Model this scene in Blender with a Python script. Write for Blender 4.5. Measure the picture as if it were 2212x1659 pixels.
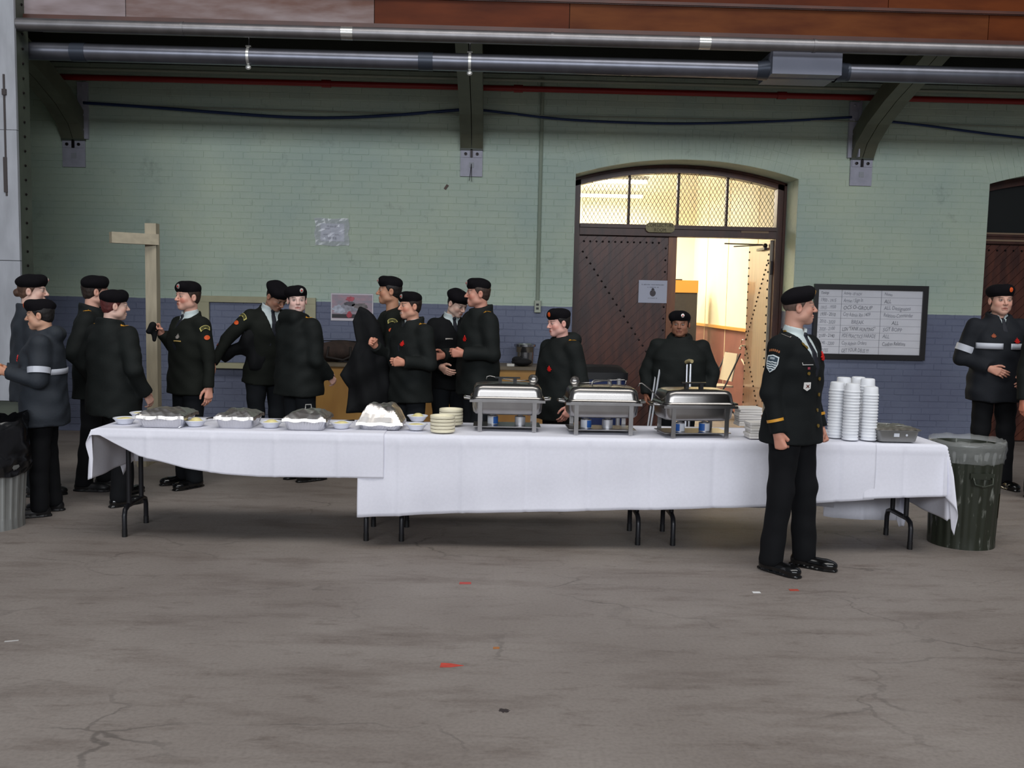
import bpy, bmesh, math, random
import numpy as np
from mathutils import Vector, Matrix

for _o in list(bpy.data.objects):
    bpy.data.objects.remove(_o)
scene = bpy.context.scene
COL = scene.collection
PI = math.pi

# ------------------------------------------------------------------ camera
IMG_W, IMG_H, FPX = 2212, 1659, 2050.0
CAM = np.array([0.0, 0.0, 1.63])
YAW, PITCH, ROLL = math.radians(1.2), math.radians(5.18), math.radians(1.22)
_fw = np.array([math.sin(YAW) * math.cos(PITCH), math.cos(YAW) * math.cos(PITCH), -math.sin(PITCH)])
_r0 = np.array([math.cos(YAW), -math.sin(YAW), 0.0])
_u0 = np.cross(_r0, _fw)
_rt = _r0 * math.cos(ROLL) + _u0 * math.sin(ROLL)
_up = -_r0 * math.sin(ROLL) + _u0 * math.cos(ROLL)
cam_data = bpy.data.cameras.new('camera')
cam_data.sensor_fit = 'HORIZONTAL'
cam_data.sensor_width = 36.0
cam_data.lens = 36.0 * FPX / IMG_W
cam_data.clip_end = 200
cam = bpy.data.objects.new('camera', cam_data)
COL.objects.link(cam)
cam.matrix_world = Matrix(((_rt[0], _up[0], -_fw[0], CAM[0]), (_rt[1], _up[1], -_fw[1], CAM[1]),
                           (_rt[2], _up[2], -_fw[2], CAM[2]), (0, 0, 0, 1)))
scene.camera = cam

# ------------------------------------------------------------------ light and exposure
scene.view_settings.view_transform = 'Standard'
scene.view_settings.look = 'None'
scene.view_settings.exposure = 0.0
scene.view_settings.gamma = 1.0
scene.view_settings.use_curve_mapping = False
world = bpy.data.worlds.new('world')
scene.world = world
world.use_nodes = True
world.node_tree.nodes['Background'].inputs[0].default_value = (0.80, 0.88, 1.0, 1)
world.node_tree.nodes['Background'].inputs[1].default_value = 0.14


def area_light(name, loc, target, sx, sy, power, color):
    d = bpy.data.lights.new(name, 'AREA')
    d.shape = 'RECTANGLE'
    d.size, d.size_y, d.energy, d.color = sx, sy, power, color
    o = bpy.data.objects.new(name, d)
    COL.objects.link(o)
    o.location = loc
    o.rotation_euler = (Vector(target) - Vector(loc)).to_track_quat('-Z', 'Y').to_euler()
    return o


# the drill hall's roof lantern and the tall windows of its opposite side
area_light('roof_lantern', (1.5, 2.0, 11.0), (0.8, 6.0, 0.0), 16.0, 4.0, 900, (1.0, 0.98, 0.95))
area_light('hall_windows', (-1.0, -13.0, 6.4), (0.6, 8.0, 2.0), 22.0, 2.6, 2050, (0.90, 0.94, 1.0))


# ------------------------------------------------------------------ pixel -> world
def ray(x, y):
    d = _fw + _rt * ((x - IMG_W / 2) / FPX) + _up * ((IMG_H / 2 - y) / FPX)
    return d


def at(x, y, Y):
    d = ray(x, y)
    return CAM + d * (Y / d[1])


def on_z(x, y, z):
    d = ray(x, y)
    return CAM + d * ((z - CAM[2]) / d[2])


# ------------------------------------------------------------------ materials
def lin(c):
    return tuple(((v / 255) / 12.92 if v / 255 <= 0.04045 else ((v / 255 + 0.055) / 1.055) ** 2.4) for v in c)


def nd(nt, t, **kw):
    n = nt.nodes.new(t)
    for k, v in kw.items():
        setattr(n, k, v)
    return n


MATS = {}


def mat(name, col, rough=0.6, metal=0.0, var=0.0, scale=6.0, bump=0.0, bscale=None, col2=None, spec=0.5,
        stretch=(1, 1, 1), world_pos=False, alpha=1.0, trans=0.0, emit=None, estr=0.0, detail=4.0, coat=0.0, lo=0.35, hi=0.65):
    """principled material; col in sRGB 0-255; noise mixes col and col2 (or a darker col)"""
    if name in MATS:
        return MATS[name]
    m = bpy.data.materials.new(name)
    m.use_nodes = True
    nt = m.node_tree
    b = nt.nodes['Principled BSDF']
    c = lin(col)
    b.inputs['Base Color'].default_value = (*c, 1)
    b.inputs['Roughness'].default_value = rough
    b.inputs['Metallic'].default_value = metal
    b.inputs['Specular IOR Level'].default_value = spec
    if alpha < 1:
        b.inputs['Alpha'].default_value = alpha
    if trans:
        b.inputs['Transmission Weight'].default_value = trans
    if coat:
        b.inputs['Coat Weight'].default_value = coat
    if emit:
        b.inputs['Emission Color'].default_value = (*lin(emit), 1)
        b.inputs['Emission Strength'].default_value = estr
    if var or bump or col2:
        if world_pos:
            src = nd(nt, 'ShaderNodeNewGeometry').outputs['Position']
        else:
            src = nd(nt, 'ShaderNodeTexCoord').outputs['Object']
        mp = nd(nt, 'ShaderNodeMapping')
        mp.inputs['Scale'].default_value = stretch
        nt.links.new(src, mp.inputs['Vector'])
        if var or col2:
            no = nd(nt, 'ShaderNodeTexNoise')
            no.inputs['Scale'].default_value = scale
            no.inputs['Detail'].default_value = detail
            nt.links.new(mp.outputs[0], no.inputs['Vector'])
            rp = nd(nt, 'ShaderNodeValToRGB')
            e = rp.color_ramp.elements
            e[0].position, e[1].position = lo, hi
            c2 = lin(col2) if col2 else tuple(max(0, v * (1 - var)) for v in c)
            c1 = c if col2 else tuple(min(1, v * (1 + var * 0.6)) for v in c)
            e[0].color, e[1].color = (*c2, 1), (*c1, 1)
            nt.links.new(no.outputs['Fac'], rp.inputs['Fac'])
            nt.links.new(rp.outputs['Color'], b.inputs['Base Color'])
        if bump:
            nb = nd(nt, 'ShaderNodeTexNoise')
            nb.inputs['Scale'].default_value = bscale or scale * 4
            nb.inputs['Detail'].default_value = 5
            nt.links.new(mp.outputs[0], nb.inputs['Vector'])
            bp = nd(nt, 'ShaderNodeBump')
            bp.inputs['Strength'].default_value = bump
            bp.inputs['Distance'].default_value = 0.01
            nt.links.new(nb.outputs['Fac'], bp.inputs['Height'])
            nt.links.new(bp.outputs[0], b.inputs['Normal'])
    MATS[name] = m
    return m


def vcol_mat(name, rough=0.55, spec=0.4, sss=0.0):
    """material that takes its colour from the mesh's colour attribute 'tint'"""
    if name in MATS:
        return MATS[name]
    m = bpy.data.materials.new(name)
    m.use_nodes = True
    nt = m.node_tree
    b = nt.nodes['Principled BSDF']
    a = nd(nt, 'ShaderNodeAttribute', attribute_name='tint')
    nt.links.new(a.outputs['Color'], b.inputs['Base Color'])
    b.inputs['Roughness'].default_value = rough
    b.inputs['Specular IOR Level'].default_value = spec
    if sss:
        b.inputs['Subsurface Weight'].default_value = sss
        b.inputs['Subsurface Radius'].default_value = (0.02, 0.008, 0.005)
        b.inputs['Subsurface Scale'].default_value = 0.3
    MATS[name] = m
    return m


# ------------------------------------------------------------------ objects
def tag(o, label=None, cat=None, group=None, kind=None):
    if label: o['label'] = label
    if cat: o['category'] = cat
    if group: o['group'] = group
    if kind: o['kind'] = kind
    return o


def empty(name, loc, rz=0.0, label=None, cat=None, group=None, kind=None):
    o = bpy.data.objects.new(name, None)
    o.empty_display_size = 0.1
    COL.objects.link(o)
    o.location = loc
    o.rotation_euler = (0, 0, rz)
    return tag(o, label, cat, group, kind)


def mesh_obj(name, me, parent=None, loc=None, rz=None):
    o = bpy.data.objects.new(name, me)
    COL.objects.link(o)
    if parent is not None:
        o.parent = parent
    if loc is not None:
        o.location = loc
    if rz is not None:
        o.rotation_euler = (0, 0, rz)
    return o


def copy_tree(o, parent=None):
    c = o.copy()
    COL.objects.link(c)
    c.parent = parent
    for ch in list(o.children):
        copy_tree(ch, c)
    return c


def rotm(rx=0, ry=0, rz=0):
    return np.array(Matrix.Rotation(rz, 3, 'Z') @ Matrix.Rotation(ry, 3, 'Y') @ Matrix.Rotation(rx, 3, 'X'))


def norm(v):
    v = np.asarray(v, float)
    return v / max(1e-9, np.linalg.norm(v))


class G:
    """collects vertices and faces of one mesh"""

    def __init__(s):
        s.v, s.f, s.m = [], [], []

    def add(s, vs, fs, mi=0):
        n = len(s.v)
        s.v.extend([tuple(map(float, p)) for p in vs])
        for f in fs:
            s.f.append(tuple(n + i for i in f))
            s.m.append(mi)
        return s

    def box(s, c, d, R=None, mi=0, taper=1.0):
        hx, hy, hz = d[0] / 2, d[1] / 2, d[2] / 2
        vs = []
        for z in (-hz, hz):
            t = taper if z < 0 else 1.0
            for x, y in ((-hx, -hy), (hx, -hy), (hx, hy), (-hx, hy)):
                vs.append((x * t, y * t, z))
        vs = np.array(vs)
        if R is not None:
            vs = vs @ np.asarray(R).T
        vs = vs + np.asarray(c)
        return s.add(vs, [(0, 3, 2, 1), (4, 5, 6, 7), (0, 1, 5, 4), (1, 2, 6, 5), (2, 3, 7, 6), (3, 0, 4, 7)], mi)

    def bb(s, x0, x1, y0, y1, z0, z1, mi=0):
        return s.box(((x0 + x1) / 2, (y0 + y1) / 2, (z0 + z1) / 2), (x1 - x0, y1 - y0, z1 - z0), mi=mi)

    def tube(s, path, r, n=10, mi=0, cap=True, closed=False):
        P = [np.asarray(p, float) for p in path]
        k = len(P)
        rs = r if hasattr(r, '__len__') else [r] * k
        ref = None
        rings = []
        for i in range(k):
            if closed:
                t = norm(P[(i + 1) % k] - P[i - 1])
            else:
                t = norm(P[min(i + 1, k - 1)] - P[max(i - 1, 0)])
            if ref is None:
                ref = np.array([0, 0, 1.0]) if abs(t[2]) < 0.9 else np.array([1.0, 0, 0])
            a = norm(ref - t * np.dot(ref, t))
            ref = a
            b = np.cross(t, a)
            rings.append([P[i] + rs[i] * (a * math.cos(2 * PI * j / n) + b * math.sin(2 * PI * j / n)) for j in range(n)])
        vs = [p for ring in rings for p in ring]
        fs = []
        for i in range(k if closed else k - 1):
            i2 = (i + 1) % k
            for j in range(n):
                j2 = (j + 1) % n
                fs.append((i * n + j, i * n + j2, i2 * n + j2, i2 * n + j))
        if cap and not closed:
            fs.append(tuple(reversed(range(n))))
            fs.append(tuple((k - 1) * n + j for j in range(n)))
        return s.add(vs, fs, mi)

    def lathe(s, prof, n=24, c=(0, 0, 0), mi=0, fr=None, ell=(1, 1)):
        """prof: list of (r, z); fr(angle, i) scales the radius"""
        vs, fs = [], []
        for i, (r, z) in enumerate(prof):
            for j in range(n):
                a = 2 * PI * j / n
                q = r * (fr(a, i) if fr else 1.0)
                vs.append((c[0] + q * math.cos(a) * ell[0], c[1] + q * math.sin(a) * ell[1], c[2] + z))
        for i in range(len(prof) - 1):
            for j in range(n):
                j2 = (j + 1) % n
                fs.append((i * n + j, i * n + j2, (i + 1) * n + j2, (i + 1) * n + j))
        return s.add(vs, fs, mi)

    def prism(s, poly, d0, d1, fn, mi=0):
        """poly in (u, v); fn(u, v, w) -> xyz; from w = d0 to w = d1"""
        n = len(poly)
        vs = [fn(u, v, d0) for u, v in poly] + [fn(u, v, d1) for u, v in poly]
        fs = [tuple(reversed(range(n))), tuple(range(n, 2 * n))]
        fs += [(i, (i + 1) % n, n + (i + 1) % n, n + i) for i in range(n)]
        return s.add(vs, fs, mi)

    def grid(s, fn, nu, nv, mi=0, flip=False):
        vs = [fn(i / nu, j / nv) for j in range(nv + 1) for i in range(nu + 1)]
        w = nu + 1
        fs = []
        for j in range(nv):
            for i in range(nu):
                q = (j * w + i, j * w + i + 1, (j + 1) * w + i + 1, (j + 1) * w + i)
                fs.append(q[::-1] if flip else q)
        return s.add(vs, fs, mi)

    def sphere(s, c, r, n=12, m=8, mi=0):
        r = r if hasattr(r, '__len__') else (r, r, r)
        vs, fs = [], []
        for i in range(m + 1):
            t = PI * i / m
            for j in range(n):
                a = 2 * PI * j / n
                vs.append((c[0] + r[0] * math.sin(t) * math.cos(a), c[1] + r[1] * math.sin(t) * math.sin(a), c[2] - r[2] * math.cos(t)))
        for i in range(m):
            for j in range(n):
                j2 = (j + 1) % n
                fs.append((i * n + j, i * n + j2, (i + 1) * n + j2, (i + 1) * n + j))
        return s.add(vs, fs, mi)

    def mesh(s, name, mats, smooth=False, fix=False):
        me = bpy.data.meshes.new(name)
        me.from_pydata(s.v, [], s.f)
        for m in (mats if isinstance(mats, (list, tuple)) else [mats]):
            me.materials.append(m)
        if any(s.m):
            me.polygons.foreach_set('material_index', s.m)
        if fix:
            bm = bmesh.new()
            bm.from_mesh(me)
            bmesh.ops.remove_doubles(bm, verts=bm.verts, dist=1e-5)
            bmesh.ops.recalc_face_normals(bm, faces=bm.faces)
            bm.to_mesh(me)
            bm.free()
        if smooth:
            me.polygons.foreach_set('use_smooth', [True] * len(me.polygons))
            if smooth != 'all':
                me.set_sharp_from_angle(angle=math.radians(40))
        me.update()
        return me

    def build(s, name, mats, parent=None, smooth=False, loc=None, rz=None, fix=True):
        return mesh_obj(name, s.mesh(name, mats, smooth, fix), parent, loc, rz)


def rbox(g, c, d, r, R=None, mi=0, n=3, taper=1.0):
    """box with rounded vertical edges (corner radius r); taper scales the bottom"""
    hx, hy, hz = d[0] / 2, d[1] / 2, d[2] / 2
    ring = []
    for cx, cy, a0 in ((hx - r, hy - r, 0), (-hx + r, hy - r, PI / 2), (-hx + r, -hy + r, PI), (hx - r, -hy + r, 1.5 * PI)):
        for i in range(n + 1):
            a = a0 + PI / 2 * i / n
            ring.append((cx + r * math.cos(a), cy + r * math.sin(a)))
    k = len(ring)
    vs = [(x * taper, y * taper, -hz) for x, y in ring] + [(x, y, hz) for x, y in ring]
    vs = np.array(vs)
    if R is not None:
        vs = vs @ np.asarray(R).T
    vs = vs + np.asarray(c)
    fs = [tuple(reversed(range(k))), tuple(range(k, 2 * k))] + [(i, (i + 1) % k, k + (i + 1) % k, k + i) for i in range(k)]
    return g.add(vs, fs, mi)


def rring(hx, hy, r, n=4):
    ring = []
    for cx, cy, a0 in ((hx - r, hy - r, 0), (-hx + r, hy - r, PI / 2), (-hx + r, -hy + r, PI), (hx - r, -hy + r, 1.5 * PI)):
        for i in range(n + 1):
            a = a0 + PI / 2 * i / n
            ring.append((cx + r * math.cos(a), cy + r * math.sin(a)))
    return ring


def loft(g, rings, mi=0, cap0=False, cap1=False):
    """rings: lists of xyz of one length"""
    k = len(rings[0])
    vs = [p for r in rings for p in r]
    fs = []
    for i in range(len(rings) - 1):
        for j in range(k):
            j2 = (j + 1) % k
            fs.append((i * k + j, i * k + j2, (i + 1) * k + j2, (i + 1) * k + j))
    if cap0: fs.append(tuple(reversed(range(k))))
    if cap1: fs.append(tuple((len(rings) - 1) * k + j for j in range(k)))
    return g.add(vs, fs, mi)


def clip_poly(poly, a, b, c):
    """keep a*u + b*v <= c"""
    out = []
    for i in range(len(poly)):
        p, q = poly[i], poly[(i + 1) % len(poly)]
        dp, dq = a * p[0] + b * p[1] - c, a * q[0] + b * q[1] - c
        if dp <= 0: out.append(p)
        if dp * dq < 0:
            t = dp / (dp - dq)
            out.append((p[0] + t * (q[0] - p[0]), p[1] + t * (q[1] - p[1])))
    return out


def text_mesh(name, body, size, m, fn, align='LEFT', depth=0.0, squash=1.0, bold=0.0, res=2):
    """lettering as a mesh; fn(u, v, w) -> xyz"""
    cu = bpy.data.curves.new(name, 'FONT')
    cu.body, cu.size, cu.align_x, cu.resolution_u = body, size, align, res
    cu.extrude, cu.offset = depth, bold
    tmp = bpy.data.objects.new(name, cu)
    COL.objects.link(tmp)
    dg = bpy.context.evaluated_depsgraph_get()
    me = bpy.data.meshes.new_from_object(tmp.evaluated_get(dg))
    bpy.data.objects.remove(tmp)
    for v in me.vertices:
        v.co = fn(v.co.x * squash, v.co.y, v.co.z)
    me.materials.clear()
    me.materials.append(m)
    return me

# ================================================================== STRUCTURE
rnd = random.Random(7)
WY = 10.95                      # front face of the back wall's mortar
DADO = 1.542

# ---- materials of the setting
def wall_paint():
    m = bpy.data.materials.new('painted_brick')
    m.use_nodes = True
    nt = m.node_tree
    b = nt.nodes['Principled BSDF']
    geo = nd(nt, 'ShaderNodeNewGeometry')
    sep = nd(nt, 'ShaderNodeSeparateXYZ')
    nt.links.new(geo.outputs['Position'], sep.inputs[0])
    n1 = nd(nt, 'ShaderNodeTexNoise'); n1.inputs['Scale'].default_value = 1.1; n1.inputs['Detail'].default_value = 6
    n2 = nd(nt, 'ShaderNodeTexNoise'); n2.inputs['Scale'].default_value = 9; n2.inputs['Detail'].default_value = 5
    nt.links.new(geo.outputs['Position'], n1.inputs['Vector'])
    nt.links.new(geo.outputs['Position'], n2.inputs['Vector'])
    r1 = nd(nt, 'ShaderNodeValToRGB'); r2 = nd(nt, 'ShaderNodeValToRGB')
    for r, a, c in ((r1, (177, 196, 184), (197, 210, 188)), (r2, (102, 108, 132), (118, 126, 148))):
        r.color_ramp.elements[0].position, r.color_ramp.elements[1].position = 0.32, 0.68
        r.color_ramp.elements[0].color, r.color_ramp.elements[1].color = (*lin(a), 1), (*lin(c), 1)
        nt.links.new(n1.outputs['Fac'], r.inputs['Fac'])
    # the dado line: blue below DADO, hand-painted edge
    add = nd(nt, 'ShaderNodeMath', operation='MULTIPLY_ADD'); add.inputs[1].default_value = 0.012
    nt.links.new(n2.outputs['Fac'], add.inputs[0]); nt.links.new(sep.outputs['Z'], add.inputs[2])
    gt = nd(nt, 'ShaderNodeMath', operation='GREATER_THAN'); gt.inputs[1].default_value = DADO + 0.006
    nt.links.new(add.outputs[0], gt.inputs[0])
    mx = nd(nt, 'ShaderNodeMix', data_type='RGBA')
    nt.links.new(gt.outputs[0], mx.inputs['Factor'])
    nt.links.new(r2.outputs['Color'], mx.inputs['A']); nt.links.new(r1.outputs['Color'], mx.inputs['B'])
    # scuffs
    n3 = nd(nt, 'ShaderNodeTexNoise'); n3.inputs['Scale'].default_value = 3.2; n3.inputs['Detail'].default_value = 9; n3.inputs['Roughness'].default_value = 0.75
    nt.links.new(geo.outputs['Position'], n3.inputs['Vector'])
    r3 = nd(nt, 'ShaderNodeValToRGB')
    r3.color_ramp.elements[0].position, r3.color_ramp.elements[1].position = 0.28, 0.42
    r3.color_ramp.elements[0].color, r3.color_ramp.elements[1].color = (0.55, 0.55, 0.55, 1), (1, 1, 1, 1)
    nt.links.new(n3.outputs['Fac'], r3.inputs['Fac'])
    mu = nd(nt, 'ShaderNodeMix', data_type='RGBA', blend_type='MULTIPLY'); mu.inputs['Factor'].default_value = 0.6
    nt.links.new(mx.outputs['Result'], mu.inputs['A']); nt.links.new(r3.outputs['Color'], mu.inputs['B'])
    nt.links.new(mu.outputs['Result'], b.inputs['Base Color'])
    b.inputs['Roughness'].default_value = 0.55
    bp = nd(nt, 'ShaderNodeBump'); bp.inputs['Strength'].default_value = 0.35; bp.inputs['Distance'].default_value = 0.01
    n4 = nd(nt, 'ShaderNodeTexNoise'); n4.inputs['Scale'].default_value = 28; n4.inputs['Detail'].default_value = 4
    nt.links.new(geo.outputs['Position'], n4.inputs['Vector'])
    nt.links.new(n4.outputs['Fac'], bp.inputs['Height']); nt.links.new(bp.outputs[0], b.inputs['Normal'])
    return m


def floor_mat():
    m = bpy.data.materials.new('worn_concrete')
    m.use_nodes = True
    nt = m.node_tree
    b = nt.nodes['Principled BSDF']
    geo = nd(nt, 'ShaderNodeNewGeometry')
    def noise(scale, detail, st=(1, 1, 1), rough=0.5, dist=0.0):
        mp = nd(nt, 'ShaderNodeMapping'); mp.inputs['Scale'].default_value = st
        nt.links.new(geo.outputs['Position'], mp.inputs['Vector'])
        n = nd(nt, 'ShaderNodeTexNoise'); n.inputs['Scale'].default_value = scale; n.inputs['Detail'].default_value = detail
        n.inputs['Roughness'].default_value = rough; n.inputs['Distortion'].default_value = dist
        nt.links.new(mp.outputs[0], n.inputs['Vector'])
        return n
    def ramp(src, p0, p1, c0, c1):
        r = nd(nt, 'ShaderNodeValToRGB')
        e = r.color_ramp.elements
        e[0].position, e[1].position, e[0].color, e[1].color = p0, p1, (*c0, 1), (*c1, 1)
        nt.links.new(src, r.inputs['Fac'])
        return r.outputs['Color']
    def mul(a, c, fac):
        x = nd(nt, 'ShaderNodeMix', data_type='RGBA', blend_type='MULTIPLY'); x.inputs['Factor'].default_value = fac
        nt.links.new(a, x.inputs['A']); nt.links.new(c, x.inputs['B'])
        return x.outputs['Result']
    base = ramp(noise(0.9, 6).outputs['Fac'], 0.3, 0.7, lin((128, 119, 113)), lin((148, 140, 134)))
    c = mul(base, ramp(noise(2.6, 8, (0.45, 1.7, 1), 0.7).outputs['Fac'], 0.34, 0.5, (0.66, 0.62, 0.60), (1, 1, 1)), 0.75)      # scuffed streaks
    c = mul(c, ramp(noise(1.3, 9, (0.7, 2.2, 1), 0.75, 0.6).outputs['Fac'], 0.30, 0.38, (0.55, 0.50, 0.48), (1, 1, 1)), 0.8)   # stains
    c = mul(c, ramp(noise(60, 3).outputs['Fac'], 0.3, 0.6, (0.86, 0.86, 0.86), (1.0, 1.0, 1.0)), 1.0)                      # grit
    # crazing: warped cell edges, only here and there
    mp = nd(nt, 'ShaderNodeMapping'); mp.inputs['Scale'].default_value = (0.8, 1.25, 1)
    nt.links.new(geo.outputs['Position'], mp.inputs['Vector'])
    nz = nd(nt, 'ShaderNodeTexNoise'); nz.inputs['Scale'].default_value = 2.4; nz.inputs['Detail'].default_value = 7
    nt.links.new(mp.outputs[0], nz.inputs['Vector'])
    vm = nd(nt, 'ShaderNodeVectorMath', operation='MULTIPLY_ADD'); vm.inputs[1].default_value = (0.55, 0.55, 0)
    nt.links.new(nz.outputs['Color'], vm.inputs[0]); nt.links.new(mp.outputs[0], vm.inputs[2])
    vo = nd(nt, 'ShaderNodeTexVoronoi', feature='DISTANCE_TO_EDGE'); vo.inputs['Scale'].default_value = 1.25
    nt.links.new(vm.outputs[0], vo.inputs['Vector'])
    crack = ramp(vo.outputs['Distance'], 0.004, 0.011, (0, 0, 0), (1, 1, 1))
    mask = ramp(noise(1.1, 4).outputs['Fac'], 0.50, 0.66, (1, 1, 1), (0, 0, 0))
    mxm = nd(nt, 'ShaderNodeMix', data_type='RGBA', blend_type='LIGHTEN'); mxm.inputs['Factor'].default_value = 1
    nt.links.new(crack, mxm.inputs['A']); nt.links.new(mask, mxm.inputs['B'])
    c = mul(c, mxm.outputs['Result'], 0.36)
    c = mul(c, ramp(noise(7.5, 8, (0.6, 1.6, 1), 0.72, 0.4).outputs['Fac'], 0.33, 0.43, (0.62, 0.58, 0.56), (1, 1, 1)), 0.55)     # small dark patches
    nt.links.new(c, b.inputs['Base Color'])
    rr = nd(nt, 'ShaderNodeMapRange'); rr.inputs['To Min'].default_value = 0.45; rr.inputs['To Max'].default_value = 0.7
    nt.links.new(noise(3, 5).outputs['Fac'], rr.inputs['Value']); nt.links.new(rr.outputs[0], b.inputs['Roughness'])
    b.inputs['Specular IOR Level'].default_value = 0.3
    bp = nd(nt, 'ShaderNodeBump'); bp.inputs['Strength'].default_value = 0.15; bp.inputs['Distance'].default_value = 0.01
    nt.links.new(noise(30, 4).outputs['Fac'], bp.inputs['Height']); nt.links.new(bp.outputs[0], b.inputs['Normal'])
    return m


M_WALL = wall_paint()
M_FLOOR = floor_mat()
M_DGREEN = mat('dark_green_steel', (72, 78, 68), 0.5, var=0.2, scale=4, bump=0.1)
M_OLIVE = mat('olive_bracket', (98, 100, 84), 0.5, var=0.15, scale=5)
M_WHITEP = mat('old_white_paint', (158, 161, 168), 0.55, var=0.18, scale=3, bump=0.15, stretch=(2, 2, 0.6))
M_PLATE = mat('grey_lilac_paint', (176, 176, 190), 0.5, var=0.1, scale=10)
M_BLACK = mat('black_iron', (20, 20, 22), 0.45)
M_GALV = mat('galvanised_pipe', (132, 130, 132), 0.42, 0.9, var=0.12, scale=8)
M_GALV2 = mat('painted_grey_pipe', (118, 120, 130), 0.36, 0.85, var=0.1, scale=8)
M_RED = mat('red_pipe', (138, 20, 18), 0.45)
M_BLUEC = mat('blue_cable', (30, 52, 96), 0.5)
M_CONDUIT = mat('pale_conduit', (150, 156, 140), 0.5)
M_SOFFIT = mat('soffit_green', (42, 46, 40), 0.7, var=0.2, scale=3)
M_DOORW = mat('door_wood', (96, 50, 34), 0.36, var=0.35, scale=5, stretch=(3, 3, 0.5), bump=0.1, col2=(62, 30, 22), spec=0.5)
M_FRAMEW = mat('door_frame_wood', (72, 38, 26), 0.4, var=0.3, scale=6, stretch=(2, 2, 0.5))
M_DOORIN = mat('door_edge_wood', (150, 92, 44), 0.35, col2=(122, 66, 34), scale=9, stretch=(2, 2, 0.3))
M_IRON = mat('iron_stud', (34, 28, 28), 0.4, 0.6)
M_MESH = mat('wire_mesh', (52, 48, 40), 0.5, 0.4)
M_CREAM = mat('cream_wall', (240, 230, 200), 0.7, var=0.04, scale=2)
M_WAINS = mat('brown_wainscot', (132, 82, 72), 0.6, var=0.1, scale=3)
M_RAIL = mat('varnished_rail', (214, 150, 66), 0.4)
M_GLASS = mat('clear_glass', (245, 248, 245), 0.05, alpha=0.14, spec=0.5)

# ---- floor
g = G()
g.grid(lambda u, v: (-16 + 32 * u, -10 + 29 * v, 0), 1, 1)
tag(g.build('floor', M_FLOOR), 'worn grey-brown concrete drill hall floor with cracks and scuffs', kind='structure')

# ---- arched openings
OPEN = [dict(x0=0.905, x1=3.455), dict(x0=5.665, x1=8.215)]
SPRING, RISE = 3.05, 0.19
for o in OPEN:
    w = o['x1'] - o['x0']
    o['R'] = (w * w / 4 + RISE * RISE) / (2 * RISE)
    o['cx'] = (o['x0'] + o['x1']) / 2
    o['cz'] = SPRING + RISE - o['R']


def arch_z(o, x, inset=0.0):
    r = o['R'] - inset
    d = min(abs(x - o['cx']), r)
    return o['cz'] + math.sqrt(r * r - d * d)


# ---- back wall: mortar backing with openings and deep reveals
XL, XR, WTOP, WD = -9.0, 9.5, 4.9, 0.52
g = G()
xs = [XL]
for o in OPEN:
    xs += list(np.linspace(o['x0'], o['x1'], 41))
xs.append(XR)
for a, b in zip(xs[:-1], xs[1:]):
    o = next((q for q in OPEN if q['x0'] - 1e-6 <= a and b <= q['x1'] + 1e-6), None)
    za, zb = (arch_z(o, a), arch_z(o, b)) if o else (0.0, 0.0)
    g.add([(a, WY, za), (b, WY, zb), (b, WY, WTOP), (a, WY, WTOP)], [(0, 1, 2, 3)])
    g.add([(a, WY + WD, za), (b, WY + WD, zb), (b, WY + WD, WTOP), (a, WY + WD, WTOP)], [(3, 2, 1, 0)])
    if o:
        g.add([(a, WY, za), (a, WY + WD, za), (b, WY + WD, zb), (b, WY, zb)], [(0, 1, 2, 3)])
for o in OPEN:
    for x in (o['x0'], o['x1']):
        g.add([(x, WY, 0), (x, WY + WD, 0), (x, WY + WD, SPRING), (x, WY, SPRING)], [(0, 1, 2, 3)])
g.add([(XL, WY, WTOP), (XR, WY, WTOP), (XR, WY + WD, WTOP), (XL, WY + WD, WTOP)], [(0, 1, 2, 3)])
wall_back = tag(g.build('wall_back', M_WALL, fix=True), 'painted brick wall, pale green above a slate blue dado', kind='structure')

# ---- the bricks
BH, BL, JT, PROUD, JX = 0.0745, 0.222, 0.0062, 0.0034, 0.0034


def brick_geo(g, x0, x1, z0, z1, jig):
    e = 0.0025
    y = WY - PROUD - jig
    vs = [(x0, WY, z0), (x1, WY, z0), (x1, WY, z1), (x0, WY, z1),
          (x0 + e, y, z0 + e), (x1 - e, y, z0 + e), (x1 - e, y, z1 - e), (x0 + e, y, z1 - e)]
    g.add(vs, [(4, 5, 6, 7), (0, 1, 5, 4), (1, 2, 6, 5), (2, 3, 7, 6), (3, 0, 4, 7)])


variants = []
for k in range(10):
    gg = G()
    r = random.Random(k)
    e = 0.0025
    w, h = BL - JX, BH - JT
    yj = [-PROUD - r.uniform(-0.0015, 0.003) for _ in range(4)]
    dz = [r.uniform(-0.0012, 0.0012) for _ in range(4)]
    vs = [(-w / 2, 0, -h / 2), (w / 2, 0, -h / 2), (w / 2, 0, h / 2), (-w / 2, 0, h / 2),
          (-w / 2 + e, yj[0], -h / 2 + e + dz[0]), (w / 2 - e, yj[1], -h / 2 + e + dz[1]), (w / 2 - e, yj[2], h / 2 - e + dz[2]), (-w / 2 + e, yj[3], h / 2 - e + dz[3])]
    gg.add(vs, [(4, 5, 6, 7), (0, 1, 5, 4), (1, 2, 6, 5), (2, 3, 7, 6), (3, 0, 4, 7)])
    variants.append(gg.mesh('brick', M_WALL, False, True))
RING = 0.34                                          # depth of the brick arch over each opening
gb = G()
singles = 0
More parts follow.
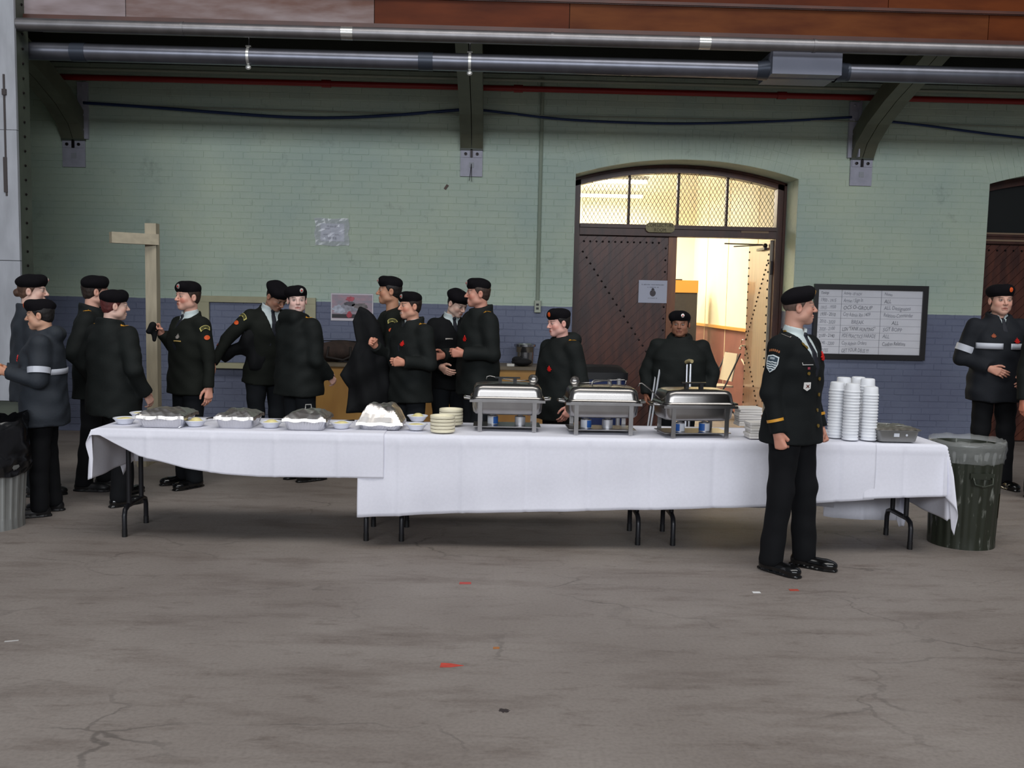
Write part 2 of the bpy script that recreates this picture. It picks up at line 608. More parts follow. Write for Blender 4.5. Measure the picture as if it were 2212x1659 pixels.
for row in range(int(4.25 / BH)):
    z0 = row * BH + JT / 2
    z1 = z0 + BH - JT
    x = -6.2 + (0.5 * BL if row % 2 else 0) + 0.02 * math.sin(row * 1.7)
    while x < 6.6:
        a, b = x + JX / 2, x + BL - JX / 2
        x += BL
        segs = [(a, b)]
        for o in OPEN:
            nw = []
            for (p, q) in segs:
                zt = (z0 + z1) / 2
                # clear the opening and the arch ring by courses
                lo, hi = o['x0'], o['x1']
                if zt > SPRING - 0.02:
                    r = o['R'] + RING
                    dz_ = zt - o['cz']
                    if dz_ >= r:
                        nw.append((p, q)); continue
                    half = math.sqrt(r * r - dz_ * dz_)
                    lim = (o['x1'] - o['x0']) / 2 + max(0.0, (zt - SPRING)) * 0.55
                    half = min(half, lim)
                    lo, hi = o['cx'] - half, o['cx'] + half
                if q <= lo or p >= hi:
                    nw.append((p, q))
                else:
                    if p < lo - 0.03: nw.append((p, lo - 0.003))
                    if q > hi + 0.03: nw.append((hi + 0.003, q))
            segs = nw
        for (p, q) in segs:
            zc, xc = (z0 + z1) / 2, (p + q) / 2
            if len(segs) == 1 and abs((q - p) - (b - a)) < 1e-6 and -3.05 < xc < 0.75 and 2.02 < zc < 3.42 and not (abs(xc + 0.284) < 0.26 and zc > 2.95) and singles < 300:
                o_ = mesh_obj('brick', variants[rnd.randrange(10)], wall_back, (xc, WY, zc))
                singles += 1
            else:
                brick_geo(gb, p, q, z0, z1, rnd.uniform(-0.0015, 0.003))
for o in OPEN:                                        # radial bricks of the arches, three rings
    ang = math.asin((o['x1'] - o['x0']) / 2 / o['R'])
    for ring in range(3):
        r0, r1 = o['R'] + ring * 0.113 + JT / 2, o['R'] + (ring + 1) * 0.113 - JT / 2
        n = int(2 * ang * r0 / 0.076)
        for i in range(n):
            t0, t1 = -ang + 2 * ang * (i + 0.04) / n, -ang + 2 * ang * (i + 0.96) / n
            y = WY - PROUD - rnd.uniform(-0.0015, 0.003)
            q = [(r0, t0), (r0, t1), (r1, t1), (r1, t0)]
            bp_ = [(o['cx'] + r * math.sin(t), o['cz'] + r * math.cos(t)) for r, t in q]
            gb.add([(x_, WY, z_) for x_, z_ in bp_] + [(x_, y, z_) for x_, z_ in bp_],
                   [(4, 5, 6, 7), (0, 1, 5, 4), (1, 2, 6, 5), (2, 3, 7, 6), (3, 0, 4, 7)])
tag(gb.build('brick_courses', M_WALL, wall_back, fix=True), kind='stuff')

tag(G().bb(-5.75, -5.6, 8.72, WY, 0, 4.16).build('wall_light_block', M_WALL), 'unseen wall added to darken the bay behind the white boards', kind='structure')  # added wall hidden by the column, blocks light from the left corner

# ---- gallery above: soffit, beams, wooden front
FY = 8.65
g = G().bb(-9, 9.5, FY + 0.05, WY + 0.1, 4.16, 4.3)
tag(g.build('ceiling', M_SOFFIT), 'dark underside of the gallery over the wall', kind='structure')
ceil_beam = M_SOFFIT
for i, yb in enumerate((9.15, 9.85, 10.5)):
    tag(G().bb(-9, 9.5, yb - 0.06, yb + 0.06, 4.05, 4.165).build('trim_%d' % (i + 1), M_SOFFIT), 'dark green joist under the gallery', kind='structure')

fascia = empty('balcony_front', (0, FY, 4.0), 0, 'varnished brown wooden front of the gallery along the top', 'balcony front')
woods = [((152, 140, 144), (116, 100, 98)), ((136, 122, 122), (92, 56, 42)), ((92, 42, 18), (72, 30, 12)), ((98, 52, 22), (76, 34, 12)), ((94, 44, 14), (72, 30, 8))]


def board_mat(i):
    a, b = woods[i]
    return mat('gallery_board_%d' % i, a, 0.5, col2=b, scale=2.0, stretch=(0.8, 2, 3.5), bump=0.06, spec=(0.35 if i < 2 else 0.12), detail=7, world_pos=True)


row1 = [(-4.36, -3.27), (-3.27, -1.1), (-1.1, 0.62), (0.62, 4.36), (4.36, 8.0)]
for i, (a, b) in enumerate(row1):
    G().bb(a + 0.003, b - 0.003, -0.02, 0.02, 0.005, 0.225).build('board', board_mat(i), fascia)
row2 = [(-4.36, -0.5), (-0.5, 3.45), (3.45, 8.0)]
for i, (a, b) in enumerate(row2):
    G().bb(a + 0.003, b - 0.003, -0.02, 0.02, 0.262, 0.62).build('board', board_mat((1, 2, 4)[i]), fascia)
M_MOULD = mat('dark_moulding', (74, 38, 26), 0.4, var=0.3, scale=3)
g = G().bb(-4.36, 8, -0.035, 0.02, 0.225, 0.262).bb(-4.36, 8, -0.05, -0.03, 0.232, 0.246)
g.build('moulding', M_MOULD, fascia)
g = G().bb(-4.36, 8, -0.045, 0.02, -0.03, 0.005).bb(-4.36, 8, -0.03, 0.03, -0.055, -0.03)
g.build('moulding', M_MOULD, fascia)
G().bb(-4.36, 8, 0.02, 0.06, -0.05, 1.1).build('backing', M_SOFFIT, fascia)
G().bb(-4.36, 8, -0.05, 0.03, 0.62, 0.68).build('moulding', M_MOULD, fascia)

# ---- steel column at the picture's edge, white boards nailed to its front and run on out of view
colm = empty('column', (-4.15, 8.45, 0), 0, 'riveted dark green steel column clad in white boards', 'column', kind='structure')
g = G().bb(-0.45, 0, 0.02, 0.24, 0, 5.2)
g.build('shaft', M_DGREEN, colm)
g = G()
for k in range(36):
    g.sphere((0.003, 0.13, 0.7 + k * 0.125), 0.012, 6, 4)
tag(g.build('rivets', M_IRON, colm), kind='stuff')
for k, (z0, z1) in enumerate(((0.63, 1.86), (1.865, 2.98), (2.985, 4.1), (4.105, 5.2))):
    G().bb(-3.2, 0.004, -0.012 - 0.004 * (k % 2), 0.02, z0, z1).build('white_board', M_WHITEP, colm)  # out-of-view length of the boards is added to shade the bay
g = G().bb(-0.1, -0.085, -0.022, -0.014, 2.42, 3.45).box((-0.098, -0.02, 2.6), (0.03, 0.012, 0.3)).box((-0.09, -0.022, 3.3), (0.035, 0.016, 0.05))
tag(g.build('strap', mat('dark_strap', (62, 56, 56), 0.7), colm), 'dark strap hanging on the white boards')
g = G().sphere((-0.03, -0.02, 0.72), (0.02, 0.012, 0.02), 10, 6)
g.build('bolt', M_IRON, colm)

# ---- bracket struts
def strut(px_name, X, label, dim=False):
    e = empty('gallery_bracket', (X, WY, 3.3), 0, label, 'bracket', 'brackets carrying the gallery')
    pts = [(-0.05, 0.0), (-0.16, 0.14), (-0.45, 0.30), (-0.9, 0.46), (-1.35, 0.58), (-1.85, 0.72)]
    for s in (-1, 1):
        g = G()
        rings = []
        for i, (y, z) in enumerate(pts):
            a = np.array(pts[max(0, i - 1)]); b = np.array(pts[min(len(pts) - 1, i + 1)])
            t = norm(b - a); nrm = np.array([-t[1], t[0]])
            if nrm[1] > 0: nrm = -nrm
            p0, p1 = np.array([y, z]), np.array([y, z]) - nrm * 0.2
            p1 = np.array([min(p1[0], -0.012), min(p1[1], 0.855)]); p0 = np.array([min(p0[0], -0.012), p0[1]])
            x0, x1 = s * 0.004, s * 0.128
            rings.append([(x0, *p0), (x1, *p0), (x1, *p1), (x0, *p1)])
        loft(g, rings, cap0=True, cap1=True)
        g.build('channel', M_OLIVE, e)
    G().bb(-0.13, 0.13, -0.05, 0.0, -0.02, 0.0).build('seat_angle', M_DGREEN, e)
    g = G().bb(-0.125, 0.125, -0.03, -0.008, -0.31, -0.02)
    g.build('wall_plate', M_PLATE, e)
    g = G().bb(-0.115, -0.02, -0.042, -0.03, -0.10, -0.025).bb(0.02, 0.115, -0.042, -0.03, -0.10, -0.025)
    g.build('cleat', M_PLATE, e)
    for sx in (-0.065, 0.065):
        G().lathe([(0.0, -0.014), (0.018, -0.012), (0.018, 0)], 6).build('bolt', M_IRON, e, loc=(sx, -0.045, -0.062)).rotation_euler = (-PI / 2, 0, 0)
    G().bb(-0.012, 0.012, -0.05, -0.03, -0.10, -0.01).build('key_wedge', M_IRON, e)
    G().bb(-0.025, 0.03, -0.036, -0.03, -0.215, -0.155).build('square_tab', M_WHITEP, e)
    return e


b1 = strut('c', -0.284, 'olive steel bracket above the wall between poster and lecture room door')
b2 = strut('r', 4.16, 'curved olive steel bracket above the framed schedule board')
b0 = strut('l', -4.74, 'shadowed olive bracket behind the white column')
g = G().bb(-0.17, -0.06, -0.05, -0.008, 0.0, 0.62).bb(-0.075, -0.06, -0.12, -0.008, 0, 0.62)
for k in range(4): g.sphere((-0.12, -0.055, 0.1 + k * 0.16), 0.014, 6, 4)
g.build('angle_plate', M_PLATE, b2)
g = G().bb(0.06, 0.17, -0.05, -0.008, 0.0, 0.62)
for k in range(4): g.sphere((0.12, -0.055, 0.1 + k * 0.16), 0.014, 6, 4)
g.build('angle_plate', M_PLATE, b0)
g = G().tube([(0.0, -0.045, -0.17), (-0.01, -0.05, -0.28), (-0.022, -0.05, -0.36)], 0.003, 5).tube([(0.0, -0.045, -0.17), (0.004, -0.05, -0.30), (0.008, -0.05, -0.37)], 0.003, 5)
g.build('pull_chain', M_IRON, b1)

# ---- pipes under the gallery
def hpipe(name, y, z, r, m, label, x0=-4.3, x1=8.0, n=16):
    e = tag(G().tube([(x0, y, z), (x1, y, z)], r, n).build(name, m, smooth=True), label, 'pipe')
    return e


PY1, PZ1, PY2, PZ2, PR2 = 8.5, 3.886, 8.8, 3.737, 0.0787
p1 = hpipe('ventilation_pipe', PY1, PZ1, 0.056, M_GALV, 'grey metal pipe directly below the brown gallery front')
p2 = hpipe('heating_pipe', PY2, PZ2, PR2, M_GALV2, 'thick shiny grey pipe hung under the gallery', -4.35)
p3 = hpipe('conduit_pipe', 9.3, 4.045, 0.013, M_CONDUIT, 'thin pale conduit between the two grey pipes', n=8)
p4 = hpipe('conduit_pipe', 10.55, 3.985, 0.017, M_CONDUIT, 'thin pale conduit just above the red pipe', -5.6, 8, 8)
p5 = hpipe('sprinkler_pipe', 10.6, 3.905, 0.032, M_RED, 'red sprinkler pipe running along the top of the wall', -5.8, 8, 12)
for px in (705, 1120, 1690):
    x = at(px, 180, 10.6)[0]
    G().tube([(x - 0.05, 10.6, 3.905), (x + 0.05, 10.6, 3.905)], 0.042, 12).build('coupling', M_RED, p5, True)
for px, w in ((750, 0.1), (1522, 0.1)):
    x = at(px, 80, PY1)[0]
    g = G().tube([(x - w / 2, PY1, PZ1), (x + w / 2, PY1, PZ1)], 0.0585, 16)
    g.build('pipe_sleeve', mat('bright_tin', (205, 205, 200), 0.25, 0.9), p1, True)
for px in (395, 1193, 1760):
    x = at(px, 70, PY1)[0]
    G().tube([(x - 0.012, PY1, PZ1), (x + 0.012, PY1, PZ1)], 0.060, 16).build('pipe_strap', M_GALV, p1, True)
for px in (172, 920, 1640, 1830):
    x = at(px, 130, PY2)[0]
    w = 0.13 if px < 1000 else 0.03
    G().tube([(x - w / 2, PY2, PZ2), (x + w / 2, PY2, PZ2)], PR2 + 0.004, 18).build('pipe_sleeve', mat('slate_sleeve', (66, 72, 84), 0.4, 0.5), p2, True)
for px in (538, 1015):
    x = at(px, 130, PY2)[0]
    zc_ = mat('zinc_clip', (222, 222, 218), 0.3, 0.7)
    G().tube([(x - 0.012, PY2, PZ2), (x + 0.012, PY2, PZ2)], PR2 + 0.005, 16).build('hanger_clip', zc_, p2, True)
    G().sphere((x, PY2 - 0.03, PZ2 - 0.1), (0.026, 0.012, 0.022), 10, 6).build('clip_bolt', zc_, p2, True)
    G().bb(x - 0.024, x + 0.024, PY2 - 0.03, PY2 + 0.02, PZ2 + PR2, PZ2 + PR2 + 0.014).build('clip_plate', zc_, p2)
    G().tube([(x, PY2, PZ2 + PR2), (x, PY2, 4.16)], 0.006, 6).build('hanger_rod', M_GALV, p2, True)
# grey junction box on the thick pipe
BYF = 8.62
a = at(1668, 160, BYF); b = at(1818, 163, BYF)
jb = tag(G().bb(a[0], b[0], BYF, BYF + 0.45, a[2] + 0.005, a[2] + 0.21).build('duct_box', mat('duct_grey', (122, 126, 142), 0.5, var=0.06)), 'grey sheet metal box on the thick pipe near the curved bracket', 'duct box')
for s_ in (0, 1):
    x = (a[0], b[0])[s_]
    d = -0.1 if s_ == 0 else 0.1
    g = G()
    rings = [[(x, PY2 + 0.13 * math.cos(t), PZ2 + 0.09 * math.sin(t)) for t in np.linspace(0, 2 * PI, 13)[:-1]],
             [(x + d, PY2 + 0.083 * math.cos(t), PZ2 + 0.083 * math.sin(t)) for t in np.linspace(0, 2 * PI, 13)[:-1]]]
    loft(g, rings)
    g.build('collar', mat('slate_sleeve', (66, 72, 84)), jb, True)
# blue cable bundle draped along the wall
def cable(name, pts, r, m, label, cat='cable', Y=WY - 0.05, dy=0.0, n=6):
    P = [at(x, y, Y) for x, y in pts]
    Q = []
    for i in range(len(P) - 1):
        for t in np.linspace(0, 1, 7)[:-1]:
            a0, a1, a2, a3 = P[max(0, i - 1)], P[i], P[i + 1], P[min(len(P) - 1, i + 2)]
            Q.append(0.5 * ((2 * a1) + (-a0 + a2) * t + (2 * a0 - 5 * a1 + 4 * a2 - a3) * t * t + (-a0 + 3 * a1 - 3 * a2 + a3) * t ** 3))
    Q.append(P[-1])
    return tag(G().tube(Q, r, n).build(name, m, smooth='all'), label, cat)


cable('blue_cable', [(180, 222), (330, 232), (470, 243), (620, 253), (740, 254), (860, 248), (960, 240), (1010, 236)], 0.017, M_BLUEC, 'blue cable sagging over the wall between column and centre bracket')
cable('blue_cable', [(1035, 237), (1110, 246), (1220, 258), (1360, 265), (1480, 267), (1620, 264), (1740, 259), (1840, 253)], 0.014, M_BLUEC, 'blue cable sagging over the arched lecture room door')
cable('blue_cable', [(1915, 262), (1990, 270), (2080, 282), (2160, 292), (2260, 302), (2420, 312), (2600, 300)], 0.014, M_BLUEC, 'blue cable running off past the curved bracket')
cable('grey_cable', [(180, 224), (500, 234), (800, 243), (1200, 250), (1600, 258), (1850, 262), (2260, 276), (2600, 284)], 0.006, M_CONDUIT, 'thin pale wire stretched along the wall above the blue cable')
# vertical conduit with outlet box
top, bot = at(1177, 190, WY - 0.03), at(1161, 655, WY - 0.03)
cond = tag(G().tube([(bot[0], WY - 0.03, 4.1), (bot[0], WY - 0.03, bot[2])], 0.02, 8).build('wall_conduit', mat('green_conduit', (150, 162, 144), 0.5), smooth=True), 'pale green vertical conduit ending in a switch box', 'conduit')
c = at(1161, 662, WY)
g = G(); rbox(g, (c[0], WY - 0.035, c[2]), (0.075, 0.06, 0.135), 0.01)
g.build('switch_box', mat('switch_grey', (172, 178, 160), 0.5), cond)
for dz in (-0.022, 0.022):
    G().bb(c[0] - 0.018, c[0] + 0.012, WY - 0.069, WY - 0.063, c[2] + dz - 0.012, c[2] + dz + 0.012).build('socket', M_BLACK, cond)

# ================================================================== DOORS
FRY = WY + 0.44       # front face of the door frames
TRZ0, TRZ1 = 2.40, 2.53      # transom bar


def planks(parent, x0, x1, z0, z1, Y, th, m, name='plank', w=0.082, ang=45, face=-1, axis='x', gap=0.006):
    """diagonal tongue-and-groove boards, each an object, clipped to the leaf"""
    ca, sa = math.cos(math.radians(ang)), math.sin(math.radians(ang))
    # direction along plank (ca, sa); normal (-sa, ca)
    cs = [(-sa * u + ca * v) for u in (x0, x1) for v in (z0, z1)]
    k0, k1 = int(math.floor(min(cs) / w)), int(math.ceil(max(cs) / w))
    for k in range(k0, k1):
        poly = [(x0, z0), (x1, z0), (x1, z1), (x0, z1)]
        poly = clip_poly(poly, sa, -ca, -(k * w + gap / 2))
        if len(poly) > 2: poly = clip_poly(poly, -sa, ca, (k + 1) * w - gap / 2)
        if len(poly) < 3: continue
        d = th + rnd.uniform(-0.002, 0.003)
        g = G()
        g.prism(poly, 0, d, lambda u, v, t: (u, Y + face * t, v))
        g.build(name, m, parent)


def studs(g, pts, Y, face=-1, r=0.013):
    for x, z in pts:
        g.sphere((x, Y, z), (r, 0.009, r), 6, 4)


def arched_frame(o, Y, parent, tw=0.1, td=0.14):
    g = G()
    for x, s in ((o['x0'], 1), (o['x1'], -1)):
        g.bb(min(x, x + s * tw), max(x, x + s * tw), Y, Y + td, 0, SPRING - 0.01)
        g.bb(min(x, x + s * 0.03), max(x, x + s * 0.03), Y - 0.03, Y, 0, SPRING - 0.01)
    n = 28
    xs_ = np.linspace(o['x0'], o['x1'], n + 1)
    for (y0, y1, ins) in ((Y, Y + td, 0.09), (Y - 0.03, Y, 0.03)):
        rings = []
        for x in xs_:
            zt = arch_z(o, x) - 0.002
            rings.append([(x, y0, zt), (x, y1, zt), (x, y1, zt - ins), (x, y0, zt - ins)])
        loft(g, rings, cap0=True, cap1=True)
    g.bb(o['x0'] + tw, o['x1'] - tw, Y - 0.02, Y + td, TRZ0, TRZ1)
    g.bb(o['x0'] + tw, o['x1'] - tw, Y - 0.05, Y - 0.02, TRZ1 - 0.045, TRZ1)
    g.build('frame', M_FRAMEW, parent)


# ---------- door 1: the lecture room
d1 = empty('door_1', (0, 0, 0), 0, 'arched double door to the lecture room, one leaf open', 'door', kind='structure')
o = OPEN[0]
arched_frame(o, FRY, d1)
X0, X1 = o['x0'] + 0.1, o['x1'] - 0.1
XM = (X0 + X1) / 2
leaf = G().bb(X0, XM - 0.005, FRY + 0.07, FRY + 0.11, 0.01, TRZ0)
leafL = leaf.build('door_leaf', M_FRAMEW, d1)
planks(leafL, X0 + 0.002, XM - 0.10, 0.02, TRZ0 - 0.01, FRY + 0.07, 0.012, M_DOORW)
G().bb(XM - 0.10, XM + 0.0, FRY + 0.04, FRY + 0.115, 0.01, TRZ0 - 0.002).build('stile', M_DOORIN, leafL)
g = G()
pts = [(X0 + 0.06 + 0.075 * k, TRZ0 - 0.075) for k in range(13)] + [(XM - 0.05 - 0.0 * k, TRZ0 - 0.14 - 0.14 * k) for k in range(16)]
pts = [(min(x, XM - 0.13) if k < 13 else XM - 0.13, z) for k, (x, z) in enumerate(pts)]
pts += [(X0 + 0.05 + t * 0.85, TRZ0 - 0.2 - t * 1.25) for t in np.linspace(0, 1, 19)]
studs(g, pts, FRY + 0.056)
tag(g.build('studs', M_IRON, leafL), kind='stuff')
# open leaf, hinged on the picture's right jamb and swung into the room
hinge = (X1 - 0.03, FRY + 0.12)
LW = X1 - XM - 0.04
leafR = G().bb(-LW, 0, 0, 0.045, 0.01, TRZ0 - 0.01).build('door_leaf', mat('open_leaf_wood', (134, 92, 66), 0.3, col2=(104, 64, 44), scale=7, stretch=(3, 3, 0.25), coat=0.3), d1)
leafR.location = (hinge[0], hinge[1], 0)
leafR.rotation_euler = (0, 0, -math.radians(92.5))
g = G()
pts = [(-LW + 0.04, 0.2 + 0.105 * k) for k in range(21)] + [(-0.04, 0.12 + 0.105 * k) for k in range(21)]
pts += [(-0.07 - t * (LW - 0.14), TRZ0 - 0.25 - t * 1.0) for t in np.linspace(0, 1, 19)]
pts += [(-LW + 0.10 + t * (LW - 0.16), 1.02 - t * 0.9) for t in np.linspace(0, 1, 17)]
studs(g, pts, -0.004)
tag(g.build('studs', M_IRON, leafR), kind='stuff')
G().bb(0.0, 0.02, -0.003, 0.048, 0.02, TRZ0 - 0.02).build('edge_strip', mat('grey_edge', (150, 140, 124), 0.5, var=0.15), leafR)
g = G().tube([(-LW + 0.05, -0.005, 1.06), (-LW + 0.04, -0.05, 1.06), (-LW - 0.005, -0.06, 1.05), (-LW - 0.03, -0.055, 1.03)], 0.011, 8).sphere((-LW - 0.03, -0.055, 1.02), 0.02, 8, 6)
g.tube([(-LW + 0.02, -0.03, 1.14), (-LW + 0.0, -0.05, 1.13), (-LW - 0.01, -0.05, 1.09)], 0.008, 8)
g.build('door_handle', mat('chrome', (225, 222, 210), 0.12, 1.0), leafR, True)
g = G().bb(-0.5, -0.08, -0.05, -0.015, TRZ0 - 0.12, TRZ0 - 0.09).tube([(-0.1, -0.03, TRZ0 - 0.06), (-0.5, -0.45, TRZ0 - 0.03)], 0.008, 6).tube([(-0.1, -0.03, TRZ0 - 0.06), (-0.75, -0.28, TRZ0 - 0.05)], 0.008, 6).sphere((-0.1, -0.035, TRZ0 - 0.07), 0.03, 8, 6)
g.build('door_closer', M_IRON, leafR, True)
for zh in (0.5, 1.98):
    G().bb(-0.02, 0.05, 0.0, 0.03, zh, zh + 0.16).build('hinge', M_IRON, leafR)
# transom: four glazed lights behind wire mesh
TY = FRY + 0.08
xs_b = np.linspace(X0, X1, 5)
for k in range(4):
    a, b = xs_b[k], xs_b[k + 1]
    poly = [(a + 0.01, TRZ1), (b - 0.01, TRZ1)] + [(x, arch_z(o, x) - 0.085) for x in np.linspace(b - 0.01, a + 0.01, 7)]
    G().prism(poly, 0, 0.006, lambda u, v, t: (u, TY + 0.02 + t, v)).build('pane', M_GLASS, d1)
    if k:
        zt = arch_z(o, a) - 0.085
        G().bb(a - 0.014, a + 0.014, TY - 0.02, TY + 0.04, TRZ1, zt).build('glazing_bar', M_FRAMEW, d1)
gm = G()                                             # diamond wire mesh
mw, mh = 0.048, 0.082
nx = int((X1 - X0) / mw) + 1
for k in range(-int(0.7 / mh) - 1, nx + 1):
    for s in (1, -1):
        pts = []
        x = X0 + k * mw
        for j in range(0, 20):
            z = TRZ1 + j * mh / 2
            xx = x + (j * mw / 2 if s == 1 else -j * mw / 2 + 0.0)
            if s == -1: xx += int(0.7 / mh) * mw / 2 + mw * 2
            if X0 + 0.004 <= xx <= X1 - 0.004 and z <= arch_z(o, xx) - 0.085:
                pts.append((xx, TY - 0.03 + 0.003 * s, z))
        if len(pts) > 1:
            gm.tube(pts, 0.0026, 4, cap=False)
tag(gm.build('wire_mesh', M_MESH, d1, fix=False), kind='stuff')
# name plate and pale strip on the transom bar
cp = at(1426, 492, FRY - 0.055)
pl = G()
poly = [(-0.165, -0.035), (-0.135, -0.055), (0.135, -0.055), (0.165, -0.035), (0.175, 0), (0.165, 0.035), (0.135, 0.06), (-0.135, 0.06), (-0.165, 0.035), (-0.175, 0)]
pl.prism(poly, 0, 0.008, lambda u, v, t: (u, -t, v))
sign = tag(pl.build('door_sign', mat('old_brass_plate', (152, 140, 98), 0.5, var=0.2, scale=20), loc=tuple(cp)), 'small yellowed name plate on the lecture room door frame', 'sign')
M_INK = mat('dark_ink', (34, 28, 16), 0.7)
for body, dz in (('COM LECTURE', 0.008), ('ROOM', -0.046)):
    me = text_mesh('lettering', body, 0.056, M_INK, lambda u, v, w: (u, -0.0095, v + dz), 'CENTER', squash=0.85)
    mesh_obj('lettering', me, sign)
cs = at(1630, 497, FRY - 0.025)
G().bb(cs[0] - 0.16, cs[0] + 0.17, FRY - 0.028, FRY - 0.02, cs[2] - 0.035, cs[2] + 0.035).build('pale_strip', mat('pale_patch', (140, 116, 92), 0.6), d1)

# ---------- door 2, cut by the frame
d2 = empty('door_2', (0, 0, 0), 0, 'shadowed arched door of dark red-brown boards at the far end', 'door', kind='structure')
o2 = OPEN[1]
arched_frame(o2, FRY, d2)
A0, A1 = o2['x0'] + 0.1, o2['x1'] - 0.1
leaf2 = G().bb(A0, A1, FRY + 0.07, FRY + 0.11, 0.01, TRZ0).build('door_leaf', M_FRAMEW, d2)
planks(leaf2, A0 + 0.002, (A0 + A1) / 2 - 0.05, 0.02, TRZ0 - 0.01, FRY + 0.07, 0.012, M_DOORW)
g = G()
studs(g, [(A0 + 0.1 + 0.1 * k, TRZ0 - 0.075) for k in range(9)], FRY + 0.056)
tag(g.build('studs', M_IRON, leaf2), kind='stuff')
poly = [(A0, TRZ1), (A1, TRZ1)] + [(x, arch_z(o2, x) - 0.085) for x in np.linspace(A1, A0, 15)]
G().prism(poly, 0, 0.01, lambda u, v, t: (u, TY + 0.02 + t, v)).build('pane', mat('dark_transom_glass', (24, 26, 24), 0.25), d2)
G().bb(A0, A1, FRY - 0.06, FRY - 0.045, TRZ1 - 0.02, TRZ1 - 0.002).build('pale_strip', mat('pale_patch', (140, 116, 92)), d2)
G().bb(A0 + 0.05, A1, FRY - 0.03, FRY - 0.02, TRZ0 + 0.03, TRZ0 + 0.05).build('pale_strip', mat('pale_patch', (140, 116, 92)), d2)
# dark store room behind door 2 needs no light: closed back
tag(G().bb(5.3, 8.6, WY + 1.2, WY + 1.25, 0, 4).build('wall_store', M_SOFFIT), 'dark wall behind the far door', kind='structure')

# ---------- lecture room behind door 1
RX0, RX1, RY0, RY1, RZ = -3.6, 3.62, WY + WD, 17.3, 4.1
tag(G().bb(RX1, RX1 + 0.1, RY0, RY1, 1.24, RZ).bb(RX1, RX1 + 0.1, RY0, RY1, 0, 0.0001).build('wall_right', M_CREAM), 'cream side wall of the lit lecture room', kind='structure')
wn = tag(G().bb(RX1 - 0.001, RX1 + 0.1, RY0, RY1, 0, 1.24).build('wall_wainscot', M_WAINS), 'reddish brown wainscot inside the lecture room', kind='structure')
tag(G().bb(RX1 - 0.05, RX1 + 0.02, RY0 + 0.02, RY1, 1.22, 1.265).build('trim_4', M_RAIL), 'varnished chair rail in the lecture room', kind='structure')
for k, yy in enumerate((13.1, 14.75, 16.2)):
    tag(G().bb(RX1 - 0.006, RX1 + 0.002, yy, yy + 0.025, 0.05, RZ).build('trim_%d' % (5 + k), mat('seam_cream', (222, 204, 166), 0.7)), 'panel seam on the lecture room wall', kind='structure')
tag(G().bb(RX0, RX1, RY1, RY1 + 0.1, 0, RZ).build('wall_rear', M_CREAM), 'cream rear wall of the lecture room', kind='structure')
tag(G().bb(RX0 - 0.1, RX0, RY0, RY1, 0, RZ).build('wall_left', M_CREAM), 'cream far side wall of the lecture room', kind='structure')
tag(G().bb(RX0 - 0.1, RX1 + 0.1, RY0, RY1 + 0.1, RZ, RZ + 0.1).build('ceiling_room', M_CREAM), 'cream ceiling of the lecture room', kind='structure')
for k, (lx, ly) in enumerate(((1.65, 14.4), (1.9, 16.4), (-0.8, 14.0))):
    lf = empty('ceiling_light', (lx, ly, 3.42), 0, ('fluorescent lamp seen through the transom mesh, nearer one', 'fluorescent lamp seen through the transom mesh, farther one', 'fluorescent lamp hanging further inside the lecture room')[k], 'lamp', 'lecture room lamps')
    G().bb(-0.62, 0.62, -0.12, 0.12, 0.0, 0.06).build('housing', mat('lamp_white', (235, 232, 220), 0.5), lf)
    G().tube([(-0.6, -0.05, -0.02), (0.6, -0.05, -0.02)], 0.02, 8).build('tube', mat('lamp_tube', (255, 250, 235), 0.5, emit=(255, 246, 230), estr=9), lf)
    G().tube([(-0.6, 0.05, -0.02), (0.6, 0.05, -0.02)], 0.02, 8).build('tube', MATS['lamp_tube'], lf)
    for sx in (-0.5, 0.5): G().tube([(sx, 0, 0.06), (sx, 0, 0.68)], 0.006, 6).build('hanging_rod', M_CONDUIT, lf)
    L = area_light('lamp_glow', (lx, ly, 3.37), (lx, ly, 0), 1.2, 0.2, 85, (1.0, 0.945, 0.84))
    area_light('lamp_glow', (lx, ly, 3.5), (lx, ly + 0.001, 5), 1.2, 0.2, 60, (1.0, 0.95, 0.85))
hpr = tag(G().tube([(0.4, 15.4, 3.55), (1.9, 15.4, 3.62), (2.3, 15.4, 3.8), (2.6, 15.4, 4.0), (2.62, 15.4, 4.1)], 0.035, 10).build('heating_pipe', mat('cream_pipe', (232, 222, 190), 0.5), smooth=True), 'cream pipe high inside the lecture room', 'pipe')

# tall cloth-fronted cabinet in the lecture room
a = at(1453, 605, 15.6); b = at(1507, 628, 15.6)
cab = empty('speaker_cabinet', (b[0] - 0.3, 15.6, 0), 0, 'tall dark cloth-fronted cabinet with orange wood top in the lecture room', 'cabinet')
zt = a[2]
G().bb(-0.3, 0.3, 0, 0.45, 0, zt - 0.2).build('body', mat('charcoal_cloth', (62, 58, 56), 0.9, var=0.1, scale=20), cab)
G().bb(-0.31, 0.305, -0.015, 0.46, zt - 0.2, zt).build('wood_top', M_RAIL, cab)
G().bb(-0.25, 0.06, 0.1, 0.3, zt, zt + 0.02).build('tray', M_IRON, cab)

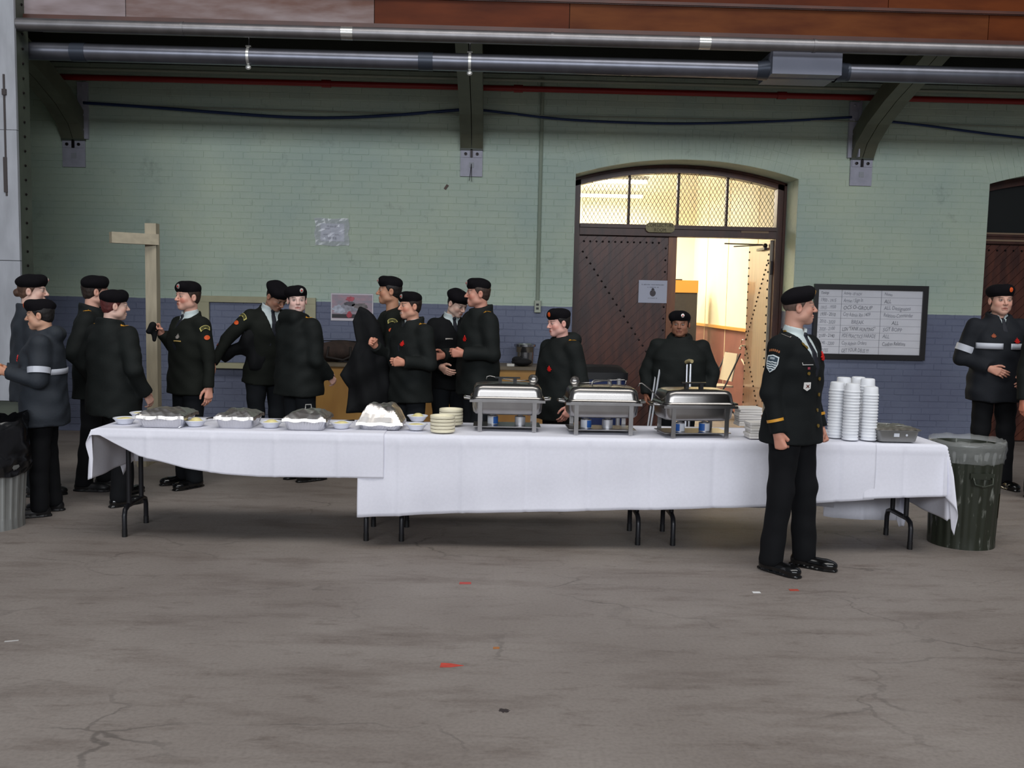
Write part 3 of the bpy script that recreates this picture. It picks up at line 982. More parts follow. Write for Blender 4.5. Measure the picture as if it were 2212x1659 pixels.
# folding chair and cable by the wainscot
c = at(1549, 790, 13.4)
ch = empty('folding_chair', (c[0] - 0.02, 13.4, 0), math.radians(-78), 'beige plastic folding chair with dark frame in the lecture room', 'chair')
g = G(); rbox(g, (0, 0.2, 0.72), (0.40, 0.02, 0.40), 0.009, rotm(-0.18))
g.build('backrest', mat('beige_plastic', (196, 182, 160), 0.5), ch)
g = G(); rbox(g, (0, 0.0, 0.45), (0.42, 0.4, 0.025), 0.05)
g.build('seat', MATS['beige_plastic'], ch)
for s in (-1, 1):
    G().tube([(s * 0.21, 0.27, 0.92), (s * 0.21, 0.05, 0.45), (s * 0.21, -0.24, 0.01)], 0.012, 8).build('leg', M_BLACK, ch, True)
    G().tube([(s * 0.19, -0.1, 0.44), (s * 0.19, 0.27, 0.01)], 0.012, 8).build('leg', M_BLACK, ch, True)
P = [(RX1 - 0.03, 13.6, 0.82), (RX1 - 0.03, 13.2, 0.66), (RX1 - 0.03, 12.7, 0.60), (RX1 - 0.03, 12.2, 0.60)]
tag(G().tube(P, 0.012, 6).build('wall_cable', mat('beige_cable', (206, 186, 160), 0.6), smooth='all'), 'beige cable looping along the brown wainscot', 'cable')

# ================================================================== things on and along the wall
# framed schedule board
c0 = at(1760, 613, WY - 0.03); c1 = at(2003, 620, WY - 0.03); c2 = at(1997, 779, WY - 0.03)
bw, bh = c1[0] - c0[0] + 0.01, c0[2] - c2[2]
bd = empty('schedule_board', (c0[0], WY - 0.012, c2[2]), 0, 'black framed white schedule board with handwriting on the blue dado', 'notice board')
fw = 0.06
G().bb(0.02, bw - 0.02, -0.02, 0, 0.02, bh - 0.02).build('paper', mat('board_white', (232, 232, 238), 0.35, var=0.03), bd)
for (x0, x1, z0, z1) in ((0, bw, 0, fw), (0, bw, bh - fw, bh), (0, fw * 0.75, fw, bh - fw), (bw - fw, bw, fw, bh - fw)):
    G().bb(x0, x1, -0.045, 0.004, z0, z1).build('frame_rail', mat('black_frame', (28, 26, 28), 0.4), bd)
iw, ih = bw - fw * 1.75, bh - 2 * fw
M_RULE = mat('pencil_rule', (120, 122, 134), 0.8)
g = G()
rows = 9
for k in range(1, rows):
    z = fw + ih * (1 - k / rows)
    g.bb(fw * 0.75, bw - fw, -0.0215, -0.02, z - 0.0015, z + 0.0015)
for xx in (0.225, 0.605):
    g.bb(fw * 0.75 + iw * xx, fw * 0.75 + iw * xx + 0.005, -0.0215, -0.02, fw, bh - fw)
tag(g.build('ruled_lines', M_RULE, bd), kind='stuff')
M_MARK = mat('marker_grey', (126, 128, 140), 0.8)
M_MARKD = mat('marker_dark', (92, 94, 106), 0.8)
lines = [('Timings', 'Activity - 07 NOV', 'Notes'), ('1900 - 1915', 'Arrive / Sign In', 'ALL'), ('1915 - 1930', 'OCS O-GROUP', 'ALL Designates'), ('1930 - 2010', 'Coy Admin Rm 1409', 'Relations-Commander'),
         ('2010 - 2020', 'BREAK', 'ALL'), ('2020 - 2100', 'LSN "TANK HUNTING"', 'SGT BOPP'), ('2100 - 2140', 'PDE PRACTICE PARADE', 'ALL'), ('2140 - 2200', 'Coy Admin Orders', 'Confirm Relations'), ('NOTES', 'GET YOUR DEUS !!!', '')]
for r_, ln in enumerate(lines):
    for cidx, txt in enumerate(ln):
        if not txt: continue
        xx = fw * 0.75 + iw * (0.025, 0.245, 0.635)[cidx] + (0.1 if txt in ('BREAK', 'ALL') and r_ == 4 else 0)
        zz = fw + ih * (1 - (r_ + 0.72) / rows)
        sz = (0.056 if cidx == 0 else 0.062) if r_ else 0.046
        me = text_mesh('handwriting', txt, sz, M_MARKD if (r_ + cidx) % 3 == 0 else M_MARK, lambda u, v, w: (xx + u + v * 0.12 + 0.002 * math.sin(40 * u), -0.0225, zz + v + 0.006 * math.sin(23 * u + r_ * 2 + cidx)), squash=(0.66 if cidx == 0 else 0.80 if len(txt) < 15 else 0.60), bold=0.0004)
        mesh_obj('handwriting', me, bd)
g = G().bb(fw * 0.75, bw - fw, -0.034, -0.031, fw, bh - fw)
g.build('plastic_cover', mat('clear_plastic', (250, 250, 255), 0.12, alpha=0.10, spec=0.6, bump=0.6, bscale=4), bd)

# sleeve with paper, poster, door notice
c = at(718, 500, WY - 0.012)
ps = empty('paper_notice', tuple(c), 0, 'crumpled plastic sleeve with a white notice taped on the green wall', 'notice')
G().grid(lambda u, v: (-0.135 + 0.27 * u, 0.004 * math.sin(9 * u + 3 * v), -0.11 + 0.2 * v), 12, 8).build('paper', mat('notice_paper', (240, 242, 250), 0.6, var=0.05, scale=9), ps, 'all')
rr = random.Random(3)
zz_ = [[rr.uniform(0, 0.012) for _ in range(12)] for _ in range(12)]
G().grid(lambda u, v: (-0.195 + 0.385 * u + 0.008 * math.sin(11 * v), -0.012 - zz_[int(u * 10)][int(v * 10)], -0.16 + 0.305 * v + 0.006 * math.sin(9 * u)), 10, 10).build('plastic_sleeve', mat('sleeve_plastic', (228, 230, 240), 0.2, alpha=0.5, spec=0.7), ps)
def strokes(parent, y, rows, seed, m):
    """lines of print too small to read: short uneven strokes"""
    r_ = random.Random(seed)
    g = G()
    for (x0, x1, z, h) in rows:
        x = x0
        while x < x1:
            w_ = r_.uniform(0.5, 1.3) * h
            g.bb(x, min(x + w_ * 0.62, x1), y - 0.0006, y, z - h * r_.uniform(0.35, 0.5), z + h * r_.uniform(0.35, 0.5))
            x += w_ * (1.0 if r_.random() < 0.8 else 1.7)
    tag(g.build('small_print', m, parent), kind='stuff')


strokes(ps, -0.0075, [(-0.06, 0.06, 0.055, 0.022), (-0.08, -0.03, 0.03, 0.014), (-0.1, -0.03, -0.035, 0.016), (0.03, 0.08, -0.035, 0.016), (-0.05, 0.05, -0.075, 0.03)], 4, M_MARK)

c0 = at(715, 633, WY - 0.012); c1 = at(806, 694, WY - 0.012)
pw, ph = c1[0] - c0[0], c0[2] - c1[2]
po = empty('wall_poster', (c0[0], WY - 0.012, c1[2]), 0, 'pink and grey photo poster with white margins on the blue dado', 'poster')
G().bb(0, pw, -0.003, 0.0, 0, ph).build('sheet', mat('poster_white', (214, 208, 214), 0.5), po)
G().bb(0.012, pw - 0.012, -0.0042, -0.003, ph * 0.08, ph * 0.95).build('print_sky', mat('poster_pink', (186, 150, 160), 0.5, col2=(150, 146, 158), scale=7, stretch=(1, 1, 3)), po)
G().bb(0.012, pw - 0.012, -0.0052, -0.004, ph * 0.10, ph * 0.24).build('print_ground', mat('poster_dark', (42, 38, 44), 0.5, var=0.3, scale=14), po)
def blob(name, cx, cz, rx, rz, col, seed, yy):
    r = random.Random(seed)
    poly = [(cx + rx * math.cos(t) * r.uniform(0.65, 1.15), cz + rz * math.sin(t) * r.uniform(0.65, 1.15)) for t in np.linspace(0, 2 * PI, 19)[:-1]]
    G().prism([(u * pw, v * ph) for u, v in poly], 0, 0.0008, lambda u, v, t: (u, yy - t, v)).build(name, mat('poster_' + name + str(seed), col, 0.5, var=0.35, scale=22), po)
blob('print_smoke', 0.22, 0.42, 0.2, 0.2, (186, 190, 204), 1, -0.0055)
blob('print_smoke', 0.48, 0.48, 0.24, 0.2, (156, 154, 164), 2, -0.0065)
blob('print_figure', 0.45, 0.62, 0.15, 0.09, (88, 84, 92), 3, -0.0075)
blob('print_figure', 0.7, 0.55, 0.2, 0.12, (120, 112, 112), 4, -0.0075)
blob('print_red', 0.45, 0.8, 0.11, 0.10, (186, 84, 96), 5, -0.0075)
blob('print_red', 0.44, 0.22, 0.07, 0.13, (182, 62, 76), 6, -0.0085)

c = at(1410, 630, FRY + 0.045)
dn = empty('door_notice', tuple(c), 0, 'white sheet with a crest taped on the closed plank door', 'notice')
G().bb(-0.172, 0.172, -0.004, 0, -0.135, 0.135).build('sheet', mat('notice_white', (202, 205, 222), 0.6), dn)
strokes(dn, -0.0045, [(-0.135, 0.135, 0.083, 0.013), (-0.065, 0.07, 0.052, 0.011), (-0.055, 0.055, -0.078, 0.009)], 5, M_MARK)
g = G().prism([(0.036 * math.cos(t), 0.04 * math.sin(t) - 0.018) for t in np.linspace(0, 2 * PI, 21)[:-1]], 0, 0.001, lambda u, v, t: (u, -0.0045 - t, v))
g.build('crest', mat('crest_grey', (92, 84, 90), 0.6, var=0.5, scale=70), dn)
G().prism([(-0.022, 0.022), (0.022, 0.022), (0.012, 0.036), (0, 0.045), (-0.012, 0.036)], 0, 0.001, lambda u, v, t: (u, -0.0045 - t, v)).build('crest_crown', mat('crest_dark', (56, 50, 56), 0.6), dn)

# brown tag on the wall
c = at(964, 404, WY - 0.015)
g = G().box((0, 0, 0), (0.028, 0.008, 0.06), rotm(0, 0.6, 0))
tag(g.build('wall_tag', mat('brown_tag', (96, 74, 66), 0.6), loc=tuple(c)), 'small brown tag stuck on the green wall below the bracket', 'tag')

# cream wooden frame against the dado
c0 = at(425, 640, WY - 0.03); c1 = at(600, 640, WY - 0.03)
zt, zb = c0[2], at(480, 783, WY - 0.03)[2]
fr = empty('dado_surround', (c0[0], WY - 0.012, 0), 0, 'cream painted wooden frame fixed on the blue dado behind the queue', 'surround')
M_CRP = mat('cream_paint', (176, 172, 140), 0.55, var=0.1, scale=5)
L = 1.35
G().bb(-0.05, L, -0.035, 0, zt - 0.06, zt + 0.01).build('top_rail', M_CRP, fr)
G().bb(0.01, 0.14, -0.03, 0, zb, zt - 0.06).build('post', M_CRP, fr)
G().bb(-0.05, L, -0.10, 0, zb - 0.06, zb).build('lower_rail', M_CRP, fr)
G().bb(L - 0.12, L, -0.03, 0, zb, zt - 0.06).build('post', M_CRP, fr)

# ---- plywood counter along the wall
c0, c1 = at(676, 784, 10.3), at(1168, 790, 10.3)
ctz = c0[2]
cnt = empty('plywood_counter', (c0[0], 10.3, 0), 0, 'long tan plywood counter box standing against the wall', 'counter')
W_ = 2.95
G().bb(0, W_, 0, 0.62, ctz - 0.035, ctz).build('top', mat('counter_top', (118, 106, 88), 0.5, var=0.2, scale=4), cnt)
for k in range(3):
    G().bb(0.01 + k * W_ / 3, (k + 1) * W_ / 3 - 0.006, 0.02, 0.05, 0.02, ctz - 0.035).build('front_panel', mat('tan_plywood', (186, 142, 76), 0.5, col2=(160, 116, 62), scale=3, stretch=(1, 1, 0.4)), cnt)
for x in (0.0, W_ - 0.03):
    G().bb(x, x + 0.03, 0.03, 0.62, 0, ctz - 0.035).build('side_panel', MATS['tan_plywood'], cnt)

# things on the counter
c = on_z(1132, 786, ctz)
bk = empty('steel_bucket', (c[0], 10.62, ctz), 0, 'small steel bucket on the counter end', 'bucket')
G().lathe([(0, 0.002), (0.088, 0.002), (0.095, 0.02), (0.108, 0.2), (0.112, 0.205), (0.112, 0.212)], 28).build('body', mat('brushed_steel', (190, 190, 192), 0.22, 1.0), bk, True)
G().lathe([(0.112, 0.205), (0.124, 0.21), (0.124, 0.235), (0.114, 0.24), (0.108, 0.235), (0.1, 0.05), (0, 0.04)], 28).build('rim', MATS['brushed_steel'], bk, True)
c = at(1127, 780, 10.45)
tag(G().sphere((0, 0, 0.045), (0.115, 0.12, 0.042), 16, 8).sphere((-0.05, 0.0, 0.07), (0.06, 0.09, 0.036), 12, 8).build('spare_beret', mat('black_felt', (14, 13, 16), 0.9), loc=(c[0], 10.45, ctz + 0.001), smooth='all'), 'black beret lying on the counter in front of the bucket', 'beret')
c = at(1103, 784, 10.42)
g = G(); rbox(g, (0, 0, 0.014), (0.085, 0.06, 0.026), 0.012)
tag(g.build('soap_bar', mat('white_plain', (218, 216, 210), 0.5), loc=(c[0], 10.40, ctz + 0.001)), 'small white folded cloth beside the spare beret', 'cloth')
# brown duffel bag
c = at(735, 752, 10.5)
bag = empty('duffel_bag', (c[0], 10.58, ctz), 0, 'dark brown duffel bag lying on the counter', 'bag')
rr = random.Random(5)
g = G()
for k in range(1):
    g.grid(lambda u, v: ((u - 0.5) * 0.66 * (0.75 + 0.25 * math.sin(PI * v)) if False else -0.33 + 0.66 * u,
                         0.15 * math.cos(2 * PI * v) * (1 - abs(2 * u - 1) ** 4) ** 0.5 + 0.01 * math.sin(17 * u + 3 * v),
                         0.115 + 0.115 * math.sin(2 * PI * v) * (1 - abs(2 * u - 1) ** 4) ** 0.5 + 0.012 * math.sin(9 * u + 12 * v)), 22, 20)
g.build('body', mat('brown_canvas', (54, 40, 34), 0.85, var=0.3, scale=12, bump=0.3), bag, 'all')
G().tube([(-0.12, -0.13, 0.17), (-0.13, -0.19, 0.06), (0.05, -0.2, 0.03), (0.13, -0.19, 0.07), (0.12, -0.13, 0.17)], 0.014, 8).build('strap', mat('dark_webbing', (34, 28, 26), 0.8), bag, 'all')
G().tube([(-0.3, -0.02, 0.225), (0, -0.03, 0.238), (0.3, -0.02, 0.222)], 0.006, 6).build('zip', M_IRON, bag)

# ---- wooden sign post with one arm
c = at(330, 600, 9.1)
px_ = empty('wooden_post', (c[0], 9.1, 0), 0, 'pale wooden post with a cross arm standing behind the queue', 'post')
zt = at(330, 483, 9.1)[2]
M_PALEW = mat('pale_wood', (168, 158, 136), 0.6, var=0.12, scale=6, stretch=(4, 4, 0.6))
G().bb(-0.052, 0.052, -0.05, 0.05, 0.06, zt).build('upright', M_PALEW, px_)
zc = at(330, 518, 9.1)[2]
g = G()
R_ = rotm(0, 0, math.radians(36))
g.box(np.array([-0.21 * math.cos(0.628) + 0.055, -0.21 * math.sin(0.628) - 0.02, zc]), (0.42, 0.09, 0.10), R_)
g.build('cross_arm', mat('pale_wood2', (174, 164, 142), 0.6, var=0.1, scale=6, stretch=(0.6, 4, 4)), px_)
G().bb(-0.35, 0.35, -0.045, 0.045, 0, 0.06).build('foot_board', M_PALEW, px_)
G().bb(-0.045, 0.045, -0.35, 0.35, 0.0, 0.055).build('foot_board', M_PALEW, px_)

# ---- blue bin by the closed leaf, and two pale tubes
c = at(1298, 790, 9.6)
bn = empty('recycling_bin', (c[0], 9.6, 0), 0, 'dark blue bin with a black lid by the closed plank door', 'bin')
zt = c[2]
g = G(); loft(g, [[(x, y, 0.01) for x, y in rring(0.19, 0.2, 0.05)], [(x, y, zt - 0.12) for x, y in rring(0.24, 0.26, 0.06)]], cap0=True)
g.build('body', mat('bin_blue', (34, 48, 92), 0.4), bn, True)
g = G(); loft(g, [[(x, y, zt - 0.12) for x, y in rring(0.25, 0.27, 0.06)], [(x, y, zt - 0.05) for x, y in rring(0.25, 0.27, 0.06)], [(x, y, zt) for x, y in rring(0.19, 0.2, 0.06)]], cap0=True, cap1=True)
g.build('lid', mat('bin_lid', (22, 22, 26), 0.5), bn, True)
c = at(1327, 820, 9.0)
tb = empty('tube_stand', (c[0], 9.0, 0), 0, 'two pale upright metal tubes on a stand before the blue bin', 'stand')
for dx, t in ((-0.045, c[2]), (0.045, c[2] + 0.01)):
    G().tube([(dx, 0, 0.03), (dx, 0, t)], 0.02, 10).build('tube', mat('pale_alu', (196, 198, 204), 0.35, 0.6), tb, True)
G().bb(-0.14, 0.14, -0.14, 0.14, 0, 0.03).build('base', M_BLACK, tb)

# ---- litter and tape on the floor
def scrap(px, py, w, d, col, label, cat='tape mark', rot=0, shape=None):
    c = on_z(px, py, 0)
    poly = shape or [(-w / 2, -d / 2), (w / 2, -d / 2 * 0.8), (w / 2 * 0.96, d / 2), (-w / 2 * 0.94, d / 2 * 0.9)]
    g = G().prism(poly, 0.0005, 0.002, lambda u, v, t: (u * math.cos(rot) - v * math.sin(rot), u * math.sin(rot) + v * math.cos(rot), t))
    return tag(g.build('tape_piece' if cat == 'tape mark' else 'paper_scrap', mat('scrap_%d_%d_%d' % col, col, 0.6, var=0.15, scale=30), loc=(c[0], c[1], 0)), label, cat)


scrap(975, 1438, 0.10, 0.05, (196, 70, 54), 'pointed orange-red tape piece, largest on the front floor', shape=[(-0.05, -0.022), (-0.005, -0.02), (0.055, 0.0), (-0.005, 0.024), (-0.047, 0.028)])
scrap(1005, 1260, 0.068, 0.04, (182, 72, 66), 'short red tape piece on the floor before the middle table')
scrap(1715, 1275, 0.055, 0.035, (178, 74, 58), 'small red tape piece on the floor by the officer')
scrap(1072, 1400, 0.03, 0.025, (172, 110, 58), 'tiny orange speck of tape on the floor')
scrap(1634, 1280, 0.045, 0.03, (226, 226, 226), 'white paper scrap on the floor by the officer', 'litter')
scrap(25, 1385, 0.06, 0.012, (200, 198, 196), 'thin white scrap at the edge of the front floor', 'litter', 0.3)
def stain(px, py, w, d, seed, col=(84, 74, 70)):
    c = on_z(px, py, 0)
    r = random.Random(seed)
    poly = [(w * math.cos(t) * r.uniform(0.6, 1.1), d * math.sin(t) * r.uniform(0.6, 1.1)) for t in np.linspace(0, 2 * PI, 23)[:-1]]
    return G().prism(poly, 0.0002, 0.0008, lambda u, v, t: (u, v, t)).build('floor_stain', mat('stain_%d' % col[0], col, 0.4, var=0.1, scale=9), bpy.data.objects['floor'], loc=(c[0], c[1], 0))
stain(1088, 1535, 0.025, 0.02, 2, (46, 36, 34))

# ================================================================== TABLES
TF, TB, TZ = 6.05, 6.68, 0.735
TABX = [(-2.53, -0.705), (-0.70, 1.11), (1.115, 2.95)]
M_TTOP = mat('table_laminate', (120, 104, 90), 0.5)
M_TLEG = mat('black_leg_tube', (34, 34, 38), 0.35, 0.3)
M_CLOTH = mat('white_linen', (232, 232, 242), 0.85, var=0.02, scale=60, bump=0.05, bscale=300, spec=0.2)


def folding_table(i, label):
    x0, x1 = TABX[i]
    e = empty('folding_table', ((x0 + x1) / 2, TF, 0), 0, label, 'table', 'folding tables of the buffet')
    h = (x1 - x0) / 2
    G().bb(-h, h, 0.0, TB - TF, TZ - 0.03, TZ).build('tabletop', M_TTOP, e)
    for s in (-1, 1):
        x = s * (h - 0.115)
        g = G()
        yf, yb, zb = 0.17, 0.56, 0.19
        path = [(x - s * 0.0, yf, 0.012), (x, yf, zb - 0.05), (x, yf + 0.015, zb - 0.012), (x, yf + 0.06, zb + 0.005), (x, yb - 0.06, zb + 0.005), (x, yb - 0.015, zb - 0.012), (x, yb, zb - 0.05), (x, yb, 0.012)]
        g.tube(path, 0.0165, 10)
        lf = g.build('leg_frame', M_TLEG, e, True)
        for yy in (yf + 0.085, yb - 0.085):
            G().tube([(x, yy, zb), (x, yy, TZ - 0.03)], 0.0165, 10).build('upright', M_TLEG, lf, True)
        for yy in (yf, yb):
            G().lathe([(0, 0), (0.018, 0), (0.018, 0.05), (0.0168, 0.05)], 10, (x, yy, 0)).build('foot_cap', M_BLACK, lf, True)
    return e


folding_table(0, 'folding table under the short white cloth with foil trays')
folding_table(1, 'folding table under the long white cloth in the middle of the row')
folding_table(2, 'folding table at the trash can end of the buffet row')


def draped(name, label, xa, xb, hemf, hemb, zt, lay, endL=None, endR=None, seed=0, amp=0.006):
    """a cloth over the row of tables: hemf/hemb give the front/back hem heights at x; endL/endR = (table end x, overhang)"""
    r = random.Random(seed)
    ph = [r.uniform(0, 6.28) for _ in range(8)]
    nx = int((xb - xa) / 0.0135)
    U = [xa + (xb - xa) * k / nx for k in range(nx + 1)]
    yf, yb = TF - 0.006 - lay, TB + 0.006 + lay
    V = [('b', t) for t in np.linspace(1, 0, 9)[:-1]] + [('t', t) for t in np.linspace(1, 0, 12)] + [('f', t) for t in np.linspace(0, 1, 23)[1:]]
    vs = []
    for kind, t in V:
        for x in U:
            s, sg, xe = 0.0, 0, x
            if endL and x < endL[0]: s, sg, xe = endL[0] - x, -1, endL[0]
            if endR and x > endR[0]: s, sg, xe = x - endR[0], 1, endR[0]
            hf, hb = zt - hemf(x), zt - hemb(x)
            if kind == 't':
                y = yf + (yb - yf) * t
                if s == 0:
                    vs.append((x, y, zt + 0.0012 * math.sin(7 * x + ph[0]) * math.sin(9 * t)))
                else:
                    fl = 0.008 * math.sin(15 * y + ph[1]) * min(1, s / 0.25)
                    vs.append((xe + sg * (0.012 + 0.06 * s + fl), y, zt - s))
            else:
                q = t * (hf if kind == 'f' else hb)
                sgn = -1 if kind == 'f' else 1
                y0 = yf if kind == 'f' else yb
                if s == 0:
                    fold = (amp * math.sin(5.2 * x + ph[2]) + amp * 0.7 * math.sin(11.3 * x + ph[3] + 2 * q) + amp * 0.4 * math.sin(23 * x + ph[4] - 5 * q)) * (q / 0.35) ** 1.2
                    # sharp ironed creases where the cloth had been folded
                    for cx in np.arange(xa + 0.27, xb, 0.405):
                        d = abs(x - cx)
                        if d < 0.024: fold += (0.009 if int(cx * 10) % 2 else -0.009) * (1 - d / 0.024) * min(1, q / 0.05)
                    dcr = abs(q - 0.045)
                    cr = 0.003 * max(0, 1 - dcr / 0.02)
                    near = 0.004 * math.sin(3 * x + 14 * q + ph[5]) * (q / 0.35)
                    vs.append((x, y0 + sgn * (0.006 * min(1, q / 0.03) + 0.03 * q + fold + near + cr), zt - q))
                else:
                    rho = math.hypot(s, q)
                    th = math.atan2(q, s)
                    out = 0.012 + 0.06 * rho + (0.33 if sg < 0 else 0.10) * rho * math.sin(2 * th) ** 2 + 0.02 * math.sin(9 * th + ph[6]) * min(1, rho / 0.2)
                    vs.append((xe + sg * out * math.cos(th), y0 + sgn * out * math.sin(th), max(zt - rho * 0.97, 0.02)))
    w = len(U)
    g = G()
    fs = []
    for j in range(len(V) - 1):
        for i in range(w - 1):
            fs.append((j * w + i, (j + 1) * w + i, (j + 1) * w + i + 1, j * w + i + 1))
    g.add(vs, fs)
    o = g.build(name, M_CLOTH, smooth='all')
    md = o.modifiers.new('thickness', 'SOLIDIFY')
    md.thickness = 0.0015
    return tag(o, label, 'tablecloth', 'white cloths of the buffet')


def hem(pts, Y):
    P = [at(x, y, Y) for x, y in pts]
    X, Z = [p[0] for p in P], [p[2] for p in P]
    return lambda x: float(np.interp(x, X, Z))


xr1 = at(829, 985, 6.02)[0]
draped('tablecloth', 'short white cloth hanging askew over the foil tray end', -2.86, xr1, hem([(215, 940), (245, 957), (300, 985), (400, 1011), (480, 1023), (560, 1030), (829, 1033)], 6.02),
       lambda x: 0.42, TZ + 0.011, 0.014, endL=(-2.53, 0.33), seed=1)
xa2, xb2 = at(772, 1040, 6.02)[0], at(1893, 1000, 6.02)[0]
draped('tablecloth', 'long white cloth under the chafing dishes', xa2, xb2, hem([(780, 1117), (1050, 1107), (1400, 1101), (1650, 1094), (1893, 1079)], 6.02),
       lambda x: 0.5 if x < 1.22 else 0.17 + 0.01 * math.sin(9 * x), TZ + 0.007, 0.009, seed=2)
xa3 = at(1868, 1000, 6.02)[0]
draped('tablecloth', 'white cloth trailing a corner beside the trash can', xa3, 2.95 + 0.5, hem([(1600, 1090), (1893, 1076), (2000, 1074), (2060, 1072)], 6.03),
       hem([(1570, 1100), (1740, 1108), (1800, 1120), (1945, 1124), (2100, 1124)], 6.7), TZ + 0.003, 0.003, endR=(2.95, 0.5), seed=3)
SZ = TZ + 0.0135       # where things stand

# ---------------------------------------------------------------- foil trays
M_FOIL = mat('aluminium_foil', (236, 230, 224), 0.33, 1.0)
M_ALU = mat('aluminium_tray', (214, 214, 218), 0.3, 1.0, var=0.05)


def foil_tray(px0, px1, py, depth, rise, seed, label, dome=1.0, h=0.072, rz=0.0, tall=False):
    a, b = on_z(px0, py, SZ), on_z(px1, py, SZ)
    w = b[0] - a[0]
    r = random.Random(seed)
    e = empty('foil_tray', ((a[0] + b[0]) / 2, a[1] + 0.01 + depth / 2, SZ), rz, label, 'tray', 'foil covered aluminium trays')
    hx, hy = w / 2, depth / 2
    g = G()
    n = 7
    def ring(k, z, flute=0.0):
        R = rring(hx * k, hy * k + (hx * k - hx) * 0, 0.035, n)
        out = []
        for i, (x, y) in enumerate(R):
            f = 1 + (flute if i % 2 else -flute)
            out.append((x * f, y * f, z))
        return out
    # dense fluted wall
    def dense(k, z, fl):
        base = rring(hx * k, hy * k, 0.03, 2)
        pts = []
        for i in range(len(base)):
            p, q = np.array(base[i]), np.array(base[(i + 1) % len(base)])
            m = max(1, int(np.linalg.norm(q - p) / 0.009))
            for t in range(m): pts.append(p + (q - p) * t / m)
        N = 110
        idx = np.linspace(0, len(pts), N, endpoint=False).astype(int)
        return [(pts[i][0] * (1 + (fl if j % 2 else -fl)), pts[i][1] * (1 + (fl if j % 2 else -fl)), z) for j, i in enumerate(idx)]
    loft(g, [dense(1.0, 0.0, 0.0), dense(1.03, 0.012, 0.006), dense(1.12, h - 0.012, 0.008), dense(1.14, h, 0.0), dense(1.2, h + 0.003, 0.0), dense(1.21, h - 0.004, 0.0)], cap0=True)
    g.build('pan', M_ALU, e)
    # crumpled cover
    NU, NV = 44, 32
    DIR = [(r.uniform(-1, 1), r.uniform(-1, 1), r.uniform(0, 6.28), r.uniform(0.5, 1.0)) for _ in range(9)]
    def crump(x, y):
        z = 0.0
        for k, (dx, dy, p, a_) in enumerate(DIR):
            f = 22 + 9 * k
            wob = 1.2 * math.sin(17 * x + 11 * y + p * 2)
            z += a_ * (0.5 - abs(math.sin(f * (dx * x + dy * y) + p + wob))) / (1 + 0.35 * k)
        return z
    P2 = [[r.uniform(0, 6.28) for _ in range(4)] for _ in range(4)]
    def top(u, v):
        cx, cy = 2 * u - 1, 2 * v - 1
        edge = max(abs(cx), abs(cy))
        b_ = (1 - edge ** (2.2 if not tall else 4)) ** 0.8 if edge < 1 else 0
        lump = 0.5 * math.sin(5 * u + P2[0][0]) * math.sin(4 * v + P2[0][1]) + 0.5
        c_ = crump(cx * hx, cy * hy)
        amp = (0.0075 if not tall else 0.010) * (1 if edge < 0.97 else 0.25)
        z = h + 0.004 + rise * b_ * (0.72 + 0.28 * lump) * dome + amp * c_
        sc = 1.19
        if tall: sc *= (1 - 0.14 * b_)
        sc *= 1 + (0.03 * crump(cy * hy + 0.3, cx * hx) if edge > 0.3 else 0)
        return (cx * hx * sc, cy * hy * sc, z)
    g = G().grid(top, NU, NV)
    # rim skirt of the foil
    def skirt(u, v):
        t = u * 4
        side, f = int(min(t, 3.999)), t - int(min(t, 3.999))
        c_ = [(-1, -1), (1, -1), (1, 1), (-1, 1), (-1, -1)]
        cx = c_[side][0] + (c_[side + 1][0] - c_[side][0]) * f
        cy = c_[side][1] + (c_[side + 1][1] - c_[side][1]) * f
        k = 1.2 + 0.012 * math.sin(37 * u * 3) + 0.02 * v
        return (cx * hx * k, cy * hy * k, h + 0.004 - 0.02 * v + 0.004 * math.sin(61 * u))
    g.grid(skirt, 64, 2)
    g.build('foil_cover', M_FOIL, e, fix=False)
    return e


foil_tray(300, 393, 923, 0.27, 0.05, 11, 'foil tray at the askew cloth end, flat crumpled foil')
foil_tray(470, 543, 925, 0.26, 0.05, 12, 'second foil tray from the queue end, peaked foil')
t3 = foil_tray(618, 698, 929, 0.26, 0.055, 13, 'third foil tray with a metal tab on its foil')
foil_tray(778, 862, 928, 0.24, 0.135, 14, 'tall domed foil tray next to the cream plates', h=0.045, tall=True)
g = G().tube([(-0.02, 0, 0.128), (-0.018, 0, 0.152), (0.018, 0, 0.154), (0.02, 0, 0.13)], 0.004, 6)
g.build('wire_tab', mat('bright_tin', (205, 205, 200)), t3)

# ---------------------------------------------------------------- bowls
M_BOWL = mat('white_melamine', (226, 228, 236), 0.3)
M_BUT = mat('butter_yellow', (236, 222, 158), 0.5, var=0.1, scale=30)


def bowl(px, py, label, r=0.072, lump=1.0, yoff=0.0):
    c = on_z(px, py, SZ)
    e = empty('small_bowl', (c[0], c[1] + r * 0.6 + yoff, SZ), 0, label, 'bowl', 'small bowls of butter')
    G().lathe([(0, 0.001), (r * 0.62, 0.001), (r * 0.66, 0.006), (r * 0.95, 0.034), (r * 1.04, 0.037), (r * 1.02, 0.041), (r * 0.9, 0.037), (r * 0.6, 0.012), (0, 0.01)], 28).build('dish', M_BOWL, e, True)
    rr = random.Random(px)
    g = G().sphere((0, 0, 0.03), (r * 0.78, r * 0.7, 0.012), 18, 8)
    if lump: g.sphere((r * 0.05, 0, 0.036), (r * 0.5, r * 0.45, 0.022 * lump), 16, 8)
    tag(g.build('butter', M_BUT, e, 'all'), 'pale yellow butter scoop')
    return e


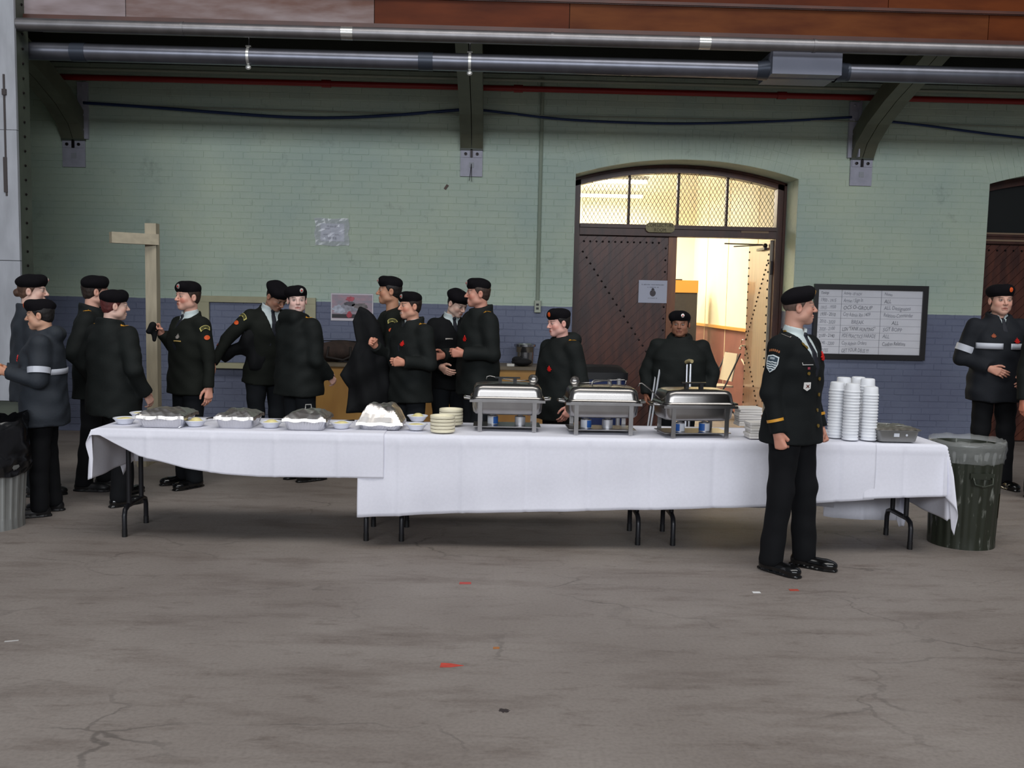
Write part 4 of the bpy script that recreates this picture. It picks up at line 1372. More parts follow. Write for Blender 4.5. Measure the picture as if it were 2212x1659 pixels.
bowl(264, 917, 'butter bowl at the very corner of the askew cloth', lump=0.4)
bowl(290, 908, 'butter bowl half hidden behind the first foil tray', lump=0, yoff=0.08)
bowl(418, 922, 'butter bowl between the first and second foil trays')
bowl(582, 925, 'butter bowl between the second and third foil trays', lump=0.8)
bowl(735, 927, 'butter bowl between the third and the domed foil tray', lump=0.6)
bowl(898, 930, 'flat butter bowl in front, beside the cream plates', lump=0.3)
bowl(899, 914, 'butter bowl with a tall yellow scoop behind the flat one', lump=1.0, yoff=0.07)
M_SPN = mat('dark_spoon', (52, 46, 44), 0.4, 0.4)
def spoon(px, py, rz, label):
    c = on_z(px, py, SZ)
    g = G().tube([(-0.07, 0, 0.012), (0, 0, 0.02), (0.06, 0, 0.016)], [0.004, 0.004, 0.006], 6).sphere((-0.085, 0, 0.012), (0.022, 0.014, 0.006), 10, 6)
    tag(g.build('butter_spoon', M_SPN, loc=(c[0], c[1] + 0.06, SZ), rz=rz, smooth='all'), label, 'spoon')
spoon(445, 912, 1.2, 'dark spoon lying behind the second foil tray')
spoon(598, 915, 0.3, 'dark spoon beside the third foil tray')
spoon(747, 917, 0.8, 'dark spoon behind the bowl before the domed tray')

# ---------------------------------------------------------------- cream plates
ORD = ['topmost', 'second from the top', 'third from the top', 'fourth from the top', 'fifth from the top', 'sixth from the top', 'seventh from the top', 'eighth from the top', 'ninth from the top', 'tenth from the top',
       'eleventh from the top', 'twelfth from the top', 'thirteenth from the top', 'fourteenth from the top', 'fifteenth from the top', 'sixteenth from the top', 'seventeenth from the top', 'eighteenth from the top', 'nineteenth from the top', 'twentieth from the top']


def ordinal(i, n):
    return 'lowest' if i == n - 1 else ORD[i]


M_CRP2 = mat('cream_stoneware', (232, 224, 196), 0.4, var=0.03)
gp = G().lathe([(0, 0.0), (0.070, 0.0), (0.079, 0.002), (0.0815, 0.005), (0.0815, 0.019), (0.080, 0.0212), (0.077, 0.0205), (0.070, 0.006), (0, 0.004)], 32)
me_plate = gp.mesh('cream_plate', M_CRP2, True, True)
for (px, py, n, off, nm) in ((955, 935, 5, 0.0, 'front'), (972, 925, 5, 0.10, 'rear')):
    c = on_z(px, py, SZ)
    for k in range(n):
        o_ = mesh_obj('cream_plate', me_plate, None, (c[0] + rnd.uniform(-0.001, 0.001), c[1] + 0.05 + off, SZ + 0.001 + k * 0.0218 + (0.006 if nm == 'rear' else 0)))
        o_.rotation_euler = (0, 0, rnd.uniform(0, 6))
        tag(o_, 'cream plate, %s of the %s plate stack' % (ordinal(n - 1 - k, n), nm), 'plate', '%s stack of cream plates' % nm)

# ---------------------------------------------------------------- chafing dishes
M_STEEL = mat('polished_steel', (146, 143, 140), 0.27, 1.0, var=0.06, scale=5)
M_STEEL2 = mat('satin_steel', (160, 158, 158), 0.33, 1.0, var=0.08, scale=9)
M_HANDLE = mat('black_handle', (22, 22, 24), 0.4)


def chafer(px, py, rz, label, handle='black', scale=1.0):
    c = on_z(px, py, SZ)
    e = empty('chafing_dish', (c[0], c[1] + 0.15, SZ), rz, label, 'chafing dish', 'chafing dishes')
    e.scale = (scale, scale, scale)
    hx, hy, zr = 0.235, 0.15, 0.205
    fr = G().bb(-hx - 0.015, hx + 0.015, -hy - 0.012, -hy + 0.004, zr - 0.012, zr + 0.004).bb(-hx - 0.015, hx + 0.015, hy - 0.004, hy + 0.012, zr - 0.012, zr + 0.004)
    fr.bb(-hx - 0.015, -hx + 0.004, -hy, hy, zr - 0.012, zr + 0.004).bb(hx - 0.004, hx + 0.015, -hy, hy, zr - 0.012, zr + 0.004)
    fr.build('frame_rail', M_STEEL2, e)
    for sx in (-1, 1):
        for sy in (-1, 1):
            G().bb(sx * (hx - 0.055) - 0.014, sx * (hx - 0.055) + 0.014, sy * (hy + 0.002) - 0.004, sy * (hy + 0.002) + 0.004, 0, zr - 0.01).build('leg', M_STEEL2, e)
    G().bb(-hx + 0.01, hx - 0.01, -hy + 0.03, hy - 0.03, 0.022, 0.028).build('burner_shelf', M_STEEL2, e)
    g = G()
    for sx in (-1, 1):
        g.tube([(sx * (hx + 0.01), -0.06, zr), (sx * (hx + 0.05), -0.055, zr + 0.004), (sx * (hx + 0.055), 0, zr + 0.006), (sx * (hx + 0.05), 0.055, zr + 0.004), (sx * (hx + 0.01), 0.06, zr)], 0.008, 8)
        g.build('side_handle', M_STEEL, e, True); g = G()
    # pan, rounded bottom
    g = G()
    prof = [(0.80, -0.098), (0.90, -0.094), (0.96, -0.08), (0.98, -0.05), (1.0, 0.0), (1.05, 0.004), (1.05, 0.01)]
    loft(g, [[(x, y, zr + z) for x, y in rring(hx * k, hy * k, 0.045, 5)] for k, z in prof], cap0=True)
    g.build('water_pan', M_STEEL2, e, True)
    g = G()
    prof = [(1.04, 0.012), (1.05, 0.016), (1.03, 0.022), (1.0, 0.026), (0.975, 0.055), (0.955, 0.078), (0.90, 0.094), (0.80, 0.102), (0.5, 0.108), (0.02, 0.109)]
    loft(g, [[(x, y, zr + z) for x, y in rring(hx * k, hy * (k if k > 0.75 else k), min(0.05, hy * k * 0.8), 6)] for k, z in prof], cap1=True)
    g.build('lid', M_STEEL, e, True)
    if handle == 'black':
        hd = G().bb(-0.085, 0.085, -0.012, 0.012, zr + 0.135, zr + 0.145)
        h_ = hd.build('lid_handle', M_HANDLE, e)
        for sx in (-0.05, 0.05):
            G().bb(sx - 0.012, sx + 0.012, -0.016, 0.016, zr + 0.105, zr + 0.136).build('handle_post', M_HANDLE, h_)
    else:
        G().tube([(-0.065, 0, zr + 0.105), (-0.062, 0, zr + 0.13), (-0.05, 0, zr + 0.14), (0.05, 0, zr + 0.14), (0.062, 0, zr + 0.13), (0.065, 0, zr + 0.105)], 0.006, 8).build('lid_handle', M_STEEL, e, True)
    return e


M_CANW = mat('can_tin', (206, 206, 210), 0.35, 0.6)
M_CANB = mat('can_blue', (36, 92, 168), 0.4)


def fuel_can(ch, dx, dy, blue, label, s=0.0):
    p = ch.matrix_basis @ Vector((dx, dy, 0.0285))
    e = empty('fuel_can', p, s, label, 'fuel can', 'fuel cans under the chafing dishes')
    r, h = 0.036, 0.055
    G().lathe([(0, 0), (r, 0), (r, h), (r * 0.93, h + 0.002), (r * 0.9, h - 0.002), (0.018, h), (0.018, h + 0.008), (0, h + 0.008)], 24).build('tin', M_CANW, e, True)
    if blue:
        n = 10
        g = G().grid(lambda u, v: ((r + 0.0008) * math.cos(-PI / 2 + blue * (0.1 + 1.3 * u)), (r + 0.0008) * math.sin(-PI / 2 + blue * (0.1 + 1.3 * u)), 0.004 + 0.047 * v), n, 1)
        g.build('label_band', M_CANB, e, 'all', fix=False)
        g = G().grid(lambda u, v: ((r + 0.0008) * math.cos(-PI / 2 - blue * (0.05 + 1.2 * u)), (r + 0.0008) * math.sin(-PI / 2 - blue * (0.05 + 1.2 * u)), 0.004 + 0.047 * v), n, 1)
        g.build('label_white', mat('label_white', (214, 218, 226), 0.5), e, 'all', fix=False)
    return e


def ladle(ch, pts, bowl_at, label, rb=0.034, tilt=(0, 0)):
    M = ch.matrix_basis
    e = empty('serving_ladle', M @ Vector(pts[0]), 0, label, 'ladle', 'serving ladles')
    o0 = M @ Vector(pts[0])
    P = [tuple((M @ Vector(p)) - o0) for p in pts]
    G().tube(P, 0.004, 7).build('handle', M_STEEL, e, 'all')
    if bowl_at is not None:
        b = (M @ Vector(bowl_at)) - o0
        g = G()
        Rm = rotm(*tilt)
        vs, fs = [], []
        n, m = 16, 6
        for i in range(m + 1):
            t = PI / 2 * i / m
            for j in range(n):
                a = 2 * PI * j / n
                vs.append(np.array([rb * math.cos(t) * math.cos(a), rb * math.cos(t) * math.sin(a), -rb * 0.7 * math.sin(t)]) @ Rm.T + np.array(b))
        for i in range(m):
            for j in range(n):
                fs.append((i * n + j, i * n + (j + 1) % n, (i + 1) * n + (j + 1) % n, (i + 1) * n + j))
        g.add(vs, fs)
        g.build('ladle_bowl', M_STEEL, e, 'all')
    return e


c1_ = chafer(1095, 932, 0.0, 'chafing dish with a black lid handle nearest the cream plates')
c2_ = chafer(1302, 939, 0.02, 'middle chafing dish with a shiny wire lid handle', 'steel')
c3_ = chafer(1505, 946, 0.13, 'chafing dish set at an angle nearest the officer')
fuel_can(c1_, -0.095, 0.02, 1, 'blue labelled fuel can under the first chafing dish from the plates')
fuel_can(c1_, 0.09, 0.0, 0, 'plain tin fuel can under the first chafing dish from the plates')
fuel_can(c2_, -0.10, -0.02, 1, 'blue labelled fuel can under the middle chafing dish')
fuel_can(c2_, 0.045, -0.01, 0, 'plain tin fuel can under the middle chafing dish')
fuel_can(c3_, -0.10, -0.03, -1, 'fuel can on the plank door side under the angled chafing dish')
fuel_can(c3_, 0.075, -0.02, -1, 'fuel can on the officer side under the angled chafing dish')
ladle(c1_, [(0.15, 0.05, 0.325), (0.05, 0.06, 0.32), (-0.05, 0.06, 0.335), (-0.12, 0.06, 0.35), (-0.14, 0.05, 0.345), (-0.145, 0.05, 0.325)], (0.175, 0.05, 0.335), 'ladle laid over the first chafing dish from the plates', tilt=(1.2, 0.3, 0))
ladle(c2_, [(-0.15, 0.05, 0.32), (-0.05, 0.06, 0.325), (0.05, 0.07, 0.34), (0.16, 0.07, 0.345), (0.175, 0.06, 0.34), (0.165, 0.05, 0.315)], (-0.175, 0.05, 0.335), 'ladle laid over the middle chafing dish', tilt=(1.2, -0.5, 0))
ladle(c3_, [(-0.21, -0.03, 0.222), (-0.25, -0.04, 0.25), (-0.32, -0.05, 0.31), (-0.37, -0.05, 0.345), (-0.385, -0.05, 0.345), (-0.395, -0.05, 0.325)], None, 'ladle handle sticking out of the angled chafing dish')
# tong heads as thin blades
# ---------------------------------------------------------------- napkins
M_NAP = mat('paper_napkin', (232, 228, 222), 0.85, var=0.03)
def napkins(px, py, w, d, h, n, yoff, seed, label):
    c = on_z(px, py, SZ)
    e = empty('napkin_stack', (c[0], c[1] + d / 2 + yoff, SZ), 0.05, label, 'napkins', 'napkin stacks')
    r = random.Random(seed)
    for k in range(n):
        g = G()
        t = h / n
        dx, dy = r.uniform(-0.006, 0.006), r.uniform(-0.006, 0.006)
        rbox(g, (dx, dy, t * (k + 0.5)), (w * r.uniform(0.96, 1.02), d, t * 0.86), 0.008, rotm(0, 0, r.uniform(-0.04, 0.04)))
        g.build('folded_bundle', M_NAP, e)
    return e
napkins(1640, 948, 0.13, 0.13, 0.105, 6, 0.0, 4, 'front stack of white paper napkins beside the officer')
napkins(1628, 925, 0.17, 0.13, 0.135, 8, 0.1, 5, 'rear stack of white paper napkins behind the officer')

# ---------------------------------------------------------------- foam bowls, upside down in stacks
M_FOAM = mat('white_foam', (238, 240, 244), 0.45, spec=0.4)
gf = G().lathe([(0, 0.060), (0.036, 0.060), (0.0435, 0.057), (0.0455, 0.052), (0.0475, 0.012), (0.0512, 0.010), (0.0525, 0.006), (0.0512, 0.002), (0.048, 0.0), (0.046, 0.003), (0.043, 0.05), (0, 0.056)], 28)
me_foam = gf.mesh('foam_bowl', M_FOAM, True, True)
STK = [(1803, 935, 820, 0.03, 'stack half hidden by the officer'), (1818, 930, 813, 0.12, 'rear stack on the officer side'), (1834, 957, 823, 0.0, 'front stack on the officer side'),
       (1848, 925, 808, 0.13, 'tall rear middle foam stack'), (1866, 935, 815, 0.07, 'rear stack on the trash can side'), (1874, 957, 829, 0.0, 'front stack on the trash can side')]
SX = [(1803, 6.24), (1817, 6.40), (1836, 6.145), (1848, 6.46), (1868, 6.33), (1876, 6.15)]
for (px, yd), (_, _, ptop, _, nm) in zip(SX, STK):
    base = at(px, 940, yd)
    ztop = at(px, ptop, yd)[2]
    n = max(3, int((ztop - SZ - 0.06) / 0.0195) + 1)
    for k in range(n):
        o_ = mesh_obj('foam_bowl', me_foam, None, (base[0] + rnd.uniform(-0.0012, 0.0012), yd + rnd.uniform(-0.0012, 0.0012), SZ + 0.001 + k * 0.0195))
        tag(o_, 'white foam bowl, %s of the %s' % (ordinal(n - 1 - k, n), nm), 'foam bowl', 'foam bowls, ' + nm)

# ---------------------------------------------------------------- grey lidded pan
a, b = on_z(1903, 955, SZ), on_z(1985, 957, SZ)
pn = empty('lidded_pan', ((a[0] + b[0]) / 2, a[1] + 0.15, SZ), 0, 'grey lidded catering pan with a small label beside the foam bowls', 'pan')
hx, hy = (b[0] - a[0]) / 2, 0.13
M_GPAN = mat('dull_grey_pan', (132, 132, 130), 0.4, 0.5, var=0.08)
g = G(); loft(g, [[(x, y, z) for x, y in rring(hx * k, hy * k, 0.025, 4)] for k, z in ((0.97, 0), (1.0, 0.006), (1.1, 0.072), (1.17, 0.074), (1.17, 0.078))], cap0=True)
g.build('pan', M_GPAN, pn, True)
r = random.Random(9)
hh = [[r.uniform(-1, 1) for _ in range(16)] for _ in range(16)]
g = G().grid(lambda u, v: ((2 * u - 1) * hx * 1.17, (2 * v - 1) * hy * 1.17, 0.079 + 0.016 * (1 - max(abs(2 * u - 1), abs(2 * v - 1)) ** 6) + 0.003 * hh[int(u * 14)][int(v * 14)]), 14, 14)
g.build('lid', mat('crinkled_lid', (150, 144, 134), 0.35, 0.7), pn, fix=False)
G().bb(-0.035, 0.0, -hy * 1.09 - 0.001, -hy * 1.05, 0.035, 0.058).build('label', mat('label_white', (214, 218, 226)), pn)
G().sphere((0.05, -hy * 1.07, 0.046), (0.008, 0.003, 0.008), 8, 6).build('sticker', mat('label_white', (214, 218, 226)), pn)
g = G().prism([(-0.05, -0.02), (0.03, -0.035), (0.05, 0.0), (-0.02, 0.03)], 0, 0.001, lambda u, v, t: (u - 0.03, v + 0.05, 0.0985 + t))
g.build('foil_scrap', M_FOIL, pn)
g = G().prism([(-0.03, -0.02), (0.05, -0.025), (0.01, 0.02)], 0, 0.001, lambda u, v, t: (u + 0.03, v - 0.05, 0.0985 + t))
g.build('foil_scrap', M_FOIL, pn)

# ================================================================== TRASH CANS
def trash_can(c, r, h, m, label, flutes=26):
    e = empty('trash_can', c, 0, label, 'trash can')
    def fr(a, i):
        return 1 + (0.016 * (1 if math.sin(flutes * a) > 0 else -1) if 3 <= i <= 6 else 0)
    prof = [(0, 0.004), (r * 0.9, 0.004), (r * 0.93, 0.0), (r * 0.91, 0.065), (r * 0.915, 0.09), (r * 0.99, h - 0.07), (r, h - 0.05), (r * 1.03, h - 0.02), (r * 1.04, h), (r * 1.0, h), (r * 0.97, h - 0.05), (r * 0.85, 0.03), (0, 0.03)]
    G().lathe(prof, flutes * 6, fr=fr).build('can_body', m, e, True)
    return e


M_CANG = mat('galvanised_can', (150, 152, 150), 0.4, 0.5, var=0.15, scale=8, stretch=(1, 1, 0.5))
M_CAND = mat('dark_green_can', (138, 140, 132), 0.36, 0.2, col2=(46, 50, 40), scale=13, stretch=(2.6, 2.6, 0.7), lo=0.60, hi=0.74, detail=6)
cl = trash_can((-3.43, 6.45, 0), 0.245, 0.44, M_CANG, 'pale fluted metal trash can with a black bag')
rr = random.Random(21)
hh = [[rr.uniform(-1, 1) for _ in range(50)] for _ in range(14)]
def bag_black(u, v):
    a = 2 * PI * u
    i, j = int(u * 48) % 48, int(v * 12)
    prof = np.interp(v, [0, 0.25, 0.5, 0.8, 1.0], [0.262, 0.272, 0.268, 0.262, 0.245])
    z = np.interp(v, [0, 0.25, 0.5, 0.8, 1.0], [0.38, 0.46, 0.56, 0.70, 0.76])
    q = prof + 0.012 * hh[j][i] + 0.012 * math.sin(7 * a + 3 * v)
    return (q * math.cos(a), q * math.sin(a), z + 0.012 * hh[j][i] + (0.02 * math.sin(3 * a) if v > 0.9 or v < 0.1 else 0))
G().grid(bag_black, 48, 12).build('bin_bag', mat('black_plastic', (16, 16, 18), 0.22, spec=0.6), cl, 'all')
cr_c = on_z(2106, 1191, 0)
cr = trash_can((cr_c[0] + 0.012, cr_c[1] + 0.225, 0), 0.232, 0.70, M_CAND, 'battered dark green fluted trash can with a clear liner', 22)
def bag_clear(u, v):
    a = 2 * PI * u
    i, j = int(u * 48) % 48, int(v * 12)
    q = np.interp(v, [0, 0.3, 0.6, 0.75, 1.0], [0.236, 0.247, 0.252, 0.243, 0.215])
    z = np.interp(v, [0, 0.3, 0.6, 0.75, 1.0], [0.585, 0.63, 0.70, 0.735, 0.52])
    return ((q + 0.004 * hh[j][i]) * math.cos(a), (q + 0.004 * hh[j][i]) * math.sin(a), z + 0.006 * hh[(j + 4) % 12][i])
G().grid(bag_clear, 48, 12).build('clear_liner', mat('clear_liner', (235, 238, 236), 0.14, alpha=0.17, spec=0.9), cr, 'all')
G().tube([(-0.06, -0.222, 0.50), (-0.065, -0.25, 0.50), (-0.06, -0.262, 0.46), (0.0, -0.268, 0.445), (0.06, -0.262, 0.46), (0.065, -0.25, 0.50), (0.06, -0.222, 0.50)], 0.008, 8).build('handle', M_CAND, cr, 'all')
G().bb(-0.08, 0.08, -0.238, -0.225, 0.49, 0.53).build('handle_plate', M_CAND, cr)
def decal_pts(u, v):
    a = -PI / 2 + 1.02 + 0.24 * u
    q = 0.2205 + 0.0055 * v
    return (q * math.cos(a), q * math.sin(a), 0.20 + 0.17 * v)
G().grid(decal_pts, 4, 4).build('flame_sticker', mat('flame_sticker', (206, 60, 30), 0.5, col2=(226, 180, 50), scale=14), cr, 'all', fix=False)

# ================================================================== PEOPLE
# Bodies and clothes are grown from signed distance fields on a grid (surface nets).
F32 = np.float32


def surface_net(f, lo, hi, h):
    lo = np.asarray(lo, float)
    n = [int(math.ceil((b - a) / h)) + 1 for a, b in zip(lo, hi)]
    ax = [(lo[i] + h * np.arange(n[i])).astype(F32) for i in range(3)]
    X, Y, Z = np.meshgrid(*ax, indexing='ij')
    v = f(X, Y, Z).astype(F32)
    # close the field at the border
    for s in (0, -1):
        v[s] = np.maximum(v[s], h * 0.3); v[:, s] = np.maximum(v[:, s], h * 0.3); v[:, :, s] = np.maximum(v[:, :, s], h * 0.3)
    s = v < 0
    nc = [k - 1 for k in n]
    cnt = np.zeros(nc, np.int16)
    acc = np.zeros(nc + [3], F32)
    offs = [(0, 0), (0, 1), (1, 0), (1, 1)]
    edges = []
    for axis in range(3):
        o1, o2 = [a for a in range(3) if a != axis]
        sl0, sl1 = [slice(None)] * 3, [slice(None)] * 3
        sl0[axis], sl1[axis] = slice(0, -1), slice(1, None)
        a, b = v[tuple(sl0)], v[tuple(sl1)]
        cr = (s[tuple(sl0)] != s[tuple(sl1)])
        idx = np.argwhere(cr)
        t = a[cr] / (a[cr] - b[cr])
        pos = idx.astype(F32)
        pos[:, axis] += t
        edges.append((axis, idx, s[tuple(sl0)][cr]))
        for d1, d2 in offs:
            c = idx.copy()
            c[:, o1] -= d1
            c[:, o2] -= d2
            ok = (c[:, o1] >= 0) & (c[:, o2] >= 0) & (c[:, o1] < nc[o1]) & (c[:, o2] < nc[o2])
            c = c[ok]
            flat = (c[:, 0] * nc[1] + c[:, 1]) * nc[2] + c[:, 2]
            np.add.at(cnt.reshape(-1), flat, 1)
            np.add.at(acc.reshape(-1, 3), flat, pos[ok])
    act = cnt > 0
    ids = -np.ones(nc, np.int64)
    ids[act] = np.arange(act.sum())
    V = acc[act] / cnt[act][:, None] * h + lo
    Q = []
    for axis, idx, neg in edges:
        o1, o2 = [a for a in range(3) if a != axis]
        ok = (idx[:, o1] > 0) & (idx[:, o2] > 0) & (idx[:, o1] < nc[o1]) & (idx[:, o2] < nc[o2])
        i, ng = idx[ok], neg[ok]
        q = []
        for d1, d2 in ((1, 1), (0, 1), (0, 0), (1, 0)):
            c = i.copy()
            c[:, o1] -= d1
            c[:, o2] -= d2
            q.append(ids[c[:, 0], c[:, 1], c[:, 2]])
        q = np.stack(q, 1)
        flip = ng if axis != 1 else ~ng
        q[~flip] = q[~flip][:, ::-1]
        Q.append(q)
    return V, np.concatenate(Q)


def sd_caps(P, a, b, ra, rb):
    X, Y, Z = P
    a, b = [float(t) for t in a], [float(t) for t in b]
    d = [b[i] - a[i] for i in range(3)]
    L = max(1e-9, sum(t * t for t in d))
    t = np.clip(((X - a[0]) * d[0] + (Y - a[1]) * d[1] + (Z - a[2]) * d[2]) / L, 0, 1)
    return np.sqrt((X - a[0] - t * d[0]) ** 2 + (Y - a[1] - t * d[1]) ** 2 + (Z - a[2] - t * d[2]) ** 2) - (ra + (rb - ra) * t)


def sd_ell(P, c, r):
    X, Y, Z = P
    k = np.sqrt(((X - c[0]) / r[0]) ** 2 + ((Y - c[1]) / r[1]) ** 2 + ((Z - c[2]) / r[2]) ** 2)
    return (k - 1) * min(r)


def smin(a, b, k):
    h = np.clip(0.5 + 0.5 * (b - a) / k, 0, 1)
    return b + (a - b) * h - k * h * (1 - h)


def smax(a, b, k):
    return -smin(-a, -b, k)


def net_mesh(name, parts, mats, tints=None):
    """join (V, Q) pieces into one smooth mesh; tints: list of (n, 3) linear colours"""
    V = np.concatenate([p[0] for p in parts])
    n, Q = 0, []
    for v, q in parts:
        Q.append(q + n)
        n += len(v)
    Q = np.concatenate(Q)
    me = bpy.data.meshes.new(name)
    me.vertices.add(len(V))
    me.vertices.foreach_set('co', V.astype(F32).ravel())
    me.loops.add(Q.size)
    me.loops.foreach_set('vertex_index', Q.astype(np.int32).ravel())
    me.polygons.add(len(Q))
    me.polygons.foreach_set('loop_start', np.arange(0, Q.size, 4, dtype=np.int32))
    me.polygons.foreach_set('use_smooth', np.ones(len(Q), bool))
    me.update(calc_edges=True)
    me.validate()
    for m in (mats if isinstance(mats, (list, tuple)) else [mats]):
        me.materials.append(m)
    if tints is not None:
        T = np.concatenate(tints)
        ca = me.color_attributes.new('tint', 'FLOAT_COLOR', 'POINT')
        ca.data.foreach_set('color', np.concatenate([T, np.ones((len(T), 1))], 1).astype(F32).ravel())
    return me


def Rz(a): return np.array([[math.cos(a), -math.sin(a), 0], [math.sin(a), math.cos(a), 0], [0, 0, 1.0]])
def Rx(a): return np.array([[1.0, 0, 0], [0, math.cos(a), -math.sin(a)], [0, math.sin(a), math.cos(a)]])
def Ry(a): return np.array([[math.cos(a), 0, math.sin(a)], [0, 1.0, 0], [-math.sin(a), 0, math.cos(a)]])


HELD = {}
M_SKIN = vcol_mat('skin', 0.5, 0.35)
M_HAIRS = {}
CLOTH = dict(
    parka=mat('dark_green_parka', (22, 26, 25), 0.78, var=0.2, scale=6, bump=0.15, bscale=60, spec=0.25),
    parka_blue=mat('charcoal_parka', (44, 49, 56), 0.7, var=0.15, scale=6, bump=0.15, bscale=60, spec=0.3),
    tunic=mat('rifle_green_tunic', (25, 28, 24), 0.85, var=0.15, scale=7, bump=0.12, bscale=120, spec=0.2),
    officer=mat('black_green_service_coat', (21, 24, 25), 0.85, var=0.1, scale=7, bump=0.1, bscale=140, spec=0.2),
    navy=mat('black_navy_parka', (27, 30, 36), 0.75, var=0.15, scale=6, bump=0.12, bscale=70, spec=0.25),
    black=mat('black_wool', (20, 21, 23), 0.85, var=0.15, scale=6, spec=0.2),
    trousers=mat('dark_trousers', (24, 27, 31), 0.85, var=0.12, scale=6, spec=0.2),
    trousers_bl=mat('black_trousers', (17, 18, 21), 0.85, var=0.12, scale=6, spec=0.2),
)
M_BERET = mat('beret_felt', (15, 13, 17), 0.92, var=0.1, scale=20, spec=0.15)
M_SHOE = mat('polished_shoe', (12, 12, 13), 0.16, spec=0.6)
M_SHOE2 = mat('dull_boot', (16, 16, 18), 0.45)
M_SHIRT = mat('pale_shirt', (196, 208, 208), 0.7)
M_TIE = mat('black_tie', (16, 20, 32), 0.7)
M_GOLD = mat('gold_thread', (212, 150, 44), 0.5)
M_BRASS = mat('brass', (214, 176, 90), 0.25, 0.9)
M_POPPY = mat('poppy_red', (206, 24, 18), 0.6)
M_ORANGE = mat('orange_patch', (214, 84, 28), 0.6)
M_SILVER = mat('badge_silver', (206, 198, 190), 0.3, 0.6)
M_REFL = mat('reflective_tape', (196, 200, 210), 0.4, emit=(0, 0, 0))
M_PATCH = mat('patch_outline', (196, 186, 110), 0.7)
M_PATCHD = mat('patch_olive', (74, 72, 36), 0.8)

TORSO = {  # z, half width, half depth, y shift
    'tunic': [(0.80, .192, .148, .005), (0.92, .190, .142, .005), (1.03, .172, .125, 0), (1.15, .178, .126, -.004), (1.27, .190, .130, -.004), (1.36, .180, .118, .004), (1.42, .140, .092, .014), (1.47, .085, .075, .02), (1.52, .066, .066, .02)],
    'parka': [(0.76, .218, .172, .0), (0.90, .215, .168, 0), (1.03, .208, .160, 0), (1.15, .210, .160, -.004), (1.27, .214, .158, -.004), (1.36, .200, .142, .004), (1.43, .150, .112, .014), (1.48, .108, .100, .018), (1.545, .098, .096, .02)],
}
HEADC = np.array([0, -0.012, 1.632])       # head centre (eye level) above the feet, canonical 1.75 m figure
NECKP = np.array([0, 0.025, 1.50])         # the head turns about this point


def face_tint(L, skin, opt):
    """colours of the face by head-local position"""
    x, y, z = L[:, 0], L[:, 1], L[:, 2]
    C = np.tile(np.array(skin), (len(L), 1))
    front = y < -0.035
    red = np.array(skin) * np.array([0.92, 0.62, 0.58])
    def mix(w, col):
        C[:] = C * (1 - w[:, None]) + np.array(col) * w[:, None]
    def blobw(cx, cz, rx, rz, soft=1.0):
        d = np.sqrt(((x - cx) / rx) ** 2 + ((z - cz) / rz) ** 2)
        return np.clip((1.25 - d) / 0.5, 0, 1) * front
    for sx in (-1, 1):
        mix(blobw(sx * 0.042, -0.035, 0.024, 0.022) * opt.get('blush', 0.4), red)
        mix(np.clip(1 - np.sqrt(((x - sx * 0.077) / .014) ** 2 + ((y - 0.012) / .03) ** 2 + ((z + 0.012) / .04) ** 2), 0, 1) * 0.9, np.array(skin) * np.array([0.95, 0.66, 0.6]))
    mix(blobw(0, -0.03, 0.013, 0.012) * 0.35, red)
    if opt.get('stubble'):
        w = np.clip((-0.045 - z) / 0.02, 0, 1) * np.clip((-y - 0.0) / 0.03, 0, 1) * opt['stubble'] * (z > -0.135)
        mix(w, np.array(skin) * 0.62)
    lip = np.array(skin) * np.array([0.72, 0.42, 0.42])
    mix(blobw(0, -0.0665, 0.023, 0.0085) * (np.abs(x) < 0.026), lip)
    mix(blobw(0, -0.0662, 0.022, 0.0018), np.array(skin) * 0.22)
    if opt.get('smile'):
        mix(blobw(0, -0.066, 0.021, 0.0045), (0.8, 0.77, 0.72))
        mix(blobw(0, -0.0705, 0.020, 0.002), np.array(skin) * 0.2)
    for sx in (-1, 1):
        mix(blobw(sx * 0.031, -0.001, 0.0155, 0.009) * 0.45, np.array(skin) * 0.4)      # lids and lashes
        mix(blobw(sx * 0.031, -0.0012, 0.0115, 0.0042), (0.36, 0.34, 0.32))
        mix(blobw(sx * 0.031 + opt.get('gaze', 0) * 0.004, -0.001, 0.0046, 0.0046), opt.get('eye', (0.03, 0.025, 0.02)))
        mix(blobw(sx * 0.031, 0.0042, 0.0125, 0.0018), np.array(skin) * 0.18)
        mix(blobw(sx * 0.033, 0.0205 + 0.0, 0.0185, 0.0042) * 0.85, opt.get('brow', (0.05, 0.035, 0.025)))
    return np.clip(C, 0, 1)


